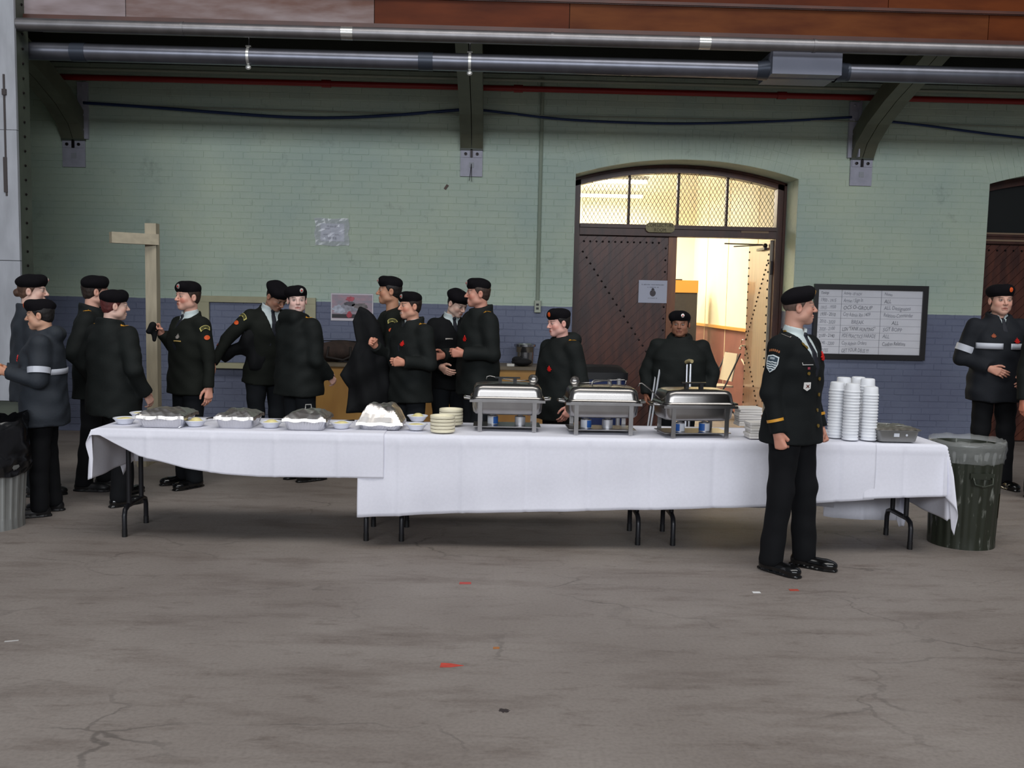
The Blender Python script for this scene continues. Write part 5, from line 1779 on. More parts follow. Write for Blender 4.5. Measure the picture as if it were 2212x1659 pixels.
def head_sdf(P, o):
    X, Y, Z = P
    w = o.get('wide', 1.0)
    d = sd_ell(P, (0, .014, .032), (.074 * w, .095, .086))
    d = smin(d, sd_ell(P, (0, -.028, -.040), (.057 * w, .058, .072)), 0.03)
    d = smin(d, sd_ell(P, (0, -.060, -.094), (.028 * w, .026, .022)), 0.025)
    for s in (-1, 1):
        d = smin(d, sd_ell(P, (s * .037 * w, -.053, -.030), (.024, .024, .024)), 0.018)
        d = smin(d, sd_ell(P, (s * .050 * w, .0, -.068), (.018, .036, .022)), 0.03)
    d = smin(d, sd_caps(P, (-.032, -.080, .016), (.032, -.080, .016), .010, .010), 0.016)
    for s in (-1, 1):
        d = smax(d, -sd_ell(P, (s * .031, -.099, -.001), (.016, .014, .0115)), 0.012)
        d = smin(d, sd_ell(P, (s * .031, -.0755, -.001), (.0125, .0125, .0115)), 0.004)
    d = smin(d, sd_caps(P, (0, -.086, .006), (0, -.1085, -.030), .0075, .0112), 0.010)
    for s in (-1, 1):
        d = smin(d, sd_ell(P, (s * .0115, -.096, -.0335), (.0085, .010, .0075)), 0.006)
    jaw = o.get('open', 0.0)
    d = smin(d, sd_caps(P, (-.016, -.0855, -.0615), (.016, -.0855, -.0615), .0062, .0062), 0.008)
    d = smin(d, sd_caps(P, (-.014, -.0845, -.0725 - jaw * .4), (.014, -.0845, -.0725 - jaw * .4), .0068, .0068), 0.008)
    d = smax(d, -sd_ell(P, (0, -.096, -.0668), (.022, .012, .0016 + jaw)), 0.003)
    for s in (-1, 1):
        e = sd_ell(P, (s * .0775 * w, .014, -.010), (.0105, .0205, .031))
        e = smax(e, -sd_ell(P, (s * .090 * w, .008, -.008), (.010, .011, .018)), 0.005)
        d = smin(d, e, 0.006)
    return d


def hand_caps(style):
    """capsules in hand space: +x fingers' direction, +z thumb side, +y back of the hand"""
    C = []
    palm = [((0.0, 0, .0), (.085, .004, .026), .019, .013), ((0.0, 0, .006), (.088, .004, .009), .02, .0135), ((0.0, 0, -.006), (.086, .004, -.009), .02, .013), ((0.0, 0, -.014), (.080, .003, -.027), .018, .0115)]
    C += palm
    curl = {'fist': (1.35, 1.6, 1.1), 'relax': (0.35, 0.5, 0.35), 'grip': (0.9, 1.1, 0.7), 'flat': (0.08, 0.12, 0.1), 'point': (0.6, 0.8, 0.5)}[style]
    for k, (z0, L, r) in enumerate(((.027, (.040, .026, .021), .0085), (.009, (.044, .029, .022), .0088), (-.009, (.041, .027, .021), .0085), (-.026, (.032, .021, .018), .0075))):
        p = np.array([.086 - .004 * abs(k - 1), .004, z0])
        a = 0.0
        f = 1.0 + 0.08 * k
        for j in range(3):
            a += curl[j] * f
            q = p + L[j] * np.array([math.cos(a), -math.sin(a), 0.0])
            q[2] += (z0 * 0.06)
            C.append((tuple(p), tuple(q), r * (1 - .06 * j), r * (.94 - .06 * j)))
            p = q
    if style in ('fist', 'grip'):
        T = [(.012, -.004, .022), (.048, -.022, .040), (.070, -.038, .026), (.078, -.044, .004)]
    else:
        T = [(.012, -.004, .022), (.045, -.016, .048), (.073, -.022, .058), (.094, -.028, .058)]
    rr = (.0135, .0115, .0095, .0085)
    for j in range(3): C.append((T[j], T[j + 1], rr[j], rr[j + 1]))
    return C


def make_person(name, label, px, Y, top_py, yaw, head=(0, 0, 0), skin=(205, 160, 140), hair=(40, 28, 22), coat='parka', style='parka', arms=None, hands=('relax', 'relax'),
                legs=((-.1, 0, 0), (.1, 0, 0)), bulk=1.0, opt=None, bun=False, lean=(0, 0), hem=None, trousers='trousers', shoe='dull', badge='silver', shirt=False, hair_len='short', extras=None,
                hood=False, h_head=0.0042, palm=None, cat_extra=None, group='people in dark uniform and beret', toes=(0.2, 0.2), hairband=None, no_beret=False, xoff=0.0, total=None):
    """one figure. px, Y: where the body stands; top_py: pixel of the crown of the beret; yaw: 0 faces the camera, 90 faces right"""
    opt = opt or {}
    gx = at(px, 700, Y)[0] + xoff
    ztop = total or at(px, top_py, Y)[2]
    S = ztop / 1.772
    fw = Rz(math.radians(yaw))
    rng = np.random.RandomState(abs(hash(name + label)) % 1000 if False else sum(map(ord, label)) % 9973)
    ph = rng.uniform(0, 6.28, 12)
    B = bulk
    # --- pose ---------------------------------------------------------------
    lx, ly = math.radians(lean[0]), math.radians(lean[1])           # forward, sideways
    Rl = Ry(ly) @ Rx(lx)
    hip0 = np.array([0, 0.0, 0.92])
    def lean_pt(p): return hip0 + Rl @ (np.asarray(p, float) - hip0)
    RlT = Rl.T
    def unlean(P):
        X, Y_, Z = P
        q = [X - hip0[0], Y_ - hip0[1], Z - hip0[2]]
        return tuple(RlT[i, 0] * q[0] + RlT[i, 1] * q[1] + RlT[i, 2] * q[2] + hip0[i] for i in range(3))
    tor = TORSO['tunic' if style == 'tunic' else 'parka']
    hz = hem if hem is not None else tor[0][0]
    arms = arms or [((-.25, .05, -1), (-.05, -.2, -1)), ((.25, .05, -1), (.05, -.2, -1))]
    AR = []
    for s, (d1, d2) in zip((-1, 1), arms):
        sh = lean_pt((s * (.178 + (.012 if style == 'parka' else 0)) * (0.5 + 0.5 * B), 0.008, 1.395))
        el = sh + norm(d1) * .285
        wr = el + norm(d2) * .25
        AR.append((sh, el, wr))
    rs = (.066, .056, .047, .043) if style == 'tunic' else (.080, .069, .060, .056)
    rs = [r * (0.75 + 0.25 * B) for r in rs]
    zs = np.array([t[0] for t in tor]); aa = np.array([t[1] for t in tor]) * B; bb = np.array([t[2] for t in tor]) * B; cc = np.array([t[3] for t in tor])
    aa[-2:] = aa[-2:] / B ** 0.8; bb[-2:] = bb[-2:] / B ** 0.8
    def folds(P, amp):
        X, Y_, Z = P
        return amp * (np.sin(31 * X + 17 * Z + ph[0]) * np.sin(13 * Y_ + 23 * Z + ph[1]) + 0.7 * np.sin(9 * X - 19 * Z + 14 * Y_ + ph[2]) + 0.5 * np.sin(47 * Z + 11 * X + ph[3]) * np.sin(23 * X + ph[4]))
    def torso_sdf(P, inset=0.0, z0=None, z1=None):
        U = unlean(P)
        X, Y_, Z = U
        a = np.interp(Z, zs, aa).astype(F32) - inset
        b = np.interp(Z, zs, bb).astype(F32) - inset
        c = np.interp(Z, zs, cc).astype(F32)
        k = np.sqrt((np.abs(X) / a) ** 2.3 + (np.abs(Y_ - c) / b) ** 2.3 + 1e-9) ** (2 / 2.3) if False else (np.abs(X / a) ** 2.4 + np.abs((Y_ - c) / b) ** 2.4) ** (1 / 2.4)
        d = (k - 1) * np.minimum(a, b) * 0.9
        d = smin(d, sd_caps(U, (-.155 * B, .012, 1.395), (.155 * B, .012, 1.395), .062 - inset, .062 - inset), 0.05)
        d = np.maximum(d, (z0 if z0 is not None else hz) - Z)
        if z1: d = np.maximum(d, Z - z1)
        else: d = smax(d, Z - ((1.478 if style == 'tunic' else 1.518) + np.clip(Y_ - 0.02, -.12, .12) * (0.42 if style == 'tunic' else 0.25)), 0.012)
        return d
    def arm_sdf(P, k, inset=0.0):
        sh, el, wr = AR[k]
        d = smin(sd_caps(P, sh, el, rs[0] - inset, rs[1] - inset), sd_caps(P, el, wr, rs[2] - inset, rs[3] - inset), 0.02)
        ax = norm(wr - el)
        cut = (P[0] - wr[0]) * ax[0] + (P[1] - wr[1]) * ax[1] + (P[2] - wr[2]) * ax[2]
        return np.maximum(d, cut)
    def coat_sdf(X, Y_, Z):
        P = (X, Y_, Z)
        d = torso_sdf(P)
        for k in (0, 1): d = smin(d, arm_sdf(P, k), 0.028)
        if hood:
            U = unlean(P)
            hd = sd_caps(U, (-.075, .10, 1.475), (.075, .10, 1.475), .062, .062)
            d = smin(d, hd, 0.03)
        d = d + folds(P, 0.0030 if style == 'tunic' else 0.0042)
        if shirt:       # the open collar
            U = unlean(P)
            v = np.abs(U[0]) - np.clip((U[2] - opt.get('vz', 1.24)) * 0.36, -0.02, 0.07)
            d = smax(d, -np.maximum(v, U[1] + 0.02), 0.008)
        nk = sd_caps(unlean(P), (0, .02, 1.46), (0, .0, 1.65), .060 if not shirt else .070, .066 if not shirt else .070)
        d = smax(d, -nk, 0.006)
        return d
    # --- legs ---------------------------------------------------------------
    LG = []
    for s, (fx, fy, lift) in zip((-1, 1), legs):
        hp = np.array([s * .088, 0.0, .90])
        an = np.array([fx, fy, .085 + lift])
        mid = (hp + an) / 2
        kb = opt.get('knee', (0.0, 0.0))[0 if s < 0 else 1]
        kn = mid + np.array([0, -.015 - kb, .02])
        LG.append((hp, kn, an))
    tw = opt.get('leg', 1.0)
    def trouser_sdf(X, Y_, Z):
        P = (X, Y_, Z)
        d = sd_ell(P, (0, .008, .93), (.165 * (.6 + .4 * B), .122 * (.6 + .4 * B), .14))
        for hp, kn, an in LG:
            q = smin(sd_caps(P, hp, kn, .098 * tw, .074 * tw), sd_caps(P, kn, an + np.array([0, .005, -.01]), .074 * tw, .070 * tw), 0.03)
            d = smin(d, q, 0.025)
        d = d + folds(P, 0.0032)
        for hp, kn, an in LG[:1]:
            pass
        lowest = min(LG[0][2][2], LG[1][2][2])
        d = np.maximum(d, (lowest - 0.045) - Z)
        return np.maximum(d, Z - 1.02)
    # --- head ---------------------------------------------------------------
    Rh = Rl @ Rz(math.radians(head[0])) @ Rx(math.radians(head[1])) @ Ry(math.radians(head[2]))
    pv = lean_pt(NECKP)
    hc = pv + Rh @ (HEADC - NECKP)
    HS = np.array([.965, .915, .95]) * opt.get('head', 1.07)
    def to_head(P):
        q = [P[i] - hc[i] for i in range(3)]
        return tuple((Rh[0, i] * q[0] + Rh[1, i] * q[1] + Rh[2, i] * q[2]) / float(HS[i]) for i in range(3))
    def headneck(X, Y_, Z):
        P = (X, Y_, Z)
        d = head_sdf(to_head(P), opt)
        nb = lean_pt((0, .025, 1.40))
        nt_ = hc + Rh @ np.array([0, .030, -.05])
        return smin(d, sd_caps(P, nb, nt_, .060, .052), 0.016)
    sk = lin(skin)
    parts, tints = [], []
    V, Q = surface_net(headneck, hc - np.array([.16, .17, .24]), hc + np.array([.16, .17, .17]), h_head)
    L = ((V - hc) @ Rh) / HS
    parts.append((V, Q)); tints.append(face_tint(L, sk, opt))
    # hands, each grown round the wrist
    palm = palm or [None, None]
    HND = []
    for k, (sh, el, wr) in enumerate(AR):
        ax = norm(wr - el)
        s = -1 if k == 0 else 1
        bk = palm[k] if palm[k] is not None else (s * 1.0, -0.15, 0.0)      # direction of the back of the hand
        bk = np.asarray(bk, float)
        y_ = norm(bk - ax * np.dot(bk, ax))
        z_ = np.cross(ax, y_)
        # thumb side: forward of the body for hanging hands
        th = np.array(opt.get('thumb', (0, -1, 0.3)), float)
        if np.dot(z_, th) < 0: z_ = -z_
        M3 = np.stack([ax, y_, z_], 1)
        caps = hand_caps(hands[k])
        C = [(wr + M3 @ (np.array(a) * 1.0), wr + M3 @ (np.array(b) * 1.0), ra, rb) for a, b, ra, rb in caps]
        C.append((wr - ax * .10, wr + ax * 0.012, .030, .024))
        HND.append((wr, M3))
        pts = np.array([c for a, b, _, _ in C for c in (a, b)])
        def hsdf(X, Y_, Z, C=C):
            P = (X, Y_, Z)
            d = None
            for a, b, ra, rb in C[:4]:
                q = sd_caps(P, a, b, ra, rb)
                d = q if d is None else smin(d, q, 0.012)
            d = smin(d, sd_caps(P, *C[-1]), 0.015)
            for a, b, ra, rb in C[4:-1]:
                d = smin(d, sd_caps(P, a, b, ra, rb), 0.0035)
            return d
        V, Q = surface_net(hsdf, pts.min(0) - .035, pts.max(0) + .035, 0.0042)
        hs = np.array(sk) * np.array(opt.get('hand_tone', (0.95, 0.82, 0.78)))
        parts.append((V, Q)); tints.append(np.tile(hs, (len(V), 1)))
    # trunk and limbs under the clothes, one skin with them
    def under(X, Y_, Z):
        P = (X, Y_, Z)
        d = torso_sdf(P, 0.022, 0.86, 1.44)
        for k in (0, 1): d = smin(d, arm_sdf(P, k, 0.022), 0.03)
        d = smin(d, sd_ell(P, (0, .008, .92), (.14, .1, .12)), 0.03)
        for hp, kn, an in LG:
            d = smin(d, smin(sd_caps(P, hp, kn, .075, .052), sd_caps(P, kn, an, .052, .038), .02), 0.02)
        return d
    allp = np.array([p for t in AR for p in t] + [p for t in LG for p in t] + [lean_pt((0, 0, 1.5))])
    lo, hi = allp.min(0) - np.array([.22, .24, .1]), allp.max(0) + np.array([.22, .24, .12])
    V, Q = surface_net(under, lo, hi, 0.03)
    parts.append((V, Q)); tints.append(np.tile(np.array(sk), (len(V), 1)))
    zmin = min(LG[0][2][2], LG[1][2][2]) - 0.085

    def place(V): return (V * S)
    body = mesh_obj(name, net_mesh(name, [(place(v), q) for v, q in parts], M_SKIN, tints), None, (gx, Y, -zmin * S), math.radians(yaw))
    tag(body, label, 'person', group)
    # --- clothes ------------------------------------------------------------
    V, Q = surface_net(coat_sdf, lo + np.array([0, 0, hz - 0.12 - lo[2]]) if hz - 0.12 > lo[2] else lo, hi, 0.0115)
    mesh_obj('coat' if style != 'tunic' else 'tunic', net_mesh('coat', [(place(V), Q)], CLOTH[coat]), body)
    lop = np.array([p for t in LG for p in t])
    V, Q = surface_net(trouser_sdf, lop.min(0) - np.array([.2, .2, .1]), np.maximum(lop.max(0) + np.array([.2, .2, .14]), [0, 0, 1.03]), 0.0125)
    mesh_obj('trousers', net_mesh('trousers', [(place(V), Q)], CLOTH[trousers]), body)
    for k, (hp, kn, an) in enumerate(LG):
        s = -1 if k == 0 else 1
        fr = Rz(math.radians(s * 8 + opt.get('toe_out', (0, 0))[k]))
        tip = opt.get('foot_pitch', (0, 0))[k]
        fr = fr @ Rx(math.radians(tip))
        o_ = an - np.array([0, 0, .085])
        def ssdf(X, Y_, Z):
            q = [X - o_[0], Y_ - o_[1], Z - o_[2]]
            P = tuple(fr[0, i] * q[0] + fr[1, i] * q[1] + fr[2, i] * q[2] for i in range(3))
            d = sd_caps(P, (0, .045, .038), (0, -.13, .030), .042, .040)
            d = smin(d, sd_ell(P, (0, -.155, .034), (.047, .055, .034)), 0.02)
            d = smin(d, sd_caps(P, (0, .02, .06), (0, .022, .13), .044, .046), 0.03)
            sole = np.maximum(np.maximum(np.abs(P[0]) - .049 + np.maximum(0, P[1] + .02) * .05, np.abs(P[1] + .058) - .152), np.abs(P[2] - .008) - .009)
            sole = np.maximum(sole, sd_ell(P, (0, -.058, .008), (.056, .165, .2)))
            d = np.minimum(d, sole)
            return np.maximum(d, -P[2])
        V, Q = surface_net(ssdf, o_ + np.array([-.2, -.26, -.08]), o_ + np.array([.2, .2, .17]), 0.0075)
        mesh_obj('shoe', net_mesh('shoe', [(place(V), Q)], M_SHOE if shoe == 'shine' else M_SHOE2), body)
    # --- hair and beret -----------------------------------------------------
    hcol = 'hair_%d_%d_%d' % hair
    mh = mat(hcol, hair, 0.6, var=0.35, scale=40, stretch=(1, 1, 0.3), bump=0.3, bscale=120)
    def hair_sdf(X, Y_, Z):
        P = to_head((X, Y_, Z))
        x, y, z = P
        w = opt.get('wide', 1.0)
        th_ = 0.0035 if hair_len == 'shaved' else 0.008
        d = sd_ell(P, (0, .014, .032), (.074 * w + th_, .095 + th_, .086 + th_))
        if hair_len != 'shaved':
            d = smin(d, sd_ell(P, (0, .05, -.02), (.058 * w, .055, .06)), 0.02)
        # hairline: temples, round the ear, nape
        d = np.maximum(d, -(y + 0.062 - 0.30 * np.maximum(z - 0.02, 0) * 0 + np.clip((0.055 - z), -0.05, 0.2) * -0.62 + 0.018) if False else -(y + 0.036 - np.clip(0.03 - z, 0, 0.2) * 0.62))
        d = np.maximum(d, (-0.062 if hair_len != 'shaved' else -0.05) - z)
        ear = sd_ell(P, (np.sign(x) * .0775 * w, .012, -.014), (.02, .024, .034))
        d = np.maximum(d, -ear)
        if bun: d = smin(d, sd_ell(P, (0, .118, -.018), (.034, .03, .032)), 0.012)
        return d + 0.0012 * np.sin(180 * x) * np.sin(140 * z + 60 * y)
    V, Q = surface_net(hair_sdf, hc - np.array([.14, .14, .14]) - (.05 if bun else 0), hc + np.array([.14, .14, .15]) + (.05 if bun else 0), 0.0055)
    if len(Q): mesh_obj('hair', net_mesh('hair', [(place(V), Q)], mh), body)
    pull = opt.get('pull', 1.0)
    tilt = opt.get('beret_tilt', 0.0)
    def beret_sdf(X, Y_, Z):
        P = to_head((X, Y_, Z))
        x, y, z = P
        w = opt.get('wide', 1.0)
        zz = z - tilt * y
        P2 = (x, y, zz)
        band = sd_ell(P2, (0, .011, .045), (.0815 * w, .102, .06))
        band = np.maximum(np.maximum(band, zz - .075), .034 - zz)
        crown = sd_ell(P2, (-.008 * pull, .014, .075), (.088 * w, .108, .053))
        flop = sd_ell(P2, (-.058 * pull, .020, .062), (.042, .086, .038))
        peak = sd_ell(P2, (.02, -.058, .088), (.05, .042, .036))
        d = smin(smin(smin(crown, band, 0.016), flop, 0.03), peak, 0.03)
        d = d + 0.0022 * np.sin(38 * x + ph[5]) * np.sin(33 * y + ph[6])
        return smax(d, -sd_ell(P, (0, .014, .030), (.0735 * w, .0945, .085)), 0.003)
    if not no_beret:
        V, Q = surface_net(beret_sdf, hc + np.array([-.16, -.16, -.03]) - .03, hc + np.array([.16, .16, .17]) + .03, 0.0062)
        bo = mesh_obj('beret', net_mesh('beret', [(place(V), Q)], M_BERET), body)
    # --- small things sewn on ------------------------------------------------
    def grad(f, p, e=0.004):
        A = np.array([p + np.array(d) * e for d in ((1, 0, 0), (-1, 0, 0), (0, 1, 0), (0, -1, 0), (0, 0, 1), (0, 0, -1))], F32)
        v = f(A[:, 0], A[:, 1], A[:, 2])
        return norm([v[0] - v[1], v[2] - v[3], v[4] - v[5]])
    def march(f, p, d, far=0.6):
        T = np.linspace(0, far, 400)
        A = np.asarray(p)[None] + np.asarray(d)[None] * T[:, None]
        v = f(A[:, 0].astype(F32), A[:, 1].astype(F32), A[:, 2].astype(F32))
        i = np.argmax(v < 0)
        return A[i] if v[i] < 0 else None
    def sew(nm, f, origin, direction, poly, m, off=0.0025, up=(0, 0, 1), rot=0.0, thick=0.002, par=None, lab=None):
        """a patch: outline poly (u across, v up, metres) laid on the surface hit from origin along direction"""
        d = norm(direction)
        c = march(f, np.asarray(origin, float) - d * 0.3, d)
        if c is None: return None
        u_ = norm(np.cross(d, up)); v_ = np.cross(u_, d)
        cr, sr = math.cos(rot), math.sin(rot)
        pts = []
        for (u, v) in poly + [(sum(p[0] for p in poly) / len(poly), sum(p[1] for p in poly) / len(poly))]:
            uu, vv = u * cr - v * sr, u * sr + v * cr
            q0 = c + u_ * uu + v_ * vv - d * 0.06
            q = march(f, q0, d, 0.14)
            pts.append((q if q is not None else c + u_ * uu + v_ * vv))
        n = len(poly)
        vs = [tuple((p - d * off) * S) for p in pts] + [tuple((p - d * (off + thick)) * S) for p in pts]
        g = G()
        fs = [(n + 1 + i, n + 1 + (i + 1) % n, 2 * n + 1) for i in range(n)] + [(i, (i + 1) % n, n + 1 + (i + 1) % n, n + 1 + i) for i in range(n)]
        g.add(vs, fs)
        o_ = g.build(nm, m, par or body)
        if lab: o_['label'] = lab
        return o_
    def disc(r, n=14, e=1.0): return [(r * math.cos(2 * PI * i / n), e * r * math.sin(2 * PI * i / n)) for i in range(n)]
    def rect(w, h): return [(-w / 2, -h / 2), (w / 2, -h / 2), (w / 2, h / 2), (-w / 2, h / 2)]
    def arc(w, h, th, n=9):
        o1 = [(w / 2 * math.sin(t), h * math.cos(t)) for t in np.linspace(-1.2, 1.2, n)]
        return o1 + [(x * .86, y - th) for x, y in reversed(o1)]
    def maple(r): return [(r * k * math.cos(t), r * k * math.sin(t)) for t, k in zip(np.linspace(PI / 2, PI / 2 + 2 * PI, 17)[:-1], (1.1, .6, .85, .55, 1, .6, .8, .45, .7, .45, .8, .6, 1, .55, .85, .6))]
    ctx = dict(coat=coat_sdf, beret=beret_sdf, sew=sew, disc=disc, rect=rect, arc=arc, maple=maple, S=S, body=body, AR=AR, HND=HND, hc=hc, Rh=Rh, arm=arm_sdf, torso=torso_sdf, lean_pt=lean_pt, march=march, hz=hz, Rl=Rl, rs=rs)
    if badge and not no_beret:
        bp = hc + Rh @ (np.array([.030, -.09, .082]) * HS)
        bd_ = Rh @ np.array([0, 1.0, 0])
        m = {'silver': M_SILVER, 'orange': M_ORANGE, 'gold': M_GOLD}[badge]
        sew('cap_badge', beret_sdf, bp, bd_, disc(.0165, 12, 1.3), m, up=Rh @ np.array([0, 0, 1.0]), par=bo, lab={'silver': 'silver cap badge', 'orange': 'orange embroidered cap badge', 'gold': 'gold cap badge'}[badge])
        if badge == 'silver':
            sew('badge_centre', beret_sdf, bp, bd_, disc(.007, 10), M_POPPY, 0.005, up=Rh @ np.array([0, 0, 1.0]), par=bo)
    if shirt:
        def shirt_sdf(X, Y_, Z):
            P = (X, Y_, Z)
            d = torso_sdf(P, 0.012, 1.12, 1.47)
            U = unlean(P)
            colr = sd_caps(U, (0, .022, 1.44), (0, .008, 1.512), .078, .0685)
            colr = np.maximum(colr, U[2] - (1.512 + 0.0 * U[1] + np.clip(U[1], -.1, .1) * 0.25))
            d = smin(d, colr, 0.008)
            nk = sd_caps(U, (0, .02, 1.50), (0, .0, 1.70), .0575, .0600)
            gap = np.maximum(np.abs(U[0]) - np.clip((U[2] - 1.445) * 0.45, 0, .05), U[1] + 0.02)
            return smax(smax(d, -nk, 0.003), -gap, 0.004)
        q = lean_pt((0, 0, 1.35))
        V, Q = surface_net(shirt_sdf, q - np.array([.22, .2, .24]), q + np.array([.22, .2, .2]), 0.0058)
        mesh_obj('shirt', net_mesh('shirt', [(place(V), Q)], M_SHIRT), body)
        def tie_sdf(X, Y_, Z):
            U = unlean((X, Y_, Z))
            ts = torso_sdf((X, Y_, Z), 0.012, 1.0, 1.6)
            w = np.clip(0.014 + (1.46 - U[2]) * 0.10, 0.012, 0.045)
            d = np.maximum(np.maximum(np.abs(U[0]) - w, np.abs(ts) - 0.007), np.maximum(U[1] + 0.01, np.maximum(U[2] - 1.47, 1.15 - U[2])))
            return np.minimum(d, sd_ell(U, (0, -.056, 1.462), (.019, .015, .017)))
        V, Q = surface_net(tie_sdf, q - np.array([.12, .24, .25]), q + np.array([.12, .1, .2]), 0.006)
        if len(Q): mesh_obj('tie', net_mesh('tie', [(place(V), Q)], M_TIE), body)
    ctx['body_matrix'] = Matrix.Translation((gx, Y, -zmin * S)) @ Matrix.Rotation(math.radians(yaw), 4, 'Z')
    HELD[label] = ctx
    if extras: extras(ctx)
    return body


def hand_at(label, k, off):
    """world point at an offset in a hand's own frame"""
    c = HELD[label]
    wr, M3 = c['HND'][k]
    p = (wr + M3 @ np.array(off)) * c['S']
    return np.array(c['body_matrix'] @ Vector(p))


# ---- helpers for recurring insignia --------------------------------------------------------------
def ex_poppy(c, x=0.09, z=1.27):
    o = c['lean_pt']((x, -0.1, z))
    c['sew']('poppy', c['coat'], o, c['Rl'] @ np.array([0, 1, 0]), c['maple'](.03), M_POPPY, 0.004, thick=0.006)


def ex_shoulder(c, k, curved=True, red=True):
    """curved title patch and red disc on the upper sleeve of arm k"""
    sh, el, wr = c['AR'][k]
    s = -1 if k == 0 else 1
    ax = norm(sh - el)
    out = np.array([s * 1.0, -0.25, 0.0]); out = norm(out - ax * np.dot(out, ax))
    f = lambda X, Y, Z: c['arm']((X, Y, Z), k)
    p1, p2 = sh + (el - sh) * .16, sh + (el - sh) * .42
    c['sew']('shoulder_title', f, p1 + out * .05, -out, c['arc'](.095, .03, .03), M_PATCH, 0.006, up=ax)
    c['sew']('title_field', f, p1 + out * .05, -out, c['arc'](.078, .026, .018), M_PATCHD, 0.0085, up=ax)
    if red: c['sew']('sleeve_badge', f, p2 + out * .05, -out, c['disc'](.025, 12, .8), M_ORANGE, 0.006, up=ax)


def ex_epaulette(c, k, m=M_GOLD):
    """slip-on with a gold leaf on the shoulder"""
    s = -1 if k == 0 else 1
    o = c['lean_pt']((s * .135, .012, 1.46))
    up = np.array([s * 1.0, 0, 0.0])
    c['sew']('rank_leaf', c['coat'], o, norm((-s * .35, .0, -1)), c['maple'](.026), m, 0.004, up=(0, -1, 0))
    c['sew']('rank_bar', c['coat'], o + np.array([s * .035, 0, -.01]), norm((-s * .35, .0, -1)), c['rect'](.012, .045), m, 0.004, up=(0, -1, 0))


def ex_band_torso(c, z0, z1, y_only=None, gaps=(0.0,), m=M_REFL):
    """reflective tape round the chest, in pieces"""
    A = np.linspace(0, 2 * PI, 73)
    S = c['S']
    f = lambda X, Y, Z: c['torso']((X, Y, Z)) + 0
    pts = []
    for a in A:
        d = np.array([math.cos(a), math.sin(a), 0])
        row = []
        for z in (z0, z1):
            o = c['lean_pt']((0, 0, z)) + d * .45
            p = c['march'](f, o, -d, 0.45)
            row.append((p + d * 0.010) * S)
        pts.append(row)
    i0 = 0
    for a0, a1 in gaps:
        g = G()
        I = [i for i, a in enumerate(A) if a0 <= a <= a1]
        g.grid(lambda u, v: tuple(pts[I[int(round(u * (len(I) - 1)))]][int(round(v))]), len(I) - 1, 1)
        o_ = g.build('reflective_stripe', m, c['body'], 'all', fix=False)
        md = o_.modifiers.new('t', 'SOLIDIFY'); md.thickness = 0.002


def ex_band_arm(c, k, t0, t1, seg=0, m=M_REFL, rad=0.0105, name='reflective_stripe'):
    sh, el, wr = c['AR'][k]
    a, b = (sh, el) if seg == 0 else (el, wr)
    ax = norm(b - a)
    e1 = norm(np.cross(ax, (0.3, 1, 0.2))); e2 = np.cross(ax, e1)
    f = lambda X, Y, Z: c['arm']((X, Y, Z), k)
    S = c['S']
    def fn(u, v):
        t = 2 * PI * u
        d = e1 * math.cos(t) + e2 * math.sin(t)
        w = t0 + (t1 - t0) * v
        r0, r1 = (c['rs'][0], c['rs'][1]) if seg == 0 else (c['rs'][2], c['rs'][3])
        return tuple((a + (b - a) * w + d * (r0 + (r1 - r0) * w + rad)) * S)
    g = G().grid(fn, 28, 1)
    return g.build(name, m, c['body'], 'all', fix=False)


def ex_ribbon(c):
    pass

# ================================================================== THE CAST
DOWN = ((-.16, .02, -1), (-.02, -.12, -1)), ((.16, .02, -1), (.02, -.12, -1))
FAIR, PALE, TAN, BROWN = (214, 166, 146), (222, 184, 168), (196, 148, 118), (150, 104, 80)


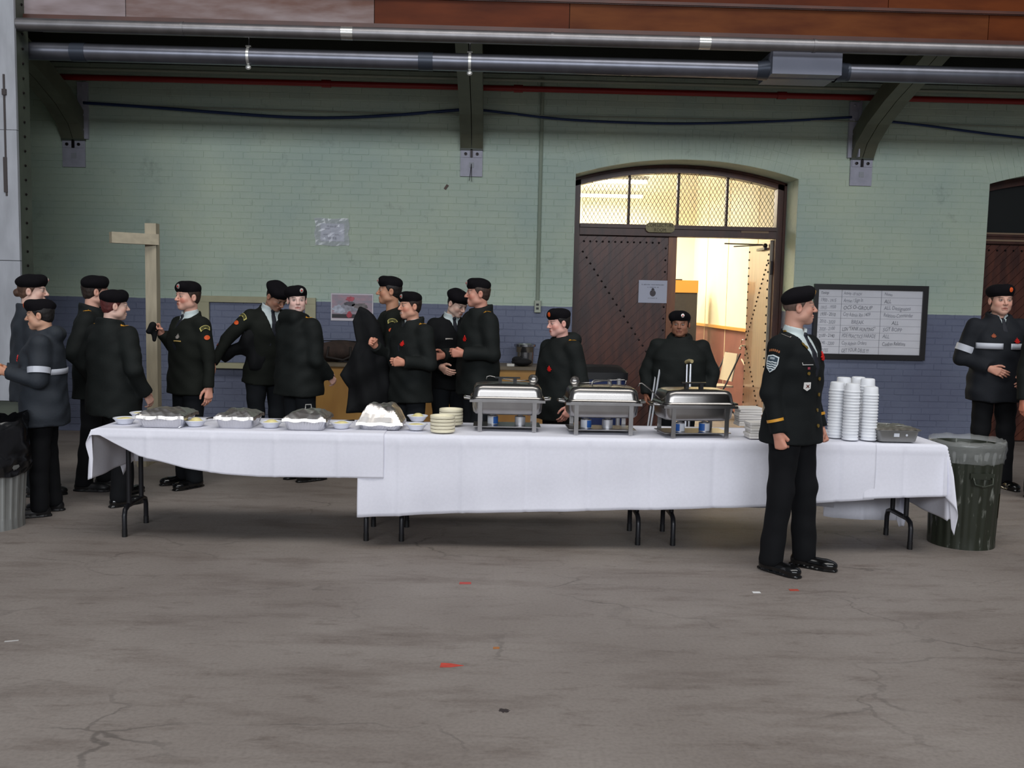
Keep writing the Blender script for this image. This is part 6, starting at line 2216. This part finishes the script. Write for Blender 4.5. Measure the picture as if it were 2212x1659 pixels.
def x_officer(c):
    sew, coat, lp = c['sew'], c['coat'], c['lean_pt']
    f0 = lambda X, Y, Z: c['arm']((X, Y, Z), 0)
    sh, el, wr = c['AR'][0]
    ax = norm(sh - el)
    out = norm(np.array([-1.0, -.12, 0]) - ax * np.dot((-1.0, -.12, 0), ax))
    p = sh + (el - sh) * .40
    shield = [(-.036, .045), (0, .054), (.036, .045), (.036, .0), (.026, -.03), (0, -.055), (-.026, -.03), (-.036, .0)]
    sew('shoulder_patch', f0, p + out * .05, -out, shield, mat('patch_white', (206, 214, 216), 0.7), 0.005, up=ax, lab='white edged shield patch with waves')
    sew('patch_field', f0, p + out * .05, -out, [(u * .84, v * .86) for u, v in shield], mat('patch_teal', (48, 66, 78), 0.8), 0.0075, up=ax)
    for k in range(4):
        w = (.058, .058, .052, .038)[k]
        zz = .012 - k * .0135
        wave = [(-w / 2 + w * i / 8, zz + .002 * math.sin(i * 1.6)) for i in range(9)] + [(w / 2 - w * i / 8, zz - .006 + .002 * math.sin((8 - i) * 1.6)) for i in range(9)]
        sew('patch_wave', f0, p + out * .05, -out, wave, MATS['patch_white'], 0.0095, up=ax)
    sew('patch_number', f0, p + out * .05, -out, [(-.014, .025), (.014, .025), (.014, .038), (-.014, .038)], mat('patch_grey', (150, 160, 166), 0.8), 0.0095, up=ax)
    p = sh + (el - sh) * .12
    # CANADA title: curved row of small letters' blocks
    for i in range(6):
        t = (i - 2.5) * .0115
        sew('title_letter', f0, p + out * .05, -out, [(t - .004, -.006 - t * t * 6), (t + .004, -.006 - t * t * 6), (t + .0035, .008 - t * t * 6), (t - .0035, .008 - t * t * 6)], mat('title_bronze', (150, 92, 54), 0.7), 0.006, up=ax)
    # collar badges, epaulette button and slide
    sew('collar_badge', coat, lp((-.085, -.1, 1.40)), (0, 1, 0), [(-.016, .02), (-.002, .018), (.004, .004), (.016, .0), (.018, -.014), (.002, -.018), (-.004, -.004), (-.014, .004)], M_BRASS, 0.006, thick=.005)
    sew('epaulette_button', coat, lp((-.105, .03, 1.5)), (0.3, -.2, -1), c['disc'](.010, 10), M_BRASS, 0.006, up=(0, -1, 0), thick=.005)
    sew('unit_title', coat, lp((-.172, -.02, 1.47)), (.7, .15, -.7), c['rect'](.05, .02), M_SILVER, 0.006, up=(0, 0, 1))
    sew('unit_title_field', coat, lp((-.172, -.02, 1.47)), (.7, .15, -.7), c['rect'](.042, .012), CLOTH['officer'], 0.0085, up=(0, 0, 1))
    # chest: name tag, ribbon, pocket button, breast badge, jacket buttons, poppy
    sew('name_tag', coat, lp((-.105, -.1, 1.295)), (0, 1, 0), c['rect'](.078, .016), mat('tag_white', (200, 200, 196), 0.5), 0.005)
    sew('name_tag_face', coat, lp((-.105, -.1, 1.299)), (0, 1, 0), c['rect'](.074, .013), CLOTH['black'], 0.0075)
    sew('ribbon', coat, lp((-.10, -.1, 1.268)), (0, 1, 0), c['rect'](.018, .014), mat('ribbon_pink', (150, 60, 74), 0.7), 0.005)
    sew('pocket_button', coat, lp((-.10, -.1, 1.237)), (0, 1, 0), c['disc'](.0105, 10), M_BRASS, 0.006, thick=.005)
    sew('breast_badge', coat, lp((-.105, -.1, 1.16)), (0, 1, 0), [(-.022, .024), (.022, .024), (.022, -.014), (0, -.028), (-.022, -.014)], mat('badge_white', (222, 220, 216), 0.5), 0.006, thick=.004)
    sew('badge_cross', coat, lp((-.105, -.1, 1.16)), (0, 1, 0), [(-.013, -.01), (-.003, .001), (-.012, .012), (0, .005), (.012, .012), (.003, .001), (.013, -.01), (0, -.004)], mat('badge_dark_red', (90, 34, 26), 0.6), 0.0105)
    for k in range(4):
        sew('jacket_button', coat, lp((.018, -.1, 1.20 - k * .095)), (0, 1, 0), c['disc'](.0115, 10), M_BRASS, 0.006, thick=.006)
    sew('poppy', coat, lp((.085, -.1, 1.33)), (0, 1, 0), c['maple'](.032), M_POPPY, 0.005, thick=.008)
    for k in (0, 1):
        ex_band_arm(c, k, .64, .71, 1, M_GOLD, 0.006, 'cuff_stripe')


make_person('person', 'officer in black service coat and polished shoes standing at attention before the buffet', 1722, 5.72, 613, 45, head=(36, -3, 0), skin=(206, 156, 136), hair=(104, 84, 74), coat='officer', style='tunic',
            arms=[((-.17, .10, -1), (.06, -.26, -1)), ((.2, .02, -1), (.04, -.30, -1))], hands=('fist', 'fist'), legs=((-.125, .03, 0), (.125, -.06, 0)), hem=.80, trousers='trousers_bl', shoe='shine', badge='gold',
            shirt=True, hair_len='shaved', extras=x_officer, h_head=0.0031, opt=dict(head=1.0, stubble=.35, blush=.35, vz=1.22, beret_tilt=-.14, pull=1.0, leg=1.04, brow=(.09, .06, .045), wide=1.0), palm=[(-1, -.2, .0), (1, -.2, 0)], group='officer', bulk=1.13)

# --- queue at the column ---------------------------------------------------------------------------
def x_stripe(c):
    ex_band_torso(c, 1.16, 1.205, gaps=((0.25, 2.2), (3.5, 4.4), (4.95, 5.9)))
    ex_band_arm(c, 0, .62, .79, 0); ex_band_arm(c, 1, .62, .79, 0)
    ex_poppy(c, .10, 1.28)
make_person('person', 'boy in charcoal parka with reflective stripes holding a bun by the black bin bag', 92, 6.84, 642, -74, head=(-6, 4, 0), skin=(204, 158, 132), hair=(22, 18, 18), coat='parka_blue', bulk=1.08,
            arms=[((-.15, -.28, -.9), (.3, -1, .22)), ((.22, -.02, -1), (-.30, -1, .28))], hands=('grip', 'grip'), legs=((-.11, .03, 0), (.10, -.04, 0)), badge='orange', extras=x_stripe, trousers='trousers_bl', hem=.74, hood=True,
            palm=[(-1, 0, .3), (1, 0, .3)], opt=dict(thumb=(0, 0, 1), brow=(.02, .015, .012), blush=.25), group='cadets in dark parkas and berets')
def x_ba(c):
    ex_epaulette(c, 0)
make_person('person', 'woman with brown hair bun in dark grey parka half hidden beside the white column', 70, 7.5, 581, 125, head=(-24, 0, 0), skin=PALE, hair=(92, 66, 52), coat='parka_blue', bun=True, arms=[((-.2, .05, -1), (.1, -.3, -1)), ((.2, .05, -1), (-.1, -.3, -1))],
            legs=((-.1, 0, 0), (.1, 0, 0)), badge='silver', group='cadets in dark parkas and berets', total=1.745)
def x_c(c):
    ex_epaulette(c, 0); ex_epaulette(c, 1)
make_person('person', 'cadet in dark parka mostly behind the red-haired woman', 205, 7.75, 592, 96, head=(28, 0, 0), skin=FAIR, hair=(46, 34, 28), coat='parka', arms=[((-.42, .25, -1), (.1, -.5, -.8)), ((.3, .05, -1), (-.2, -.6, -.6))],
            legs=((-.1, .07, 0), (.12, -.03, 0)), badge='silver', extras=x_c, group='cadets in dark parkas and berets', trousers='trousers_bl')
def x_d(c):
    ex_epaulette(c, 1); ex_epaulette(c, 0)
    g = G().sphere(tuple((c['hc'] + c['Rh'] @ np.array([.062, .062, .012])) * c['S']), .008, 8, 6)
    g.build('hair_clip', M_SILVER, c['body'])
make_person('person', 'red-haired woman in dark parka seen from behind, stepping along the table', 243, 7.22, 622, 150, head=(-28, 2, 0), skin=PALE, hair=(92, 38, 36), coat='parka', bulk=1.08, bun=False,
            arms=[((-.32, .1, -1), (.1, -.55, -.8)), ((.36, .12, -1), (-.15, -.5, -.85))], legs=((.14, -.40, 0.0), (-.06, .16, 0)) if False else ((-.13, .06, 0), (.17, -.24, 0)), badge=None, extras=x_d, hair_len='long', shirt=False, hem=.74,
            opt=dict(knee=(0, .06)), shoe='shine', group='cadets in dark parkas and berets', trousers='trousers_bl')

# --- boy facing out of the queue with a glove -------------------------------------------------------
def x_e(c):
    ex_shoulder(c, 1)
    c['sew']('wing_badge', c['coat'], c['lean_pt']((.07, -.1, 1.29)), (0, 1, 0), c['maple'](.026), M_SILVER, .006)
    c['sew']('wing_bar', c['coat'], c['lean_pt']((.07, -.1, 1.255)), (0, 1, 0), c['rect'](.09, .01), mat('pale_gold', (190, 160, 96), .5), .006)
e_ = make_person('person', 'fair boy with flushed cheeks in tunic, holding a black glove beside the wooden post', 408, 7.95, 604, -42, head=(-2, 0, 3), skin=(222, 172, 152), hair=(60, 46, 38), coat='tunic', style='tunic', bulk=1.14,
            arms=[((-.05, .04, -1), (.0, -.62, .78)), ((.22, .10, -1), (.12, -.10, -1))], hands=('grip', 'relax'), legs=((-.11, .0, 0), (.11, -.03, 0)), shirt=True, badge='silver', extras=x_e, shoe='shine', hem=.80,
            opt=dict(blush=1.0, thumb=(0, 0, 1), vz=1.36, wide=1.05), palm=[(-.3, -.2, .9), (1, -.1, 0)], group='cadets in green tunics')

def x_f(c):
    ex_shoulder(c, 0); 
    c['sew']('trade_badge', lambda X, Y, Z: c['arm']((X, Y, Z), 0), c['AR'][0][1] + (c['AR'][0][2] - c['AR'][0][1]) * .2 + np.array([-.06, 0, 0]), (1, .2, 0), [(-.02, .0), (0, .014), (.02, 0), (0, -.014)], mat('trade_red', (120, 52, 40), .7), .005)
make_person('person', 'cadet with bowed head in tunic pulling a dark jacket on, behind the girl', 574, 8.75, 600, 38, head=(14, 30, 0), skin=(176, 132, 110), hair=(30, 22, 20), coat='tunic', style='tunic', bulk=1.05, lean=(10, 0),
            arms=[((-.75, .25, -.8), (-.55, -.15, -.8)), ((.3, -.2, -1), (.2, -.6, -.6))], hands=('relax', 'grip'), shirt=True, badge=None, extras=x_f, legs=((-.12, .0, 0), (.12, 0, 0)), group='cadets in green tunics', total=1.80)
def x_g(c):
    ex_epaulette(c, 0)
make_person('person', 'pale girl in dark parka looking back towards the camera over her shoulder', 646, 8.25, 614, 138, head=(-122, 0, 0), skin=(232, 196, 184), hair=(34, 26, 24), coat='parka', bulk=1.12, bun=False, hair_len='long',
            arms=[((-.2, .0, -1), (.2, -.7, -.6)), ((.28, -.35, -.9), (.12, -1, .02))], hands=('relax', 'grip'), badge='silver', extras=x_g, hem=.78, opt=dict(blush=.25, pull=1.0), legs=((-.1, 0, 0), (.1, 0, 0)), group='cadets in dark parkas and berets', hood=True)

# --- group in the middle ----------------------------------------------------------------------------
def x_h(c):
    ex_shoulder(c, 1)
make_person('person', 'tall boy in profile wearing a tunic, carrying a dark coat over his arm', 842, 8.65, 594, -76, head=(-4, -2, 0), skin=(190, 140, 112), hair=(28, 22, 20), coat='tunic', style='tunic', bulk=1.02,
            arms=[((-.2, -.1, -1), (.2, -.7, -.5)), ((.2, -.12, -.95), (.0, -.75, -.4))], hands=('relax', 'relax'), badge='silver', extras=x_h, shirt=False, opt=dict(thumb=(0, 0, 1)), group='cadets in green tunics')
def x_i(c):
    ex_poppy(c, .075, 1.29); ex_epaulette(c, 1)
make_person('person', 'laughing boy in dark parka with a poppy and a raised fist', 888, 8.2, 627, -48, head=(-12, 0, 0), skin=(216, 162, 138), hair=(40, 30, 26), coat='parka', bulk=1.0, shirt=True, 
            arms=[((-.26, -.25, -1), (.28, -.8, .55)), ((.3, .0, -1), (-.25, -.9, .05))], hands=('fist', 'grip'), badge='silver', extras=x_i, opt=dict(smile=True, open=.004, blush=.7, vz=1.43, thumb=(0, 0, 1)), hem=.76, group='cadets in dark parkas and berets')
def x_j(c):
    c['sew']('name_tag', c['coat'], c['lean_pt']((-.08, -.12, 1.28)), (0, 1, 0), c['rect'](.07, .012), M_SILVER, .005)
make_person('person', 'cadet in black tunic and tie looking down, beside the tall laughing one', 972, 8.8, 626, 28, head=(18, 24, 0), skin=(226, 190, 172), hair=(30, 24, 22), coat='black', style='tunic', bulk=1.0, shirt=True,
            arms=[((-.26, .0, -1), (.15, -.7, -.3)), ((.26, -.05, -1), (-.3, -.8, -.1))], hands=('relax', 'grip'), badge=None, extras=x_j, opt=dict(vz=1.34), group='cadets in green tunics', lean=(4, 0), total=1.74)
def x_k(c):
    ex_poppy(c, .085, 1.24); ex_epaulette(c, 1)
make_person('person', 'tallest cadet, laughing in profile, in dark parka with a poppy', 1034, 8.4, 598, -66, head=(-14, 0, 0), skin=(206, 150, 130), hair=(64, 48, 40), coat='parka', bulk=1.04, 
            arms=[((-.2, -.1, -1), (.25, -.8, -.1)), ((.26, .05, -1), (-.3, -.85, .02))], hands=('relax', 'grip'), badge='silver', extras=x_k, opt=dict(smile=True, open=.005, blush=.6, thumb=(0, 0, 1)), hem=.76, group='cadets in dark parkas and berets')
def x_l(c):
    ex_poppy(c, .075, 1.22); ex_epaulette(c, 1)
make_person('person', 'short boy in dark parka with an orange cap badge behind the chafing dishes', 1212, 7.5, 662, -58, head=(-8, 6, 0), skin=(228, 176, 162), hair=(30, 24, 22), coat='parka', bulk=1.02,
            arms=[((-.25, -.02, -1), (.1, -.5, -.8)), ((.30, .10, -1), (.0, -.45, -.8))], badge='orange', extras=x_l, opt=dict(blush=.6), hood=True, group='cadets in dark parkas and berets')

# --- cadet on crutches ------------------------------------------------------------------------------
make_person('person', 'broad cadet in dark parka leaning on crutches before the open door', 1470, 8.6, 671, -10, head=(-6, 0, 0), skin=(150, 104, 82), hair=(18, 14, 14), coat='parka', bulk=1.34,
            arms=[((-.42, .0, -1), (.02, -.28, -1)), ((.48, .05, -1), (-.12, -.25, -1))], hands=('grip', 'grip'), badge='silver', opt=dict(head=1.17, wide=1.08, brow=(.012, .01, .008), blush=.15), hood=True, hem=.70, legs=((-.13, 0, 0), (.13, 0, 0)), group='cadets in dark parkas and berets')

# --- cadet at the far end ---------------------------------------------------------------------------
def x_o(c):
    ex_band_torso(c, 1.215, 1.265, gaps=((0.2, 2.9), (3.45, 4.6), (4.82, 5.95)))
    ex_band_arm(c, 0, .60, .80, 0); ex_band_arm(c, 1, .60, .80, 0)
    ex_poppy(c, .085, 1.285)
    c['sew']('breast_badge', c['coat'], c['lean_pt']((-.10, -.12, 1.325)), (0, 1, 0), c['maple'](.024), mat('dull_orange', (150, 70, 34), .7), .005)
make_person('person', 'tall cadet in navy parka with white reflective stripes and clasped hands at the far door', 2158, 8.5, 613, -4, head=(-2, 0, 0), skin=(220, 172, 152), hair=(96, 74, 60), coat='navy', style='parka', bulk=1.06, shirt=True,
            arms=[((-.34, .06, -1), (.62, -.62, -.28)), ((.36, .06, -1), (-.40, -.62, -.45))], hands=('relax', 'relax'), badge='orange', extras=x_o, opt=dict(vz=1.40, thumb=(0, -.3, 1), wide=1.03, head=1.14), palm=[(-.2, -1, .1), (.3, -1, .1)], shoe='shine', legs=((-.12, 0, 0), (.12, -.02, 0)), group='cadets in dark parkas and berets', hem=.76, trousers='trousers_bl')

# ---- what they hold --------------------------------------------------------------------------------
def cloth_lump(name, pts_r, m, label, cat, k=0.03, h=0.009, amp=0.006, seed=1):
    """soft folded garment: blended capsules, creased"""
    ph = np.random.RandomState(seed).uniform(0, 6.28, 6)
    P = np.array([p for a, b, _, _ in pts_r for p in (a, b)])
    o0 = P.mean(0)
    def f(X, Y, Z):
        d = None
        for a, b, ra, rb in pts_r:
            q = sd_caps((X, Y, Z), np.array(a) - o0, np.array(b) - o0, ra, rb)
            d = q if d is None else smin(d, q, k)
        return d + amp * np.sin(36 * X + ph[0] + 11 * Z) * np.sin(28 * Z + ph[1]) + amp * .7 * np.sin(52 * Z + 21 * Y + ph[2])
    R = max(max(r[2], r[3]) for r in pts_r) + .03
    V, Q = surface_net(f, P.min(0) - o0 - R, P.max(0) - o0 + R, h)
    return tag(mesh_obj(name, net_mesh(name, [(V, Q)], m), None, tuple(o0)), label, cat)


lab5 = 'fair boy with flushed cheeks in tunic, holding a black glove beside the wooden post'
h0, h1, h2 = hand_at(lab5, 0, (.085, -.03, 0)), hand_at(lab5, 0, (.12, -.05, .01)), hand_at(lab5, 0, (.07, -.04, -.02))
cloth_lump('black_glove', [(h0, h1, .024, .024), (h1, h1 + np.array([-.03, -.01, -.05]), .022, .02), (h0, h0 + np.array([.0, -.02, -.10]), .026, .018)], CLOTH['black'], 'black glove dangling from the flushed boy\'s hand', 'glove', h=.006, amp=.002)


def cloth_slab(name, outline, Yc, thick, m, label, cat, seed=1, h=0.011, dy=None):
    """hanging folded garment: an outline with real thickness, rounded and creased; dy(z) bends it in depth"""
    ph = np.random.RandomState(seed).uniform(0, 6.28, 6)
    P = np.array([at(x, y, Yc) for x, y in outline])
    o0 = np.array([P[:, 0].mean(), Yc, P[:, 2].mean()])
    pu, pv = P[:, 0] - o0[0], P[:, 2] - o0[2]
    def f(X, Y, Z):
        d = np.full(X.shape, 1e9, F32)
        ins = np.zeros(X.shape, bool)
        n = len(pu)
        for i in range(n):
            j = (i + 1) % n
            ex, ez = pu[j] - pu[i], pv[j] - pv[i]
            t = np.clip(((X - pu[i]) * ex + (Z - pv[i]) * ez) / (ex * ex + ez * ez), 0, 1)
            d = np.minimum(d, np.hypot(X - pu[i] - t * ex, Z - pv[i] - t * ez))
            c = (pv[i] > Z) != (pv[j] > Z)
            with np.errstate(divide='ignore', invalid='ignore'):
                ins ^= c & (X < ex * (Z - pv[i]) / (ez if abs(ez) > 1e-9 else 1e-9) + pu[i])
        d = np.where(ins, -d, d)
        crease = 0.020 * np.sin(30 * X + 7 * Z + ph[0]) + 0.014 * np.sin(15 * X - 21 * Z + ph[1])
        t = thick * (0.55 + 0.45 * np.clip(-d / 0.09, 0, 1)) + crease
        yy = np.abs(Y + 0.02 * np.sin(7 * Z + ph[2])) - t
        return smax(d, yy, 0.03)
    V, Q = surface_net(f, (pu.min() - .04, -thick - .08, pv.min() - .04), (pu.max() + .04, thick + .08, pv.max() + .04), h)
    return tag(mesh_obj(name, net_mesh(name, [(V, Q)], m), None, tuple(o0)), label, cat)


cloth_slab('carried_coat', [(762, 694), (776, 661), (792, 668), (806, 680), (822, 705), (836, 760), (846, 830), (842, 892), (748, 892), (753, 838), (735, 809), (757, 770), (772, 738), (766, 716)], 8.32, 0.085,
           CLOTH['black'], 'dark coat folded over the tall boy\'s arm', 'coat', seed=3)
cloth_slab('half_worn_jacket', [(474, 776), (488, 750), (516, 738), (524, 722), (545, 706), (566, 700), (578, 760), (572, 802), (540, 800), (532, 772), (508, 768), (486, 784)], 8.60, 0.06,
           CLOTH['black'], 'dark jacket sleeve hanging behind the bowed cadet', 'jacket', seed=4)
lab2 = 'boy in charcoal parka with reflective stripes holding a bun by the black bin bag'
hb = (hand_at(lab2, 0, (.09, -.035, .01)) + hand_at(lab2, 1, (.09, -.035, .01))) / 2
tag(G().sphere((0, 0, 0), (.055, .05, .032), 16, 10).build('bread_bun', mat('bun_brown', (196, 110, 60), 0.5, var=0.2, scale=14), loc=tuple(hb), smooth='all'), 'brown bread bun in the striped boy\'s hands', 'bun')

# crutches
def crutch(p_top, p_bot, label):
    a, b = np.array(p_top), np.array(p_bot)
    e = empty('crutch', tuple(b), 0, label, 'crutch', 'aluminium crutches')
    d = a - b
    ax = norm(d)
    side = norm(np.cross(ax, (1, 0.35, 0)))
    M_AL = mat('crutch_aluminium', (206, 208, 214), 0.3, 0.8)
    G().tube([ax * 0.02, ax * .5], .0125, 10).build('shaft', M_AL, e, True)
    for s in (-1, 1):
        G().tube([ax * .42 + side * s * .012, ax * .55 + side * s * .028, d * .98 + side * s * .03], .010, 8).build('side_tube', M_AL, e, True)
    G().tube([d * .62 - side * .035, d * .62 + side * .035], .015, 8).build('hand_grip', mat('grip_grey', (120, 116, 110), .7), e, True)
    G().tube([d + np.array([0, 0, 0]) - side * .05, d + np.array([0, 0, .008]), d + side * .05], .017, 10).build('armpit_pad', mat('pad_beige', (178, 162, 118), .7), e, True)
    G().lathe([(0, 0), (.022, 0), (.02, .04), (.013, .05)], 12).build('rubber_tip', M_BLACK, e, True)
    return e


t, b = at(1424, 780, 8.5), at(1383, 960, 8.28)
crutch((t[0] + .02, 8.56, 1.14), (b[0], 8.22, 0.0), 'crutch slanting down from the broad cadet on the plank door side')
t = at(1493, 785, 8.3)
crutch((t[0] - .005, 8.37, 1.10), (t[0] - .03, 8.20, 0.0), 'upright crutch in front of the broad cadet')

make_person('person', 'cadet almost wholly cut off by the picture edge, one hand showing', 2278, 8.0, 640, 10, coat='parka', arms=[((-.2, .0, -1), (-.10, -.12, -1)), ((.2, .05, -1), (.0, -.2, -1))], skin=(210, 140, 116), badge=None, group='cadets in dark parkas and berets')
